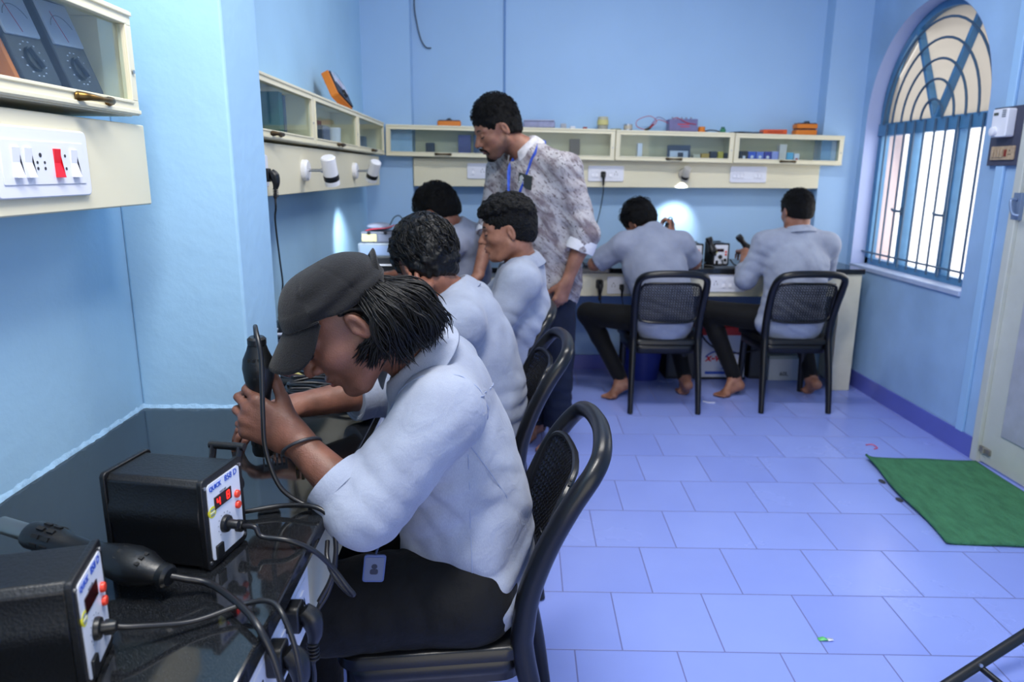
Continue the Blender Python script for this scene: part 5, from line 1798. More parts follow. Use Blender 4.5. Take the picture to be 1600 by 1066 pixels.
def station(label, M, lit=True, detail=True, w=.100, h=.136, d=.165, digits='4 8', holder=True):
    """front face towards local -Y... built in local axes: x across the front, y depth, z up"""
    root = thing('soldering_station', label, 'hot air station')
    root.matrix_world = M; WM[root.name] = M.copy()
    ol = rrect(w, h, .007, 4, 0, h / 2 + .004)
    # shell: a bent cover with shallow side grooves
    side = [(-w / 2, .006), (-w / 2 + .0, .062), (-w / 2 - .0035, .070), (-w / 2 - .0035, .092), (-w / 2, .100), (-w / 2, h - .004), (-w / 2 + .009, h + .004)]
    prof = [(x, z) for x, z in side] + [(-x, z) for x, z in side[::-1]]
    b = MB(); F = Matrix(((1, 0, 0, 0), (0, 0, 1, 0), (0, 1, 0, 0), (0, 0, 0, 1)))
    b.prism(prof[::-1], .008, d - .008, F)
    obj('case', b, CASE, root, bevel=.0022)
    big = rrect(w + .006, h + .006, .008, 4, 0, h / 2 + .004)
    b = MB().prism([(x, y) for x, y in big][::-1], 0, .0085, F)
    obj('front_bezel', b, CASE, root, bevel=.0015)
    b = MB().prism([(x, y) for x, y in big][::-1], d - .0085, d, F)
    obj('rear_bezel', b, CASE, root, bevel=.0015)
    for sx in (-1, 1):
        for y in (.02, d - .02):
            obj('foot', MB().cyl((sx * (w / 2 - .014), y, 0), (sx * (w / 2 - .014), y, .006), .007, n=12), BLACK_RUB, root)
    if detail:
        for sx in (-1, 1):
            for z in (.012, h - .006):
                obj('screw', MB().cyl((sx * (w / 2 - .004), -.0012, z), (sx * (w / 2 - .004), .002, z), .0028, n=10), STEEL, root)
    b = MB().prism(rrect(w - .016, h - .016, .006, 4, 0, h / 2 + .004)[::-1], -.0012, .002, F)
    pn = obj('front_panel', b, PANEL_W, root)
    def at(x, z, y=-.0016): return Matrix.Translation((x, y, z)) @ Matrix.Rotation(PI / 2, 4, 'X')
    if detail:
        text_mesh('maker_lettering', 'QUICK', .0096, BLUE_INK, pn, at(-.0225, h - .0125), bold=.0003)
        text_mesh('type_lettering', '858 D', .0132, BLUE_INK, pn, at(.0185, h - .0115), bold=.0001)
        text_mesh('air_lettering', 'HOT AIR', .0042, GREY_INK, pn, at(-.004, h - .026))
    dz = .098; dx = -.006
    obj('display', MB().cbox((dx, -.0014, dz), (.044, .0022, .019)), DISP, pn, smooth=False)
    if lit:
        b = MB()
        for i, c in enumerate(digits):
            for x, y, sx, sy in seg_digit(c, .0065, .0115, .0019):
                b.cbox((dx - .0125 + i * .0125 + x, -.0027, dz + y), (sx, .0004, sy))
        obj('digits', b, LED, pn, smooth=False)
    obj('sticker', MB().prism([(-.034 + .0095 * math.cos(t), .088 + .0088 * math.sin(t)) for t in np.linspace(0, 2 * PI, 25)[:-1]][::-1], -.0016, .001, F), YEL, pn)
    if detail:
        for k, dz2 in enumerate((.0035, -.0005, -.0045)):
            obj('sticker_lettering', MB().cbox((-.034, -.0018, .088 + dz2), (.011 - .002 * (k != 1), .0004, .0014)), BLUE_INK if k != 1 else PANEL_W, pn, smooth=False)
    for z in (.088, .070):
        obj('red_button', MB().lathe([(.0062, 0), (.0062, .0035), (.0052, .0048), (.0, .0052)], 16, Matrix.Translation((.030, -.001, z)) @ Matrix.Rotation(PI / 2, 4, 'X')), RED_BTN, pn)
    kn = obj('knob', MB().lathe([(.0135, 0), (.0135, .003), (.0125, .006), (.0075, .0075), (.0070, .021), (.0062, .0225), (0, .0228)], 24, Matrix.Translation((-.006, -.001, .056)) @ Matrix.Rotation(PI / 2, 4, 'X')), BLACK_PL, root)
    if detail:
        b = MB()
        for k in range(11):
            a = math.radians(-40 + 26 * k)
            b.cbox((-.006 + .018 * math.cos(a), -.0016, .056 + .018 * math.sin(a)), (.0012, .0006, .0012))
        obj('dial_mark', b, GREY_INK, pn, smooth=False)
    obj('socket', MB().lathe([(.0095, 0), (.0095, .008), (.008, .010), (.0, .010)], 18, Matrix.Translation((.026, -.001, .036)) @ Matrix.Rotation(PI / 2, 4, 'X')), BLACK_PL, root)
    sw = obj('power_switch', MB().cbox((-.026, -.002, .022), (.017, .006, .022)), BLACK_PL, root, bevel=.001)
    if holder:
        b = MB()
        b.cbox((w / 2 + .006, .036, h - .020), (.006, .060, .024))
        b.tube([(w / 2 + .006, .012, h - .016), (w / 2 + .016, .012, h - .006), (w / 2 + .022, .012, h + .012)], .0055, 8, flat=(1.5, .7))
        b.tube([(w / 2 + .006, .058, h - .016), (w / 2 + .016, .058, h - .006), (w / 2 + .022, .058, h + .012)], .0055, 8, flat=(1.5, .7))
        b.tube([(w / 2 + .022, .004, h + .012), (w / 2 + .022, .064, h + .012)], .0065, 10, smooth=0)
        b.lathe([(0, 0), (.020, 0), (.022, .006), (.020, .020), (.010, .024), (0, .024)], 20, Matrix.Translation((w / 2 + .003, .030, h - .050)) @ Matrix.Rotation(PI / 2, 4, 'Y'))
        obj('gun_holder', b, CASE, root)
    return root

def M_at(x, y, rz, z=BT): return Matrix.Translation((x, y, z)) @ Matrix.Rotation(rz, 4, 'Z')
# local -Y (the front) turned to face +X: rotation +90 degrees
ST1 = M_at(-.418, 1.006, PI / 2 - .19)
station('hot air station with red digits lit, closest to the capped student', ST1)
ST2 = M_at(-.474, .748, PI / 2 + .24)
station('hot air station with a dark display, nearest the camera at the left edge', ST2, lit=False, holder=False)

# cords and the hot air guns
CORD = mat('black_cord', '16171b', rough=.36, spec=.5)
def loc(M, x, y, z): return M @ Vector((x, y, z))
def cord(label, pts, r=.0036, n=10, m=CORD, cat='cord', name='cord', smooth=8):
    o = obj(name, MB().tube(pts, r, n, smooth=smooth), m)
    return tag(o, label, cat)

def hot_air_gun(label, tail, head, up, long_=.235, nozzle=True, cable=None):
    """handle running from tail (cable end) towards head (nozzle end)"""
    root = thing('hot_air_gun', label, 'hot air gun', tuple(tail))
    F = frame_from(tail, head, up)
    L = (Vector(head) - Vector(tail)).length
    k = L / .235
    prof = [(.0, -.001), (.012, 0), (.0165, .006), (.0195, .016), (.0268, .033), (.0290, .050), (.0262, .073), (.0190, .102), (.0160, .130), (.0175, .160), (.0215, .172), (.0215, .215), (.019, .222)]
    prof = [(r * 1.0, z * k) for r, z in prof]
    b = MB().lathe(prof, 24, F @ Matrix.Diagonal((1.0, .86, 1, 1)))
    body = obj('handle', b, BLACK_PL, root, world=True, sharp=50)
    b = MB()
    for j in range(4):
        for i in range(3):
            b.cbox((-.009 + .009 * i, .0196 - .0004 * (i != 1) * 5, (.030 + .011 * j) * k), (.005, .008, .006 * k), F)
    obj('vent_slots', b, mat('vent_black', '050506', rough=.6), body, smooth=False)
    obj('end_cap', MB().lathe([(.0, -.010), (.0125, -.010), (.0165, -.006), (.0165, .004), (.012, .006)], 20, F), BLACK_PL, root, world=True)
    b = MB()
    for i in range(10):
        a = 2 * PI * i / 10
        for z in (.178, .195):
            b.cbox((0, .0193, z * k), (.006, .005, .011 * k), F @ Matrix.Rotation(a, 4, 'Z'))
    obj('collar_slots', b, MATS['vent_black'], body, smooth=False)
    if nozzle:
        b = MB().lathe([(.013, L * .93), (.0125, L * 1.16), (.0085, L * 1.19), (.0055, L * 1.20), (.0055, L * 1.27), (.0045, L * 1.27)], 20, F)
        obj('nozzle', b, mat('heated_steel', '9a968f', rough=.35, metal=1.0), root, world=True)
    return root

# gun held by the student in the cap, cable looping over its end
gt, gh = Vector((-.4405, 1.262, 1.066)), Vector((-.446, 1.272, .835))
hot_air_gun('hot air gun held upright in the left hand of the capped student', gt, gh, (0, -1, 0), nozzle=False)
# gun lying behind the nearest station
g2t, g2h = Vector((-.463, .893, .824)), Vector((-.700, .968, .850))
hot_air_gun('hot air gun resting behind the nearest station, nozzle to the left', g2t, g2h, (.05, -.35, 1))

s1 = loc(ST1, .026, -.010, .036)
cord('black cord from the lit station running off the counter edge', [s1, s1 + Vector((.02, -.004, .0)), (-.372, 1.022, .812), (-.332, 1.021, .806), (-.297, 1.035, .780), (-.272, 1.05, .740), (-.250, 1.052, .704), (-.242, 1.055, .690), (-.252, 1.06, .690), (-.275, 1.07, .712), (-.291, 1.09, .735), (-.297, 1.12, .750)], .0042)
cord('black cord hanging in front of the raised hand from the hot air gun', [(-.4405, 1.261, 1.075), (-.437, 1.250, 1.096), (-.424, 1.215, 1.096), (-.410, 1.190, 1.055), (-.411, 1.180, .96), (-.409, 1.175, .893), (-.386, 1.165, .830), (-.345, 1.16, .799), (-.314, 1.155, .796), (-.292, 1.145, .76), (-.289, 1.135, .70), (-.30, 1.12, .655), (-.318, 1.11, .625)], .0042)
cord('black cord looping behind the lit station to the counter edge', [(-.47, 1.14, .797), (-.439, 1.13, .800), (-.379, 1.146, .803), (-.318, 1.135, .806), (-.290, 1.125, .785), (-.282, 1.115, .74), (-.290, 1.105, .69), (-.311, 1.095, .65)], .0042)
s2 = loc(ST2, .026, -.010, .036)
cord('black cord from the dark station arching over the counter edge', [s2, s2 + Vector((.022, .008, -.006)), (-.396, .818, .803), (-.343, .850, .806), (-.305, .848, .812), (-.281, .828, .80), (-.264, .815, .755), (-.258, .81, .68), (-.258, .81, .56), (-.26, .81, .42)], .0036)
cord('thick black cord from the resting hot air gun over the counter edge', [g2t, g2t + Vector((.025, .004, -.008)), (-.402, .898, .806), (-.340, .842, .808), (-.306, .806, .800), (-.285, .795, .757), (-.272, .79, .68), (-.27, .785, .56), (-.27, .78, .42)], .0048)

# ------------------------------------------------------------------ switch plates, plugs and lamps
def M_face(pos, normal):
    """local x across, y up, z out of the wall"""
    n = Vector(normal).normalized(); x = Vector((0, 0, 1)).cross(n).normalized(); y = n.cross(x)
    return Matrix(((x.x, y.x, n.x, pos[0]), (x.y, y.y, n.y, pos[1]), (x.z, y.z, n.z, pos[2]), (0, 0, 0, 1)))
HOLE = mat('socket_hole', '2a2b30', rough=.6)
def plate(label, M, w, h, mods, m=None, name='switch_board', group=None):
    """mods: list of (kind, x)   kinds: r rocker, R red neon rocker, s five pin socket, p two pin"""
    m = m or WHITE_PL
    root = thing(name, label, 'switch board', group=group)
    root.matrix_world = M; WM[root.name] = M.copy()
    obj('plate', MB().prism(rrect(w, h, min(w, h) * .10, 5), 0.0005, .008), m, root, bevel=.0025)
    k = h / .10
    obj('module_bed', MB().prism(rrect(w * .86, h * .62, .002, 2), .006, .0095), m, root, bevel=.0008)
    for kind, x in mods:
        if kind in 'rR':
            sx = .0085 * k
            b = MB().prism([(-.021 * k, 0), (.021 * k, 0), (.021 * k, .0032), (0, .0012), (-.021 * k, .0075)], -sx, sx, Matrix(((0, 0, 1, x), (1, 0, 0, 0), (0, 1, 0, .009), (0, 0, 0, 1))))
            obj('rocker' if kind == 'r' else 'red_rocker', b, m if kind == 'r' else mat('red_neon_rocker', 'c81e2c', rough=.25, emit='d01020', estr=.35), root, bevel=.0006, smooth=False)
        else:
            holes = [(0, .011, .0032), (-.0085, -.008, .0024), (.0085, -.008, .0024), (-.0085, .0005, .0022), (.0085, .0005, .0022)] if kind == 's' else [(0, .011, .0024), (0, -.008, .0024)]
            for hx, hy, r in holes:
                obj('pin_hole', MB().cyl((x + hx * k, hy * k, .0085), (x + hx * k, hy * k, .0100), r * k, n=12), HOLE, root)
    return root

plate('white switch board with a red neon switch on the nearest wiring board', M_face((-.762, 1.232, 1.376), (1, 0, 0)), .256, .112, [('r', -.077), ('r', -.047), ('s', -.015), ('R', .030), ('p', .053), ('r', .078)])
plate('white switch board on the back board with a plug and hanging cord', M_face((.677, 4.8195, 1.360), (0, -1, 0)), .235, .100, [('r', -.085), ('r', -.06), ('s', -.02), ('r', .03), ('s', .065)])
plate('blank white switch board on the back board right of the lamp', M_face((1.612, 4.8195, 1.360), (0, -1, 0)), .240, .105, [('r', -.09), ('r', -.065), ('r', -.04), ('r', .05), ('r', .075)])
plate('white switch board half hidden behind the bearded man', M_face((-.130, 4.8195, 1.372), (0, -1, 0)), .200, .100, [('r', -.06), ('s', 0), ('r', .06)])
plate('cream switch board on the bench front behind the bearded man', M_face((.500, BF + .0215, .675), (0, -1, 0)), .125, .125, [('s', -.01)], m=CREAM2)
plate('white switch board on the bench front with a black plug', M_face((.775, BF + .0215, .682), (0, -1, 0)), .240, .110, [('s', -.08), ('r', -.03), ('r', 0), ('s', .05)])
plate('white switch board on the bench front between the two bench chairs', M_face((1.405, BF + .0215, .697), (0, -1, 0)), .235, .110, [('s', -.07), ('r', -.02), ('r', .02), ('s', .07)])
FX = CE - .0215
plate('white switch board on the near counter front holding two black plugs', M_face((FX, .92, .690), (1, 0, 0)), .30, .115, [('s', -.09), ('r', -.03), ('r', .0), ('s', .05), ('r', .1)])
plate('white switch board on the counter front behind the capped student', M_face((FX, 1.70, .683), (1, 0, 0)), .30, .120, [('r', -.1), ('s', -.05), ('r', .02), ('s', .08)])
plate('white switch board on the left wiring board just beyond the pillar', M_face((-.765, 2.27, 1.365), (1, 0, 0)), .26, .100, [('r', -.06), ('s', -.09), ('r', 0), ('s', .05)])

def plug(label, M, cord_pts=None, size=1.0, angled=True):
    """black moulded plug; local z out of the socket, y up"""
    root = thing('power_plug', label, 'plug')
    root.matrix_world = M; WM[root.name] = M.copy()
    q = size
    b = MB().prism(rrect(.036 * q, .044 * q, .010 * q, 5), .001, .022 * q)
    obj('base', b, BLACK_PL, root, bevel=.002)
    b = MB()
    b.tube([(0, .010 * q, .024 * q), (0, -.004 * q, .036 * q), (0, -.026 * q, .040 * q), (0, -.046 * q, .036 * q)], [.014 * q, .017 * q, .0125 * q, .0075 * q], 14, flat=(1.0, .85))
    obj('grip', b, BLACK_PL, root)
    g = MB()
    for i in range(5):
        g.tube([(.0078 * q * math.cos(t), -(.046 + .006 * i) * q, .036 * q + .0078 * q * math.sin(t)) for t in np.linspace(0, 2 * PI, 15)[:-1]], .0018 * q, 6, smooth=0, closed=True)
    g.tube([(0, -.044 * q, .036 * q), (0, -.078 * q, .034 * q)], .0052 * q, 8, smooth=0)
    obj('strain_relief', g, BLACK_RUB, root)
    if cord_pts:
        obj('lead', MB().tube([(0, -.074 * q, .034 * q)] + cord_pts, .0034 * q, 8, smooth=6), CORD, root)
    return root
plug('upper black plug on the near counter front, its lead hanging down', M_face((FX + .0085, .948, .722), (1, 0, 0)), [(.004, -.11, .034), (.012, -.16, .024), (.02, -.22, .016), (.03, -.34, .01)])
plug('lower black plug on the near counter front, nearest the camera', M_face((FX + .0085, .862, .716), (1, 0, 0)), [(0, -.11, .036), (0, -.18, .034), (.004, -.32, .03)], size=1.05)
plug('black plug on the counter front seen past the capped student sleeve', M_face((FX + .0085, 1.655, .695), (1, 0, 0)), [(0, -.11, .034), (0, -.25, .03)], size=.8)
plug('black plug in the back wall switch board, thin lead hanging', M_face((.658, 4.8195 - .0085, 1.355), (0, -1, 0)), [(0, -.12, .03), (-.012, -.25, -.02), (-.035, -.36, -.05), (-.05, -.46, -.06), (-.05, -.552, -.04)], size=.9)
plug('round black plug in the bench front beside the bearded man', M_face((.607, BF + .0215, .690), (0, -1, 0)), [(.01, -.12, .04), (.03, -.2, .05), (.05, -.35, .04)], size=1.25)
plug('black plug in the bench front switch board under the bent elbow', M_face((.745, BF + .013, .672), (0, -1, 0)), [(.01, -.12, .03), (.014, -.3, .03)], size=.8)
plug('black plug on the left board beyond the pillar with a long cord', M_face((-.765 + .0085, 2.345, 1.352), (1, 0, 0)), [(.004, -.105, .03), (.06, -.15, .008), (.25, -.30, -.044), (.35, -.40, -.070), (.372, -.46, -.084), (.45, -.53, -.09), (.53, -.556, -.07), (.60, -.557, -.03)], size=.95)

LAMPW = mat('lamp_white', 'e8e9ee', rough=.35)
def spot_lamp(label, M, aim, power, lit=True, m=None, arm=.075, size=1.0):
    root = thing('wall_lamp', label, 'lamp')
    root.matrix_world = M; WM[root.name] = M.copy()
    q = size
    obj('mount', MB().lathe([(.040 * q, .0005), (.040 * q, .016), (.034 * q, .022), (0, .022)], 28), m or LAMPW, root)
    j = Vector((.0, 0, arm))
    obj('arm', MB().cyl((0, 0, .018), j, .0055, n=12).ball(j, .010, 12), STEEL, root)
    a = Vector(aim).normalized()
    c = j + Vector((0, 0, .028 * q))
    F = frame_from(c - a * .055 * q, c + a * .055 * q)
    obj('lamp_shade', MB().lathe([(0, 0), (.024 * q, 0), (.028 * q, .004), (.0285 * q, .072 * q)], 28, F).lathe([(.0285 * q, .094 * q), (.029 * q, .112 * q), (.026 * q, .112 * q), (.026 * q, .100 * q)], 28, F), m or LAMPW, root)
    obj('band', MB().lathe([(.0288 * q, .072 * q), (.0296 * q, .074 * q), (.0296 * q, .092 * q), (.0288 * q, .094 * q)], 28, F), BLACK_PL, root)
    obj('lens', MB().lathe([(.0, .098 * q), (.026 * q, .100 * q)], 24, F), mat('lamp_lens_lit', 'f4f8ff', rough=.3, emit='f0f6ff', estr=2.5) if lit else mat('lamp_lens', 'd8dce2', rough=.3), root)
    if lit:
        l = bpy.data.lights.new('spot', 'SPOT'); l.energy = power; l.spot_size = math.radians(64); l.spot_blend = 1.0; l.shadow_soft_size = .018; l.color = (.90, .96, 1.0)
        o = bpy.data.objects.new('spot', l); COL.objects.link(o); o.parent = root
        p = c + a * .062 * q
        o.matrix_local = Matrix.Translation(p) @ a.to_track_quat('-Z', 'Y').to_matrix().to_4x4()
    return root
# local axes on the left board: x towards -Y?  (x across, y up, z into the room)
def aimed(M, target): return (M.to_3x3().inverted() @ (Vector(target)))
ML1 = M_face((-.765, 2.845, 1.368), (1, 0, 0))
spot_lamp('white spot lamp with black band, first lamp on the left board', ML1, aimed(ML1, (.03, .48, -1)), 2.0)
ML2 = M_face((-.765, 3.80, 1.368), (1, 0, 0))
spot_lamp('white spot lamp with black band, lit, near the back corner', ML2, aimed(ML2, (-.40, .50, -1)), 30)
ML3 = M_face((1.185, 4.8195, 1.362), (0, -1, 0))
spot_lamp('small lit spot lamp with a grey shade on the back board', ML3, aimed(ML3, (-.06, .62, -1)), 20.0, m=mat('lamp_grey', 'b9b5ac', rough=.4), arm=.05, size=.85)

# regulator and switches on a dark board by the door
PM = M_face((RW - .0005, 3.397, 1.540), (-1, 0, 0))
rg = thing('control_panel', 'dark board with a white fan regulator and switches by the door', 'control panel'); rg.matrix_world = PM; WM[rg.name] = PM.copy()
obj('backboard', MB().cbox((0, 0, .010), (.205, .262, .020)), mat('dark_grey_board', '3f4256', rough=.6, bump=.1, bscale=60), rg, bevel=.002)
b = MB().prism(rrect(.105, .125, .010, 4, .004, .058), .020, .062)
r1 = obj('regulator', b, WHITE_PL, rg, bevel=.004)
obj('regulator_knob', MB().lathe([(.021, 0), (.020, .014), (.012, .018), (0, .018)], 20, Matrix.Translation((-.022, .022, .061))), WHITE_PL, r1)
obj('regulator_display', MB().cbox((-.022, .098, .0625), (.030, .012, .002)), mat('regulator_window', '4a4f42', rough=.4), r1)
b = MB()
for i in range(4):
    for k in range(3): b.cbox((.022 + .009 * k, .085 + .009 * i, .0625), (.006, .006, .002))
obj('regulator_vent', b, GREY_INK, r1, smooth=False)
sp = obj('switch_strip', MB().prism(rrect(.155, .062, .004, 3, .004, -.075), .018, .028), mat('aged_beige_plastic', 'b9a184', rough=.5, var=.3, vscale=50), rg, bevel=.002)
for i in range(4):
    obj('rocker', MB().cbox((-.052 + .020 * i, -.075, .031), (.014, .036, .008)), MATS['aged_beige_plastic'], sp, bevel=.001)
obj('neon', MB().cbox((.030, -.075, .030), (.012, .030, .006)), mat('dull_red', '7e2620', rough=.4), sp, bevel=.001)
for x, y in ((.056, -.065), (.050, -.082), (.062, -.082)):
    obj('pin_hole', MB().cyl((x, y, .027), (x, y, .0292), .003, n=10), HOLE, sp)
# ------------------------------------------------------------------ instruments and small things
ORANGE = mat('orange_rubber', 'd87a1e', rough=.5, bump=.1, bscale=120)
METER_D = mat('meter_dark_face', '23252f', rough=.45)
METER_G = mat('meter_scale', 'b8c0d4', rough=.25)
RED_W = mat('red_wire', 'b02a3c', rough=.45)
CLEAR = mat('clear_purple_plastic', '8f90b8', rough=.2, alpha=.75)

def bx(w, d, h, z=0): return MB().box((-w / 2, -d / 2, z), (w / 2, d / 2, z + h))

def meter(label, M, orange=True, digital=False, w=.095, h=.15, t=.040):
    """multimeter lying on its back in local xy (y up the face), z out of the face"""
    root = thing('multimeter', label, 'multimeter'); root.matrix_world = M; WM[root.name] = M.copy()
    if orange:
        obj('holster', MB().prism(rrect(w + .012, h + .012, .014, 4), 0, t * .82), ORANGE, root, bevel=.003)
    obj('case', MB().prism(rrect(w, h, .010, 4), .002, t), METER_D, root, bevel=.002)
    if digital:
        obj('display', MB().prism(rrect(w * .72, h * .22, .003, 2, 0, h * .30), t - .001, t + .0015), METER_G, root)
    else:
        obj('scale_window', MB().prism(rrect(w * .90, h * .46, .004, 3, 0, h * .24), t - .001, t + .004), METER_G, root, bevel=.001)
        obj('scale_arc', MB().tube([(w * .36 * math.cos(a), h * .10 + w * .36 * math.sin(a), t + .0045) for a in np.linspace(.5, PI - .5, 12)], .0008, 4, smooth=0), GREY_INK, root)
        obj('needle', MB().tube([(0, h * .05, t + .0045), (-.018, h * .36, t + .0045)], .0006, 4, smooth=0), RED_W, root)
    dl = obj('dial', MB().lathe([(.021, 0), (.020, .006), (0, .0062)], 20, Matrix.Translation((0, -h * .22, t - .001))), BLACK_PL, root)
    obj('pointer', MB().cbox((.0, -h * .22, t + .008), (.007, .036, .008), Matrix.Translation((0, -h * .22, 0)) @ Matrix.Rotation(.5, 4, 'Z') @ Matrix.Translation((0, h * .22, 0))), METER_D, dl, bevel=.001)
    b = MB()
    for k in range(14):
        a = 2 * PI * k / 14
        b.cbox((.029 * math.cos(a), -h * .22 + .029 * math.sin(a), t + .0003), (.004, .002, .0008))
    obj('dial_marking', b, METER_G, root, smooth=False)
    return root

def lean(pos, yaw, tilt, roll=0):
    """stand a meter up facing direction yaw, leaning back by tilt: local y -> up, z -> facing"""
    return Matrix.Translation(pos) @ Matrix.Rotation(yaw, 4, 'Z') @ Matrix.Rotation(PI / 2 - tilt, 4, 'X') @ Matrix.Rotation(roll, 4, 'Z')

CZL, CZB = 1.478, 0
def zb(x): return 1.462 - SL * (x + .75) * .86 + .0125 - SL * 0          # inner floor of the back cabinets
def zt(x, w=0): 
    for i in range(4):
        if BJ[i] <= x < BJ[i + 1]:
            return 1.462 - SL * (BJ[i] + .75) * .86 - SL * (x - BJ[i]) + (.196, .196, .192, .188)[i] + .0012
    return 1.62
def zf(x):
    for i in range(4):
        if BJ[i] <= x < BJ[i + 1]:
            return 1.462 - SL * (BJ[i] + .75) * .86 - SL * (x - BJ[i]) + .0135
    return 1.44
ZL = 1.465 + .0125
# inside the nearest cabinet: two analog meters and an orange one between them
meter('dark analog multimeter leaning in the nearest cabinet, right of the pair', lean((-.835, 1.425, 1.473 + .0995), PI / 2, .32, .06), orange=False, w=.108, h=.172, t=.036)
meter('dark analog multimeter in the nearest cabinet, cut by the picture edge', lean((-.838, 1.298, 1.473 + .096), PI / 2, .32, .06), orange=True, w=.105, h=.160, t=.036)
# left wall row
meter('grey multimeter in an orange holster behind glass beyond the pillar', lean((-.835, 2.36, ZL + .088), PI / 2, .28, .06), w=.085, h=.14)
def book(name, label, cat, lo, hi, m, group=None, cover=None, bevel=.001):
    o = obj(name, MB().box(lo, hi), m, bevel=bevel, smooth=False)
    return tag(o, label, cat, group)
GREEN_D = mat('dark_green_card', '1f5a4c', rough=.6); GREY_D = mat('dark_slate_card', '3a4254', rough=.55, var=.2, vscale=30); NAVY = mat('navy_card', '22304c', rough=.55)
book('folder', 'dark green folder standing behind glass beyond the pillar', 'folder', (-.875, 2.62, ZL), (-.775, 2.665, ZL + .155), GREEN_D)
book('folder', 'slate grey folder leaning beside the dark green folder', 'folder', (-.875, 2.69, ZL), (-.78, 2.72, ZL + .15), GREY_D)
cup = thing('cup', 'white cup standing in the middle cabinet of the left wall', 'cup', (-.80, 3.52, ZL))
obj('body', MB().lathe([(0, 0), (.030, 0), (.036, .004), (.040, .085), (.0375, .085), (.034, .008), (0, .007)], 24), WHITE_PL, cup)
book('box', 'dark blue box beside the white cup in the left wall cabinet', 'box', (-.87, 3.10, ZL), (-.79, 3.28, ZL + .10), NAVY)
book('box', 'grey box between the navy box and the white cup', 'box', (-.87, 3.31, ZL), (-.79, 3.43, ZL + .085), mat('grey_lilac_card', '7a7f98', rough=.6))
for k, (y, h_, c) in enumerate(((4.02, .13, 'd8dbe0'), (4.055, .135, '5b6272'), (4.09, .125, 'c9ccd4'))):
    book('book', ('white thin book leftmost of three in the corner cabinet', 'grey book between two pale books in the corner cabinet', 'pale grey book right of the grey one in the corner cabinet')[k], 'book', (-.87, y, ZL), (-.785, y + .026, ZL + h_), mat('card_' + c, c, rough=.6), 'books in the corner cabinet')
book('speaker_box', 'small dark box at the corner end of the left wall cabinets', 'box', (-.87, 4.30, ZL), (-.80, 4.40, ZL + .085), GREY_D)
# orange tool meter on top of the left row
meter('orange and black tool case tilted on top of the left wall cabinets', Matrix.Translation((-.815, 3.66, 1.669 + .062)) @ Matrix.Rotation(PI / 2, 4, 'Z') @ Matrix.Rotation(PI / 2 - .45, 4, 'X') @ Matrix.Rotation(-.30, 4, 'Z'), w=.20, h=.12, t=.045)
# back row of cabinets, contents from the left
YB = 4.84
def card(name, label, cat, x0, x1, h, c, y0=4.80, d=.05, group=None):
    z = zf(max(x0, BJ[0] + .001))
    z = max(zf(x0), zf(x1)) + .0006
    return book(name, label, cat, (x0, y0, z), (x1, y0 + d, z + h), mat('card_' + c, c, rough=.6), group)
card('meter_box', 'small dark box alone at the left of the first back cabinet', 'box', -.495, -.440, .075, '3a4050')
card('file_box', 'purple file box behind glass beside the bearded mans face', 'file box', -.285, -.205, .128, '54507e', y0=4.79)
card('file_box', 'slate file box between the purple file and the mans face', 'file box', -.185, -.095, .130, '3e4a66', y0=4.79)
card('file_box', 'dark slate file box partly hidden by the mans face', 'file box', -.080, -.030, .128, '2e3a50', y0=4.79)
card('small_box', 'dark grey box seen over the bearded mans shoulder', 'box', .215, .275, .10, '555a64')
card('phone_box', 'tall black box standing right of the mans shoulder behind glass', 'box', .435, .500, .118, '20242c')
card('carton', 'narrow white carton at the left of the circuit board cabinet', 'carton', .875, .905, .10, 'c9d2e4')
pc = thing('circuit_board', 'grey circuit board with a dark chip in the third back cabinet', 'circuit board', (1.145, 4.80, zf(1.145)))
obj('board', MB().cbox((0, .012, .050), (.150, .006, .090)), GREY_D, pc)
obj('shield', MB().cbox((0, .006, .035), (.120, .008, .050)), mat('tin_shield', 'b9bdc4', rough=.35, metal=.8), pc, bevel=.002)
obj('chip', MB().cbox((.01, .000, .035), (.035, .006, .028)), METER_D, pc)
for k, (x, c, w_, h_) in enumerate(((1.262, 'c9c4b2', .045, .038), (1.318, 'b8963e', .05, .045), (1.372, '2c2d33', .042, .06), (1.418, 'c2b23a', .034, .06), (1.458, '24262c', .030, .052))):
    card('component_box', ('beige component box, first right of the circuit board', 'ochre component box right of the beige one', 'black component box between ochre and yellow ones', 'yellow component box beside two black ones', 'black component box last in the third back cabinet')[k], 'component box', x - w_ / 2, x + w_ / 2, h_, c, group='component boxes in the third back cabinet')
BXS = (('23262e', .050, .064, 'black carton at the left of the blue box row'), ('3d5fc4', .048, .062, 'bright blue carton right after the black carton'), ('6a7ed0', .046, .062, 'lighter blue carton in the middle of the blue box row'),
       ('3a3f9c', .044, .064, 'deep blue carton fourth in the blue box row'), ('9aa2e0', .042, .066, 'lilac carton at the end of the blue box row'), ('d6cfc8', .046, .112, 'tall cream carton beside the blue box row'),
       ('6cb4d8', .042, .062, 'sky blue carton right of the tall cream carton'), ('d8dae2', .034, .056, 'white carton with a red mark right of the sky blue carton'))
x = 1.535
for k, (c, w_, h_, lab) in enumerate(BXS):
    o = card('carton', lab, 'carton', x, x + w_, h_, c, y0=4.775, d=.045, group='cartons in the last back cabinet')
    z = zf(x + w_)
    if k in (1, 2, 3):
        obj('print', MB().lathe([(.010, 0), (.010, .0008), (0, .0008)], 14, Matrix.Translation((x + w_ / 2, 4.775, z + .03)) @ Matrix.Rotation(PI / 2, 4, 'X')), WHITE_PL, o)
    if k == 0: obj('print', MB().cbox((x + w_ * .55, 4.7745, z + .025), (.016, .0015, .022)), WHITE_PL, o)
    if k == 7: obj('print', MB().lathe([(.009, 0), (.009, .0008), (0, .0008)], 12, Matrix.Translation((x + w_ / 2, 4.775, z + .02)) @ Matrix.Rotation(PI / 2, 4, 'X')), RED_W, o)
    x += w_ + .005

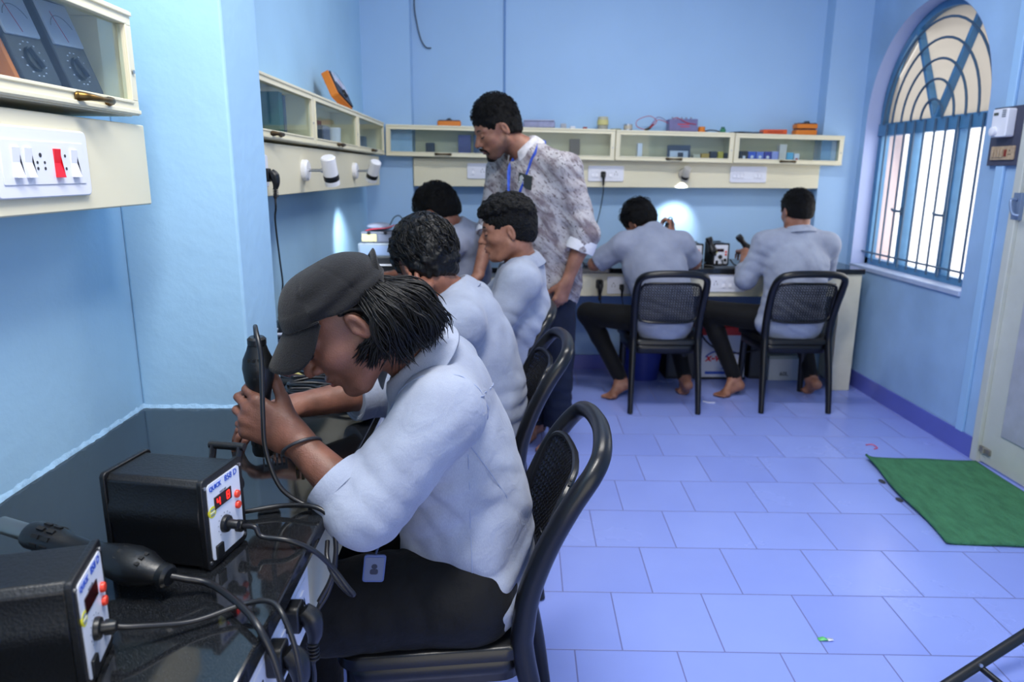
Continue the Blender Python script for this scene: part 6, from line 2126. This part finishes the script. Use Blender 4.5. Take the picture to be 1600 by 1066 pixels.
# on top of the back cabinets
YT = 4.85
def P_(x, y=YT): return (x, y, zt(x))
meter('yellow cased meter lying on the back cabinets left of the mans head', Matrix.Translation((-.345, YT, zt(-.345))) @ Matrix.Rotation(.05, 4, 'Z'), w=.140, h=.085, t=.036)
bt = thing('component_case', 'long clear lilac plastic case on the back cabinets', 'plastic case', P_(.235))
obj('tray', bx(.205, .09, .040), mat('lilac_tray', '8b90b4', rough=.3, var=.25, vscale=30), bt, bevel=.006)
obj('lid', bx(.200, .088, .008, .042), mat('lilac_lid', 'a9aecb', rough=.2), bt, bevel=.003)
for k, (x, c, lab, dims) in enumerate(((.395, '9fa4b0', 'small clear box right of the lilac case on the back cabinets', (.036, .036, .032)), (.455, 'd8dae4', 'tiny white carton on the back cabinets before the yellow jar', (.032, .03, .017)),
                                  (.535, '8e2430', 'tiny dark red block on the back cabinets', (.026, .03, .014)))):
    o = obj('small_box', bx(*dims), mat('card_' + c, c, rough=.5), bevel=.002, smooth=False); o.location = P_(x); tag(o, lab, 'box')
jr = thing('jar', 'pale yellow jar with a grey base on the back cabinets', 'jar', P_(.650))
obj('base', MB().lathe([(0, 0), (.034, 0), (.034, .026), (.030, .028)], 24), mat('jar_grey', '9a9b92', rough=.4), jr)
obj('body', MB().lathe([(.030, .026), (.037, .030), (.037, .058), (.033, .062)], 24), mat('jar_yellow', 'c6bf80', rough=.5), jr)
obj('lid', MB().lathe([(.034, .061), (.034, .078), (.031, .080), (0, .080)], 24), mat('jar_lid', 'b5b49c', rough=.5), jr)
o = obj('lid_disc', MB().lathe([(0, 0), (.036, 0), (.036, .010), (0, .011)], 24), mat('olive_disc', '8a8d76', rough=.5)); o.location = P_(.735); tag(o, 'flat olive disc lying right of the yellow jar', 'lid')
tn = thing('tin', 'small steel tin with a pale label on the back cabinets', 'tin', P_(.815))
obj('body', MB().lathe([(0, 0), (.028, 0), (.028, .040), (.026, .041), (0, .038)], 24), STEEL, tn)
obj('label', MB().lathe([(.0285, .010), (.0285, .032)], 24), mat('tin_label', 'b8b0a0', rough=.6), tn)
cl = thing('test_lead', 'tangled red test lead with black crocodile clip on the back cabinets', 'test lead', P_(.955))
lp = [(-.02, 0, .006), (-.08, .01, .03), (-.075, .02, .07), (.0, .01, .095), (.045, 0, .06), (.0, -.01, .02), (.05, 0, .07), (.11, -.005, .055), (.15, 0, .035)]
obj('wire', MB().tube(lp, .0022, 6, smooth=8), RED_W, cl)
obj('wire', MB().tube([(-.01, .01, .006), (.02, .02, .05), (.06, .02, .09), (.12, .01, .06), (.16, .005, .03)], .0020, 6, smooth=8), mat('purple_wire', '6a3a7c', rough=.45), cl)
obj('clip', MB().tube([(-.03, 0, .007), (.0, 0, .02), (.025, 0, .045)], [.008, .010, .005], 8), BLACK_PL, cl)
ps = thing('battery_pack', 'purple grey battery box with red terminals on the back cabinets', 'battery', P_(1.165))
obj('body', bx(.185, .09, .078), mat('purple_grey_box', '6f6c98', rough=.45, var=.15, vscale=20), ps, bevel=.004)
for xx in (-.06, -.03, .0, .03, .06):
    obj('terminal', MB().cyl((xx, .01, .078), (xx, .01, .092), .006, n=10), mat('grey_terminal', '8e8fa4', rough=.4), ps)
obj('wire', MB().tube([(-.095, -.02, .05), (-.05, -.047, .085), (.02, -.050, .055), (.08, -.048, .045)], .0025, 6, smooth=6), RED_W, ps)
obj('lettering', MB().cbox((.0, -.0455, .045), (.075, .001, .008)).cbox((.01, -.0455, .030), (.06, .001, .005)), mat('pink_print', 'b8405a', rough=.5), ps, smooth=False)
o = obj('cap', MB().lathe([(0, 0), (.024, 0), (.022, .034), (.018, .036), (0, .036)], 20), ORANGE); o.location = P_(1.295); tag(o, 'small orange cap right of the purple battery box', 'cap')
for k, (x, pts, m_) in enumerate(((1.36, [(-.05, 0, .005), (-.01, .01, .016), (.03, -.005, .012), (.06, .01, .005)], CORD),)):
    o = obj('lead', MB().tube(pts, .004, 7), m_); o.location = P_(x); tag(o, 'short dark lead lying between the orange cap and the green bottle', 'lead')
gb = thing('bottle', 'small green bottle on the back cabinets', 'bottle', P_(1.435))
obj('body', MB().lathe([(0, 0), (.018, 0), (.018, .022), (.010, .028)], 18), mat('green_plastic', '2f7a58', rough=.35), gb)
obj('cap', MB().lathe([(.012, .026), (.012, .037), (0, .037)], 16), mat('dark_green_cap', '1d5a40', rough=.4), gb)
o = obj('test_probe', MB().tube([(-.09, 0, .006), (-.02, .006, .009), (.05, 0, .007), (.11, .005, .006)], [.003, .0065, .0065, .002], 8), BLACK_PL); o.location = P_(1.565); tag(o, 'black test probe lying left of the orange case', 'probe')
o = obj('test_probe', MB().tube([(-.05, -.03, .005), (.03, -.025, .008), (.085, -.03, .006)], [.002, .005, .003], 8), GREY_D); o.location = P_(1.62); tag(o, 'grey probe touching the orange case on the back cabinets', 'probe')
oc = thing('tool_case', 'flat bright orange case on the back cabinets', 'case', P_(1.765))
obj('body', bx(.155, .08, .030), mat('bright_orange', 'd85a26', rough=.45), oc, bevel=.004)
obj('label', MB().box((-.05, -.0405, .008), (.05, -.0395, .022)), mat('deep_orange', 'b9431c', rough=.5), oc)
meter('orange cased meter at the bottom of the pair on the back cabinets', Matrix.Translation((1.965, YT - .01, zt(1.965))), w=.128, h=.075, t=.038)
meter('orange cased meter stacked on another at the right end of the cabinets', Matrix.Translation((1.968, YT - .008, zt(1.965) + .0405)) @ Matrix.Rotation(.06, 4, 'Z'), w=.126, h=.073, t=.034)

# ------------------------------------------------------------------ back bench things
bs1 = M_at(1.400, 4.58, .06)
station('hot air station with green knob between the two bench students', bs1, lit=False, detail=False, holder=False)
bs2 = M_at(1.245, 4.66, .0)
station('hot air station hidden behind the bent students shoulder', bs2, lit=False, detail=False, holder=False, w=.12, h=.125)
bs3 = M_at(.475, 4.68, .25)
station('hot air station on the back bench beside the printed shirt', bs3, lit=False, detail=False, holder=False)
hot_air_gun('hot air gun slung beside the station between the bench students', (1.60, 4.60, .870), (1.50, 4.60, .985), (0, -1, 0), nozzle=False)
hot_air_gun('hot air gun standing between the bent student and a station', (1.352, 4.575, .862), (1.312, 4.59, .975), (0, -1, 0), nozzle=False)
hot_air_gun('hot air gun leaning near the bent elbow on the back bench', (.60, 4.66, .872), (.50, 4.66, .985), (0, -1, 0), nozzle=False)
hot_air_gun('hot air gun lifted in the bent students hand by the bright wall', (1.022, 4.47, 1.060), (1.032, 4.50, .885), (0, -1, 0), nozzle=False)
cord('cord loop over the gun in the bent students hand', [(1.022, 4.468, 1.066), (1.026, 4.462, 1.098), (1.044, 4.46, 1.096), (1.048, 4.458, 1.05), (1.046, 4.462, .98), (1.06, 4.48, .90), (1.10, 4.52, .81)], .004)
for k, (lab, pts) in enumerate((('black cord coiled before the station between the bench students', [(1.46, 4.58, .83), (1.48, 4.53, .80), (1.56, 4.50, .796), (1.63, 4.54, .80), (1.60, 4.58, .81), (1.52, 4.55, .815), (1.50, 4.50, .80), (1.58, 4.47, .797), (1.66, 4.50, .797)]),
                        ('black cord in front of the green knob station', [(1.41, 4.58, .825), (1.40, 4.54, .80), (1.34, 4.52, .797), (1.28, 4.54, .797)]),
                        ('black cord trailing past the bent elbow', [(.50, 4.64, .82), (.53, 4.55, .80), (.60, 4.50, .80), (.68, 4.56, .80), (.72, 4.66, .83), (.66, 4.70, .82)]))):
    cord(lab, pts, .0042)
o = obj('soldering_tray', MB().box((.52, 4.50, BT + .0005), (.68, 4.60, BT + .012)), GREY_D, bevel=.003); tag(o, 'dark tray under the cords beside the bent elbow', 'tray')
o = obj('cutting_mat', MB().box((1.33, 4.44, BT + .0004), (1.55, 4.53, BT + .004)), mat('bench_mat_grey', '5b6570', rough=.5, var=.3, vscale=40), bevel=.001); tag(o, 'grey work mat with metal scraps before the station', 'mat')
o = obj('tweezers', MB().tube([(1.36, 4.455, BT + .0065), (1.44, 4.475, BT + .007), (1.50, 4.47, BT + .006)], [.0015, .004, .003], 6), STEEL); tag(o, 'steel tweezers on the grey work mat', 'tweezers')
o = obj('wire_scrap', MB().tube([(1.585, 4.455, BT + .004), (1.61, 4.46, BT + .008), (1.63, 4.45, BT + .004)], .003, 6), RED_W); tag(o, 'red wire scrap on the bench left of the upright student', 'wire')

# under the back bench
bxm = thing('carton_box', 'white carton with red top band and red lettering under the back bench', 'carton', (1.50, 4.80, 0))
BW_ = mat('carton_white', 'c9d0e0', rough=.6, var=.08, vscale=6)
obj('body', bx(.30, .22, .345, .012), BW_, bxm, bevel=.004)
obj('top_band', MB().box((-.151, -.1105, .305), (.151, .111, .358)), mat('carton_red', 'c02a2c', rough=.55), bxm, bevel=.002)
obj('base_skid', bx(.31, .23, .012), BLACK_PL, bxm)
MT = Matrix.Translation((-.030, -.1112, .15)) @ Matrix.Rotation(PI / 2, 4, 'X')
text_mesh('lettering', 'x-well', .074, mat('carton_red_print', 'c3222c', rough=.5), bxm, MT, bold=.0022, shear=.15)
obj('blue_arc', MB().tube([(.13 * math.cos(a), -.1110, .128 + .075 * math.sin(a)) for a in np.linspace(.35, PI - .35, 16)], .005, 6, smooth=0), mat('carton_blue', '2c50b4', rough=.5), bxm)
obj('blue_strip', MB().box((-.12, -.1108, .035), (.12, -.1095, .055)), MATS['carton_blue'], bxm)
text_mesh('small_lettering', 'STABILIZER', .017, MATS['carton_blue'], bxm, Matrix.Translation((.02, -.1112, .108)) @ Matrix.Rotation(PI / 2, 4, 'X'))
obj('recycle_mark', MB().prism([(-.011, 0), (.011, 0), (0, .019)], 0, .0012, Matrix.Translation((.0, -.1108, .072)) @ Matrix.Rotation(PI / 2, 4, 'X')), MATS['carton_blue'], bxm)
wb = thing('carton_box', 'low white carton under the bench behind the upright students legs', 'carton', (1.94, 4.76, 0))
obj('body', bx(.27, .20, .16), mat('carton_grey_white', 'b9c0c4', rough=.65, var=.1, vscale=8), wb, bevel=.003)
text_mesh('lettering', '60L', .04, mat('carton_dark_print', '3a3d42', rough=.6), wb, Matrix.Translation((-.03, -.1007, .045)) @ Matrix.Rotation(PI / 2, 4, 'X'), bold=.001)
lid = obj('lid', bx(.274, .204, .022, .150), mat('carton_green_grey', '8e9a94', rough=.65), wb, bevel=.002)
bk = thing('bucket', 'dark blue plastic bucket in the shade under the bench', 'bucket', (.96, 4.74, 0))
obj('body', MB().lathe([(0, .003), (.105, .003), (.108, .0), (.135, .25), (.130, .25), (.103, .010), (0, .010)], 32), mat('blue_bucket', '1f2f86', rough=.4), bk)
obj('rim', MB().lathe([(.130, .243), (.141, .243), (.141, .256), (.130, .256)], 32), MATS['blue_bucket'], bk)
dk = thing('cabinet_box', 'dark metal box under the bench left of the white carton', 'box', (1.215, 4.80, 0))
obj('body', bx(.20, .22, .26), mat('dark_metal_box', '20242c', rough=.5, metal=.3), dk, bevel=.004)
obj('front', MB().box((-.085, -.1115, .02), (.085, -.109, .24)), mat('dark_metal_front', '2b3038', rough=.45), dk, bevel=.002)
ub = thing('cabinet_box', 'dark box under the bench behind the upright students knee', 'box', (1.745, 4.80, 0))
obj('body', bx(.12, .20, .30), MATS['dark_metal_box'], ub, bevel=.004)
obj('front', MB().box((-.05, -.1015, .02), (.05, -.099, .28)), MATS['dark_metal_front'], ub, bevel=.002)
cord('black cord drooping under the bench past the white carton', [(1.18, 4.47, .60), (1.22, 4.50, .50), (1.31, 4.56, .33), (1.42, 4.60, .235), (1.56, 4.62, .20), (1.72, 4.64, .22)], .006)
o = obj('wire_scrap', MB().tube([(1.235, 4.19, .003), (1.262, 4.165, .004), (1.30, 4.16, .003)], .0035, 6), WHITE_PL); tag(o, 'white scrap curl on the tiles between the bench chairs', 'scrap')
o = obj('thread', MB().tube([(1.885, 3.47, .003), (1.92, 3.475, .003), (1.925, 3.43, .003), (1.90, 3.415, .003)], .0025, 6), mat('pink_thread', 'd8506c', rough=.6)); tag(o, 'pink thread curled on the tiles beyond the green mat', 'thread')
pt = thing('candy_wrapper', 'small green and white wrapper on the near floor tiles', 'wrapper', (.975, 1.885, 0))
obj('foil', MB().grid([[(-.02, -.006, .002), (0, -.008, .006), (.008, -.006, .003)], [(-.022, .006, .004), (-.004, .008, .007), (.006, .006, .003)]]), mat('green_foil', '6fd07a', rough=.4), pt, solid=.0008)
obj('paper', MB().grid([[(.006, -.008, .003), (.022, -.009, .006)], [(.008, .006, .004), (.024, .004, .003)]]), WHITE_PL, pt, solid=.0008)
for x, y, lab in ((1.735, 3.02, 'dark scrap on the tiles against the green mat, farther of two'), (1.712, 2.83, 'dark scrap on the tiles against the green mat, nearer of two')):
    o = obj('dust_scrap', MB().ball((x, y, .004), (.014, .022, .004), 8), mat('dark_scrap', '30343e', rough=.8)); tag(o, lab, 'scrap')
# tripod leg reaching into the corner
tp = thing('tripod', 'black tripod leg reaching in at the lower right corner', 'tripod', (1.18, 1.655, 0))
ta, tb = Vector((1.18, 1.655, .012)), Vector((2.00, 1.93, .300))
obj('leg', MB().tube([ta, ta + (tb - ta) * .5, tb], .0125, 12, smooth=0, flat=(.8, 1.25)), BLACK_PL, tp, world=True)
sa = ta + (tb - ta) * .16
obj('brace', MB().tube([sa + Vector((.0, -.004, -.004)), sa + Vector((.035, -.13, -.015)), sa + Vector((.08, -.30, -.03))], .009, 10, smooth=0), BLACK_PL, tp, world=True)
obj('rivet', MB().cyl(sa + Vector((-.004, -.017, .008)), sa + Vector((-.004, -.011, .006)), .005, n=12), STEEL, tp, world=True)
obj('hub', MB().cyl(tb + Vector((.02, .005, -.06)), tb + Vector((.02, .005, .06)), .03, n=20), BLACK_PL, tp, world=True)
obj('post', MB().cyl(tb + Vector((.02, .005, .05)), tb + Vector((.02, .005, 1.0)), .014, n=16), BLACK_PL, tp, world=True)
obj('leg', MB().tube([tb, (2.20, 1.70, .16), (2.28, 1.60, .012)], .0125, 12, smooth=0), BLACK_PL, tp, world=True)
obj('leg', MB().tube([tb, (2.05, 2.08, .16), (2.08, 2.20, .012)], .0125, 12, smooth=0), BLACK_PL, tp, world=True)
wl = thing('wallet', 'small brown leather pouch hanging behind the nearest chair back', 'pouch', (.088, 1.44, .52))
obj('flap', MB().cbox((.098, 1.44, .545), (.014, .085, .055)), mat('brown_leather', '8a5a4c', rough=.6, bump=.2, bscale=90, var=.25, vscale=40), wl, world=True, bevel=.004)
obj('seam', MB().cbox((.1055, 1.44, .545), (.001, .07, .002)), mat('dark_leather_seam', '5a382e', rough=.7), wl, world=True)
obj('loop', MB().tube([(.095, 1.43, .57), (.088, 1.43, .60), (.085, 1.45, .60), (.092, 1.45, .57)], .002, 6), BLACK_PL, wl, world=True)
idc = thing('id_card', 'student identity card hanging against the black trousers of the capped student', 'id card', (-.215, 1.24, .60))
IM = Matrix.Translation((-.236, 1.205, .648)) @ Matrix.Rotation(.12, 4, 'Y') @ Matrix.Rotation(.18, 4, 'Z') @ Matrix.Rotation(PI / 2 + .15, 4, 'X')
obj('holder', MB().prism(rrect(.040, .062, .006, 4), -.002, .002), mat('card_holder', '4a5a86', rough=.3), idc, bevel=.0008)
idc.children[0].matrix_parent_inverse = WM[idc.name].inverted(); idc.children[0].matrix_basis = IM
q = obj('card', MB().prism(rrect(.034, .053, .003, 3), .0018, .0026), mat('card_face', '5f687c', rough=.35), idc); q.matrix_parent_inverse = WM[idc.name].inverted(); q.matrix_basis = IM
q = obj('photo', MB().lathe([(.0055, .0), (.0055, .0006), (0, .0006)], 14, Matrix.Translation((0, .006, .0026))).prism(rrect(.015, .012, .004, 3, 0, -.006), .0026, .0031), METER_D, idc); q.matrix_parent_inverse = WM[idc.name].inverted(); q.matrix_basis = IM
q = obj('neck_cord', MB().tube([(0, .031, 0), (.004, .05, .0), (.02, .085, -.02)], .0022, 6), NAVY, idc); q.matrix_parent_inverse = WM[idc.name].inverted(); q.matrix_basis = IM

# ------------------------------------------------------------------ left bench things beyond the pillar
hs = thing('heat_sink', 'small finned grey heat sink standing on the granite under the raised hand', 'heat sink', (-.468, 1.395, BT))
HM = M_at(-.468, 1.395, .35, BT + .0006)
hb = MB().box((-.024, -.006, .016), (.024, .006, .026), HM)
for i in range(6): hb.box((-.024 + i * .0088, -.006, 0), (-.0205 + i * .0088, .006, .017), HM)
obj('fins', hb, mat('anodised_grey', '5a6272', rough=.35, metal=.8), hs, world=True, smooth=False)
o = obj('connector', MB().cbox((-.520, 1.50, BT + .0135), (.030, .03, .026)), BLACK_PL, bevel=.003); tag(o, 'black connector on the granite left of the raised hand', 'connector')
for k, (x, y, lab) in enumerate(((-.405, 1.335, 'brass standoff on the granite under the bangle, left one'), (-.393, 1.330, 'brass standoff on the granite under the bangle, right one'))):
    o = obj('standoff', MB().cyl((x, y, BT), (x, y, BT + .02), .0035, n=8), BRASS); tag(o, lab, 'standoff')
o = obj('pen', MB().tube([(-.70, 2.045, BT + .007), (-.66, 2.03, BT + .007), (-.585, 1.99, BT + .007), (-.565, 1.98, BT + .006)], [.006, .0068, .0068, .002], 8, smooth=0), mat('pen_yellow', 'b9b06a', rough=.45)); tag(o, 'yellow pen lying on the granite under the cap brim', 'pen')
rnd = random.Random(3)
pts = []
for k in range(46):
    a = k * .62; r_ = .075 + .018 * math.sin(k * 1.3)
    pts.append((-.445 + r_ * 1.25 * math.cos(a), 1.80 + r_ * .75 * math.sin(a), BT + .006 + .0009 * k + .004 * math.sin(k * 2.1)))
pts += [(-.50, 1.90, BT + .03), (-.58, 1.93, BT + .01), (-.66, 2.0, BT + .006)]
cord('coil of black cord on the granite behind the capped students arm', pts, .0042, smooth=5)
o = obj('soldering_iron', MB().tube([(-.52, 1.87, BT + .012), (-.58, 1.885, BT + .014), (-.64, 1.90, BT + .012), (-.70, 1.92, BT + .010)], [.004, .011, .012, .003], 10), BLACK_PL); tag(o, 'black soldering iron beside the cord coil', 'soldering iron')
o = obj('screwdriver', MB().tube([(-.55, 1.95, BT + .009), (-.60, 1.965, BT + .009), (-.605, 1.967, BT + .009), (-.70, 2.0, BT + .006)], [.008, .0085, .003, .0022], 8, smooth=0), mat('driver_red_black', '3a2226', rough=.4)); tag(o, 'dark screwdriver with a steel shaft near the yellow pen', 'screwdriver')
cord('black cord running from under the brim along the left wall bench', [(-.50, 2.0, BT + .006), (-.60, 2.06, BT + .006), (-.68, 2.15, BT + .006), (-.74, 2.3, BT + .006), (-.70, 2.5, BT + .006)], .004)
tr = thing('parts_tray', 'tray of striped boards and parts on the bench beyond the pillar', 'tray', (-.74, 2.48, BT))
obj('base', MB().box((-.86, 2.40, BT + .0005), (-.62, 2.62, BT + .012)), NAVY, tr, world=True, bevel=.003)
for k in range(5):
    obj('strip', MB().box((-.84, 2.415 + .04 * k, BT + .012), (-.64, 2.44 + .04 * k, BT + .020)), mat('strip_white', 'c3cbe0', rough=.5) if k % 2 else METER_D, tr, world=True, bevel=.001)
tb_ = thing('bottle', 'small dark bottle with an olive cap on the bench beyond the pillar', 'bottle', (-.775, 2.50, BT))
obj('body', MB().lathe([(0, .021), (.018, .021), (.018, .055), (.011, .062)], 18), BLACK_PL, tb_)
obj('cap', MB().lathe([(.014, .060), (.014, .082), (0, .083)], 16), mat('olive_cap', '6f7a3c', rough=.5), tb_)
o = obj('notebook', MB().box((-.80, 2.20, BT + .0005), (-.66, 2.36, BT + .014)), mat('lilac_cover', '8f98c8', rough=.6, var=.3, vscale=20), bevel=.002); tag(o, 'lilac notebook on the bench by the pillar', 'notebook')
o = obj('flux_tin', MB().lathe([(0, 0), (.024, 0), (.024, .018), (.022, .020), (0, .020)], 20, Matrix.Translation((-.72, 2.10, BT + .0004))), mat('tan_tin', '8a7558', rough=.4, metal=.5)); tag(o, 'small tan tin between the notebook and the yellow pen', 'tin')
cord('black cord arching over the bench behind the cap', [(-.785, 2.75, .80), (-.79, 2.77, .87), (-.785, 2.80, .935), (-.755, 2.84, .975), (-.71, 2.88, .97), (-.67, 2.92, .90), (-.65, 2.95, .80)], .0055)
# further along: stations and tools of the second and third student
station('hot air station on the left bench before the second student', M_at(-.62, 2.72, PI / 2 - .1), lit=False, detail=False, holder=False)
station('hot air station on the left bench before the curly haired student', M_at(-.60, 3.20, PI / 2), lit=False, detail=False, holder=False)
tpz = thing('tape_roll', 'blue tape roll standing on the bench before the second student', 'tape', (-.455, 2.90, BT + .058))
TM = M_at(-.455, 2.90, .35, BT + .0585) @ Matrix.Rotation(PI / 2, 4, 'X')
obj('roll', MB().lathe([(.038, -.011), (.058, -.011), (.058, .011), (.038, .011), (.038, -.011)], 32, TM), mat('blue_tape', '3a4fc0', rough=.45), tpz, world=True)
obj('core', MB().lathe([(.0375, -.0112), (.0375, .0112)], 32, TM), mat('tape_core', '20264a', rough=.7), tpz, world=True)
pb = thing('breadboard', 'white and blue component strip box on the bench by the blue tape', 'component box', (-.36, 2.86, BT))
obj('base', MB().box((-.42, 2.80, BT + .0005), (-.32, 2.93, BT + .035)), mat('strip_blue', '4a5a90', rough=.5), pb, world=True, bevel=.002)
for k in range(7):
    obj('strip', MB().box((-.42 + .0145 * k, 2.795, BT + .012), (-.411 + .0145 * k, 2.80, BT + .032)), mat('strip_pale', 'c7d0c8', rough=.5), pb, world=True, smooth=False)
# stack in the back corner
STK = (-.700, 4.15)
def stack_box(label, name, cat, w, d, z0, h, c, extra=None):
    root = thing(name, label, cat, (STK[0], STK[1], z0))
    obj('body', bx(w, d, h), mat('stack_' + c, c, rough=.5, var=.15, vscale=25), root, bevel=.004)
    if extra: extra(root, w, d, h)
    return root
def ex1(r, w, d, h):
    obj('tray', MB().box((-w / 2 + .02, -d / 2 - .012, h * .55), (w / 2 - .01, -d / 2 + .001, h * .62)), WHITE_PL, r)
def ex2(r, w, d, h):
    obj('window', MB().box((-w / 2 + .012, -d / 2 - .002, .010), (w / 2 - .012, -d / 2 + .001, h - .012)), mat('window_blue_grey', '7f92b4', rough=.3), r)
def ex3(r, w, d, h):
    obj('label', MB().box((-w / 2 + .006, -d / 2 - .002, .010), (-.005, -d / 2 + .001, h - .012)), mat('pale_yellow_label', 'c8c28a', rough=.6), r)
    obj('front', MB().box((.005, -d / 2 - .002, .010), (w / 2 - .006, -d / 2 + .001, h - .012)), mat('window_grey', '6d7488', rough=.3), r)
    for sx in (-1, 1): obj('catch', MB().cbox((sx * w * .25, -d / 2 - .004, h - .004), (.018, .006, .012)), BLACK_PL, r)
stack_box('black instrument box with a white tray at the bottom of the corner stack', 'instrument_box', 'box', .21, .20, BT + .0006, .105, '1c1f26', ex1)
stack_box('grey drawer case in the middle of the corner stack', 'drawer_case', 'case', .215, .20, BT + .1065, .075, '7d8894', ex2)
stack_box('clear parts case with a yellow label atop the corner stack', 'parts_case', 'case', .185, .17, BT + .1825, .062, '595f70', ex3)
pk2 = thing('lead_bundle', 'bundle of grey and red leads on top of the corner stack', 'lead bundle', (STK[0], STK[1], BT + .245))
obj('bag', MB().ball((.0, 0, .024), (.075, .06, .0235), 18), mat('clear_bag_grey', '8a93aa', rough=.3, bump=.6, bscale=60), pk2)
obj('red_lead', MB().tube([(-.07, -.05, .006), (-.02, -.062, .014), (.05, -.058, .020), (.09, -.03, .035)], .003, 6), RED_W, pk2)
obj('black_lead', MB().tube([(.06, -.02, .03), (.085, -.01, .075), (.115, 0, .085), (.135, .01, .05), (.14, .012, -.02)], .003, 6), CORD, pk2)
# hanging wire and cable on the back wall
cord('thin wire hanging from the ceiling in the back corner', [(-.545, 4.944, 2.98), (-.55, 4.94, 2.62), (-.563, 4.938, 2.40), (-.548, 4.938, 2.28), (-.525, 4.938, 2.19), (-.495, 4.938, 2.145), (-.46, 4.938, 2.14)], .0035, name='wire', cat='wire')
struct('trim_4', MB().box((.006, BW - .008, 1.67), (.018, BW, CEIL)), mat('cable_channel_blue', '4f7fb8', rough=.5), smooth=False)
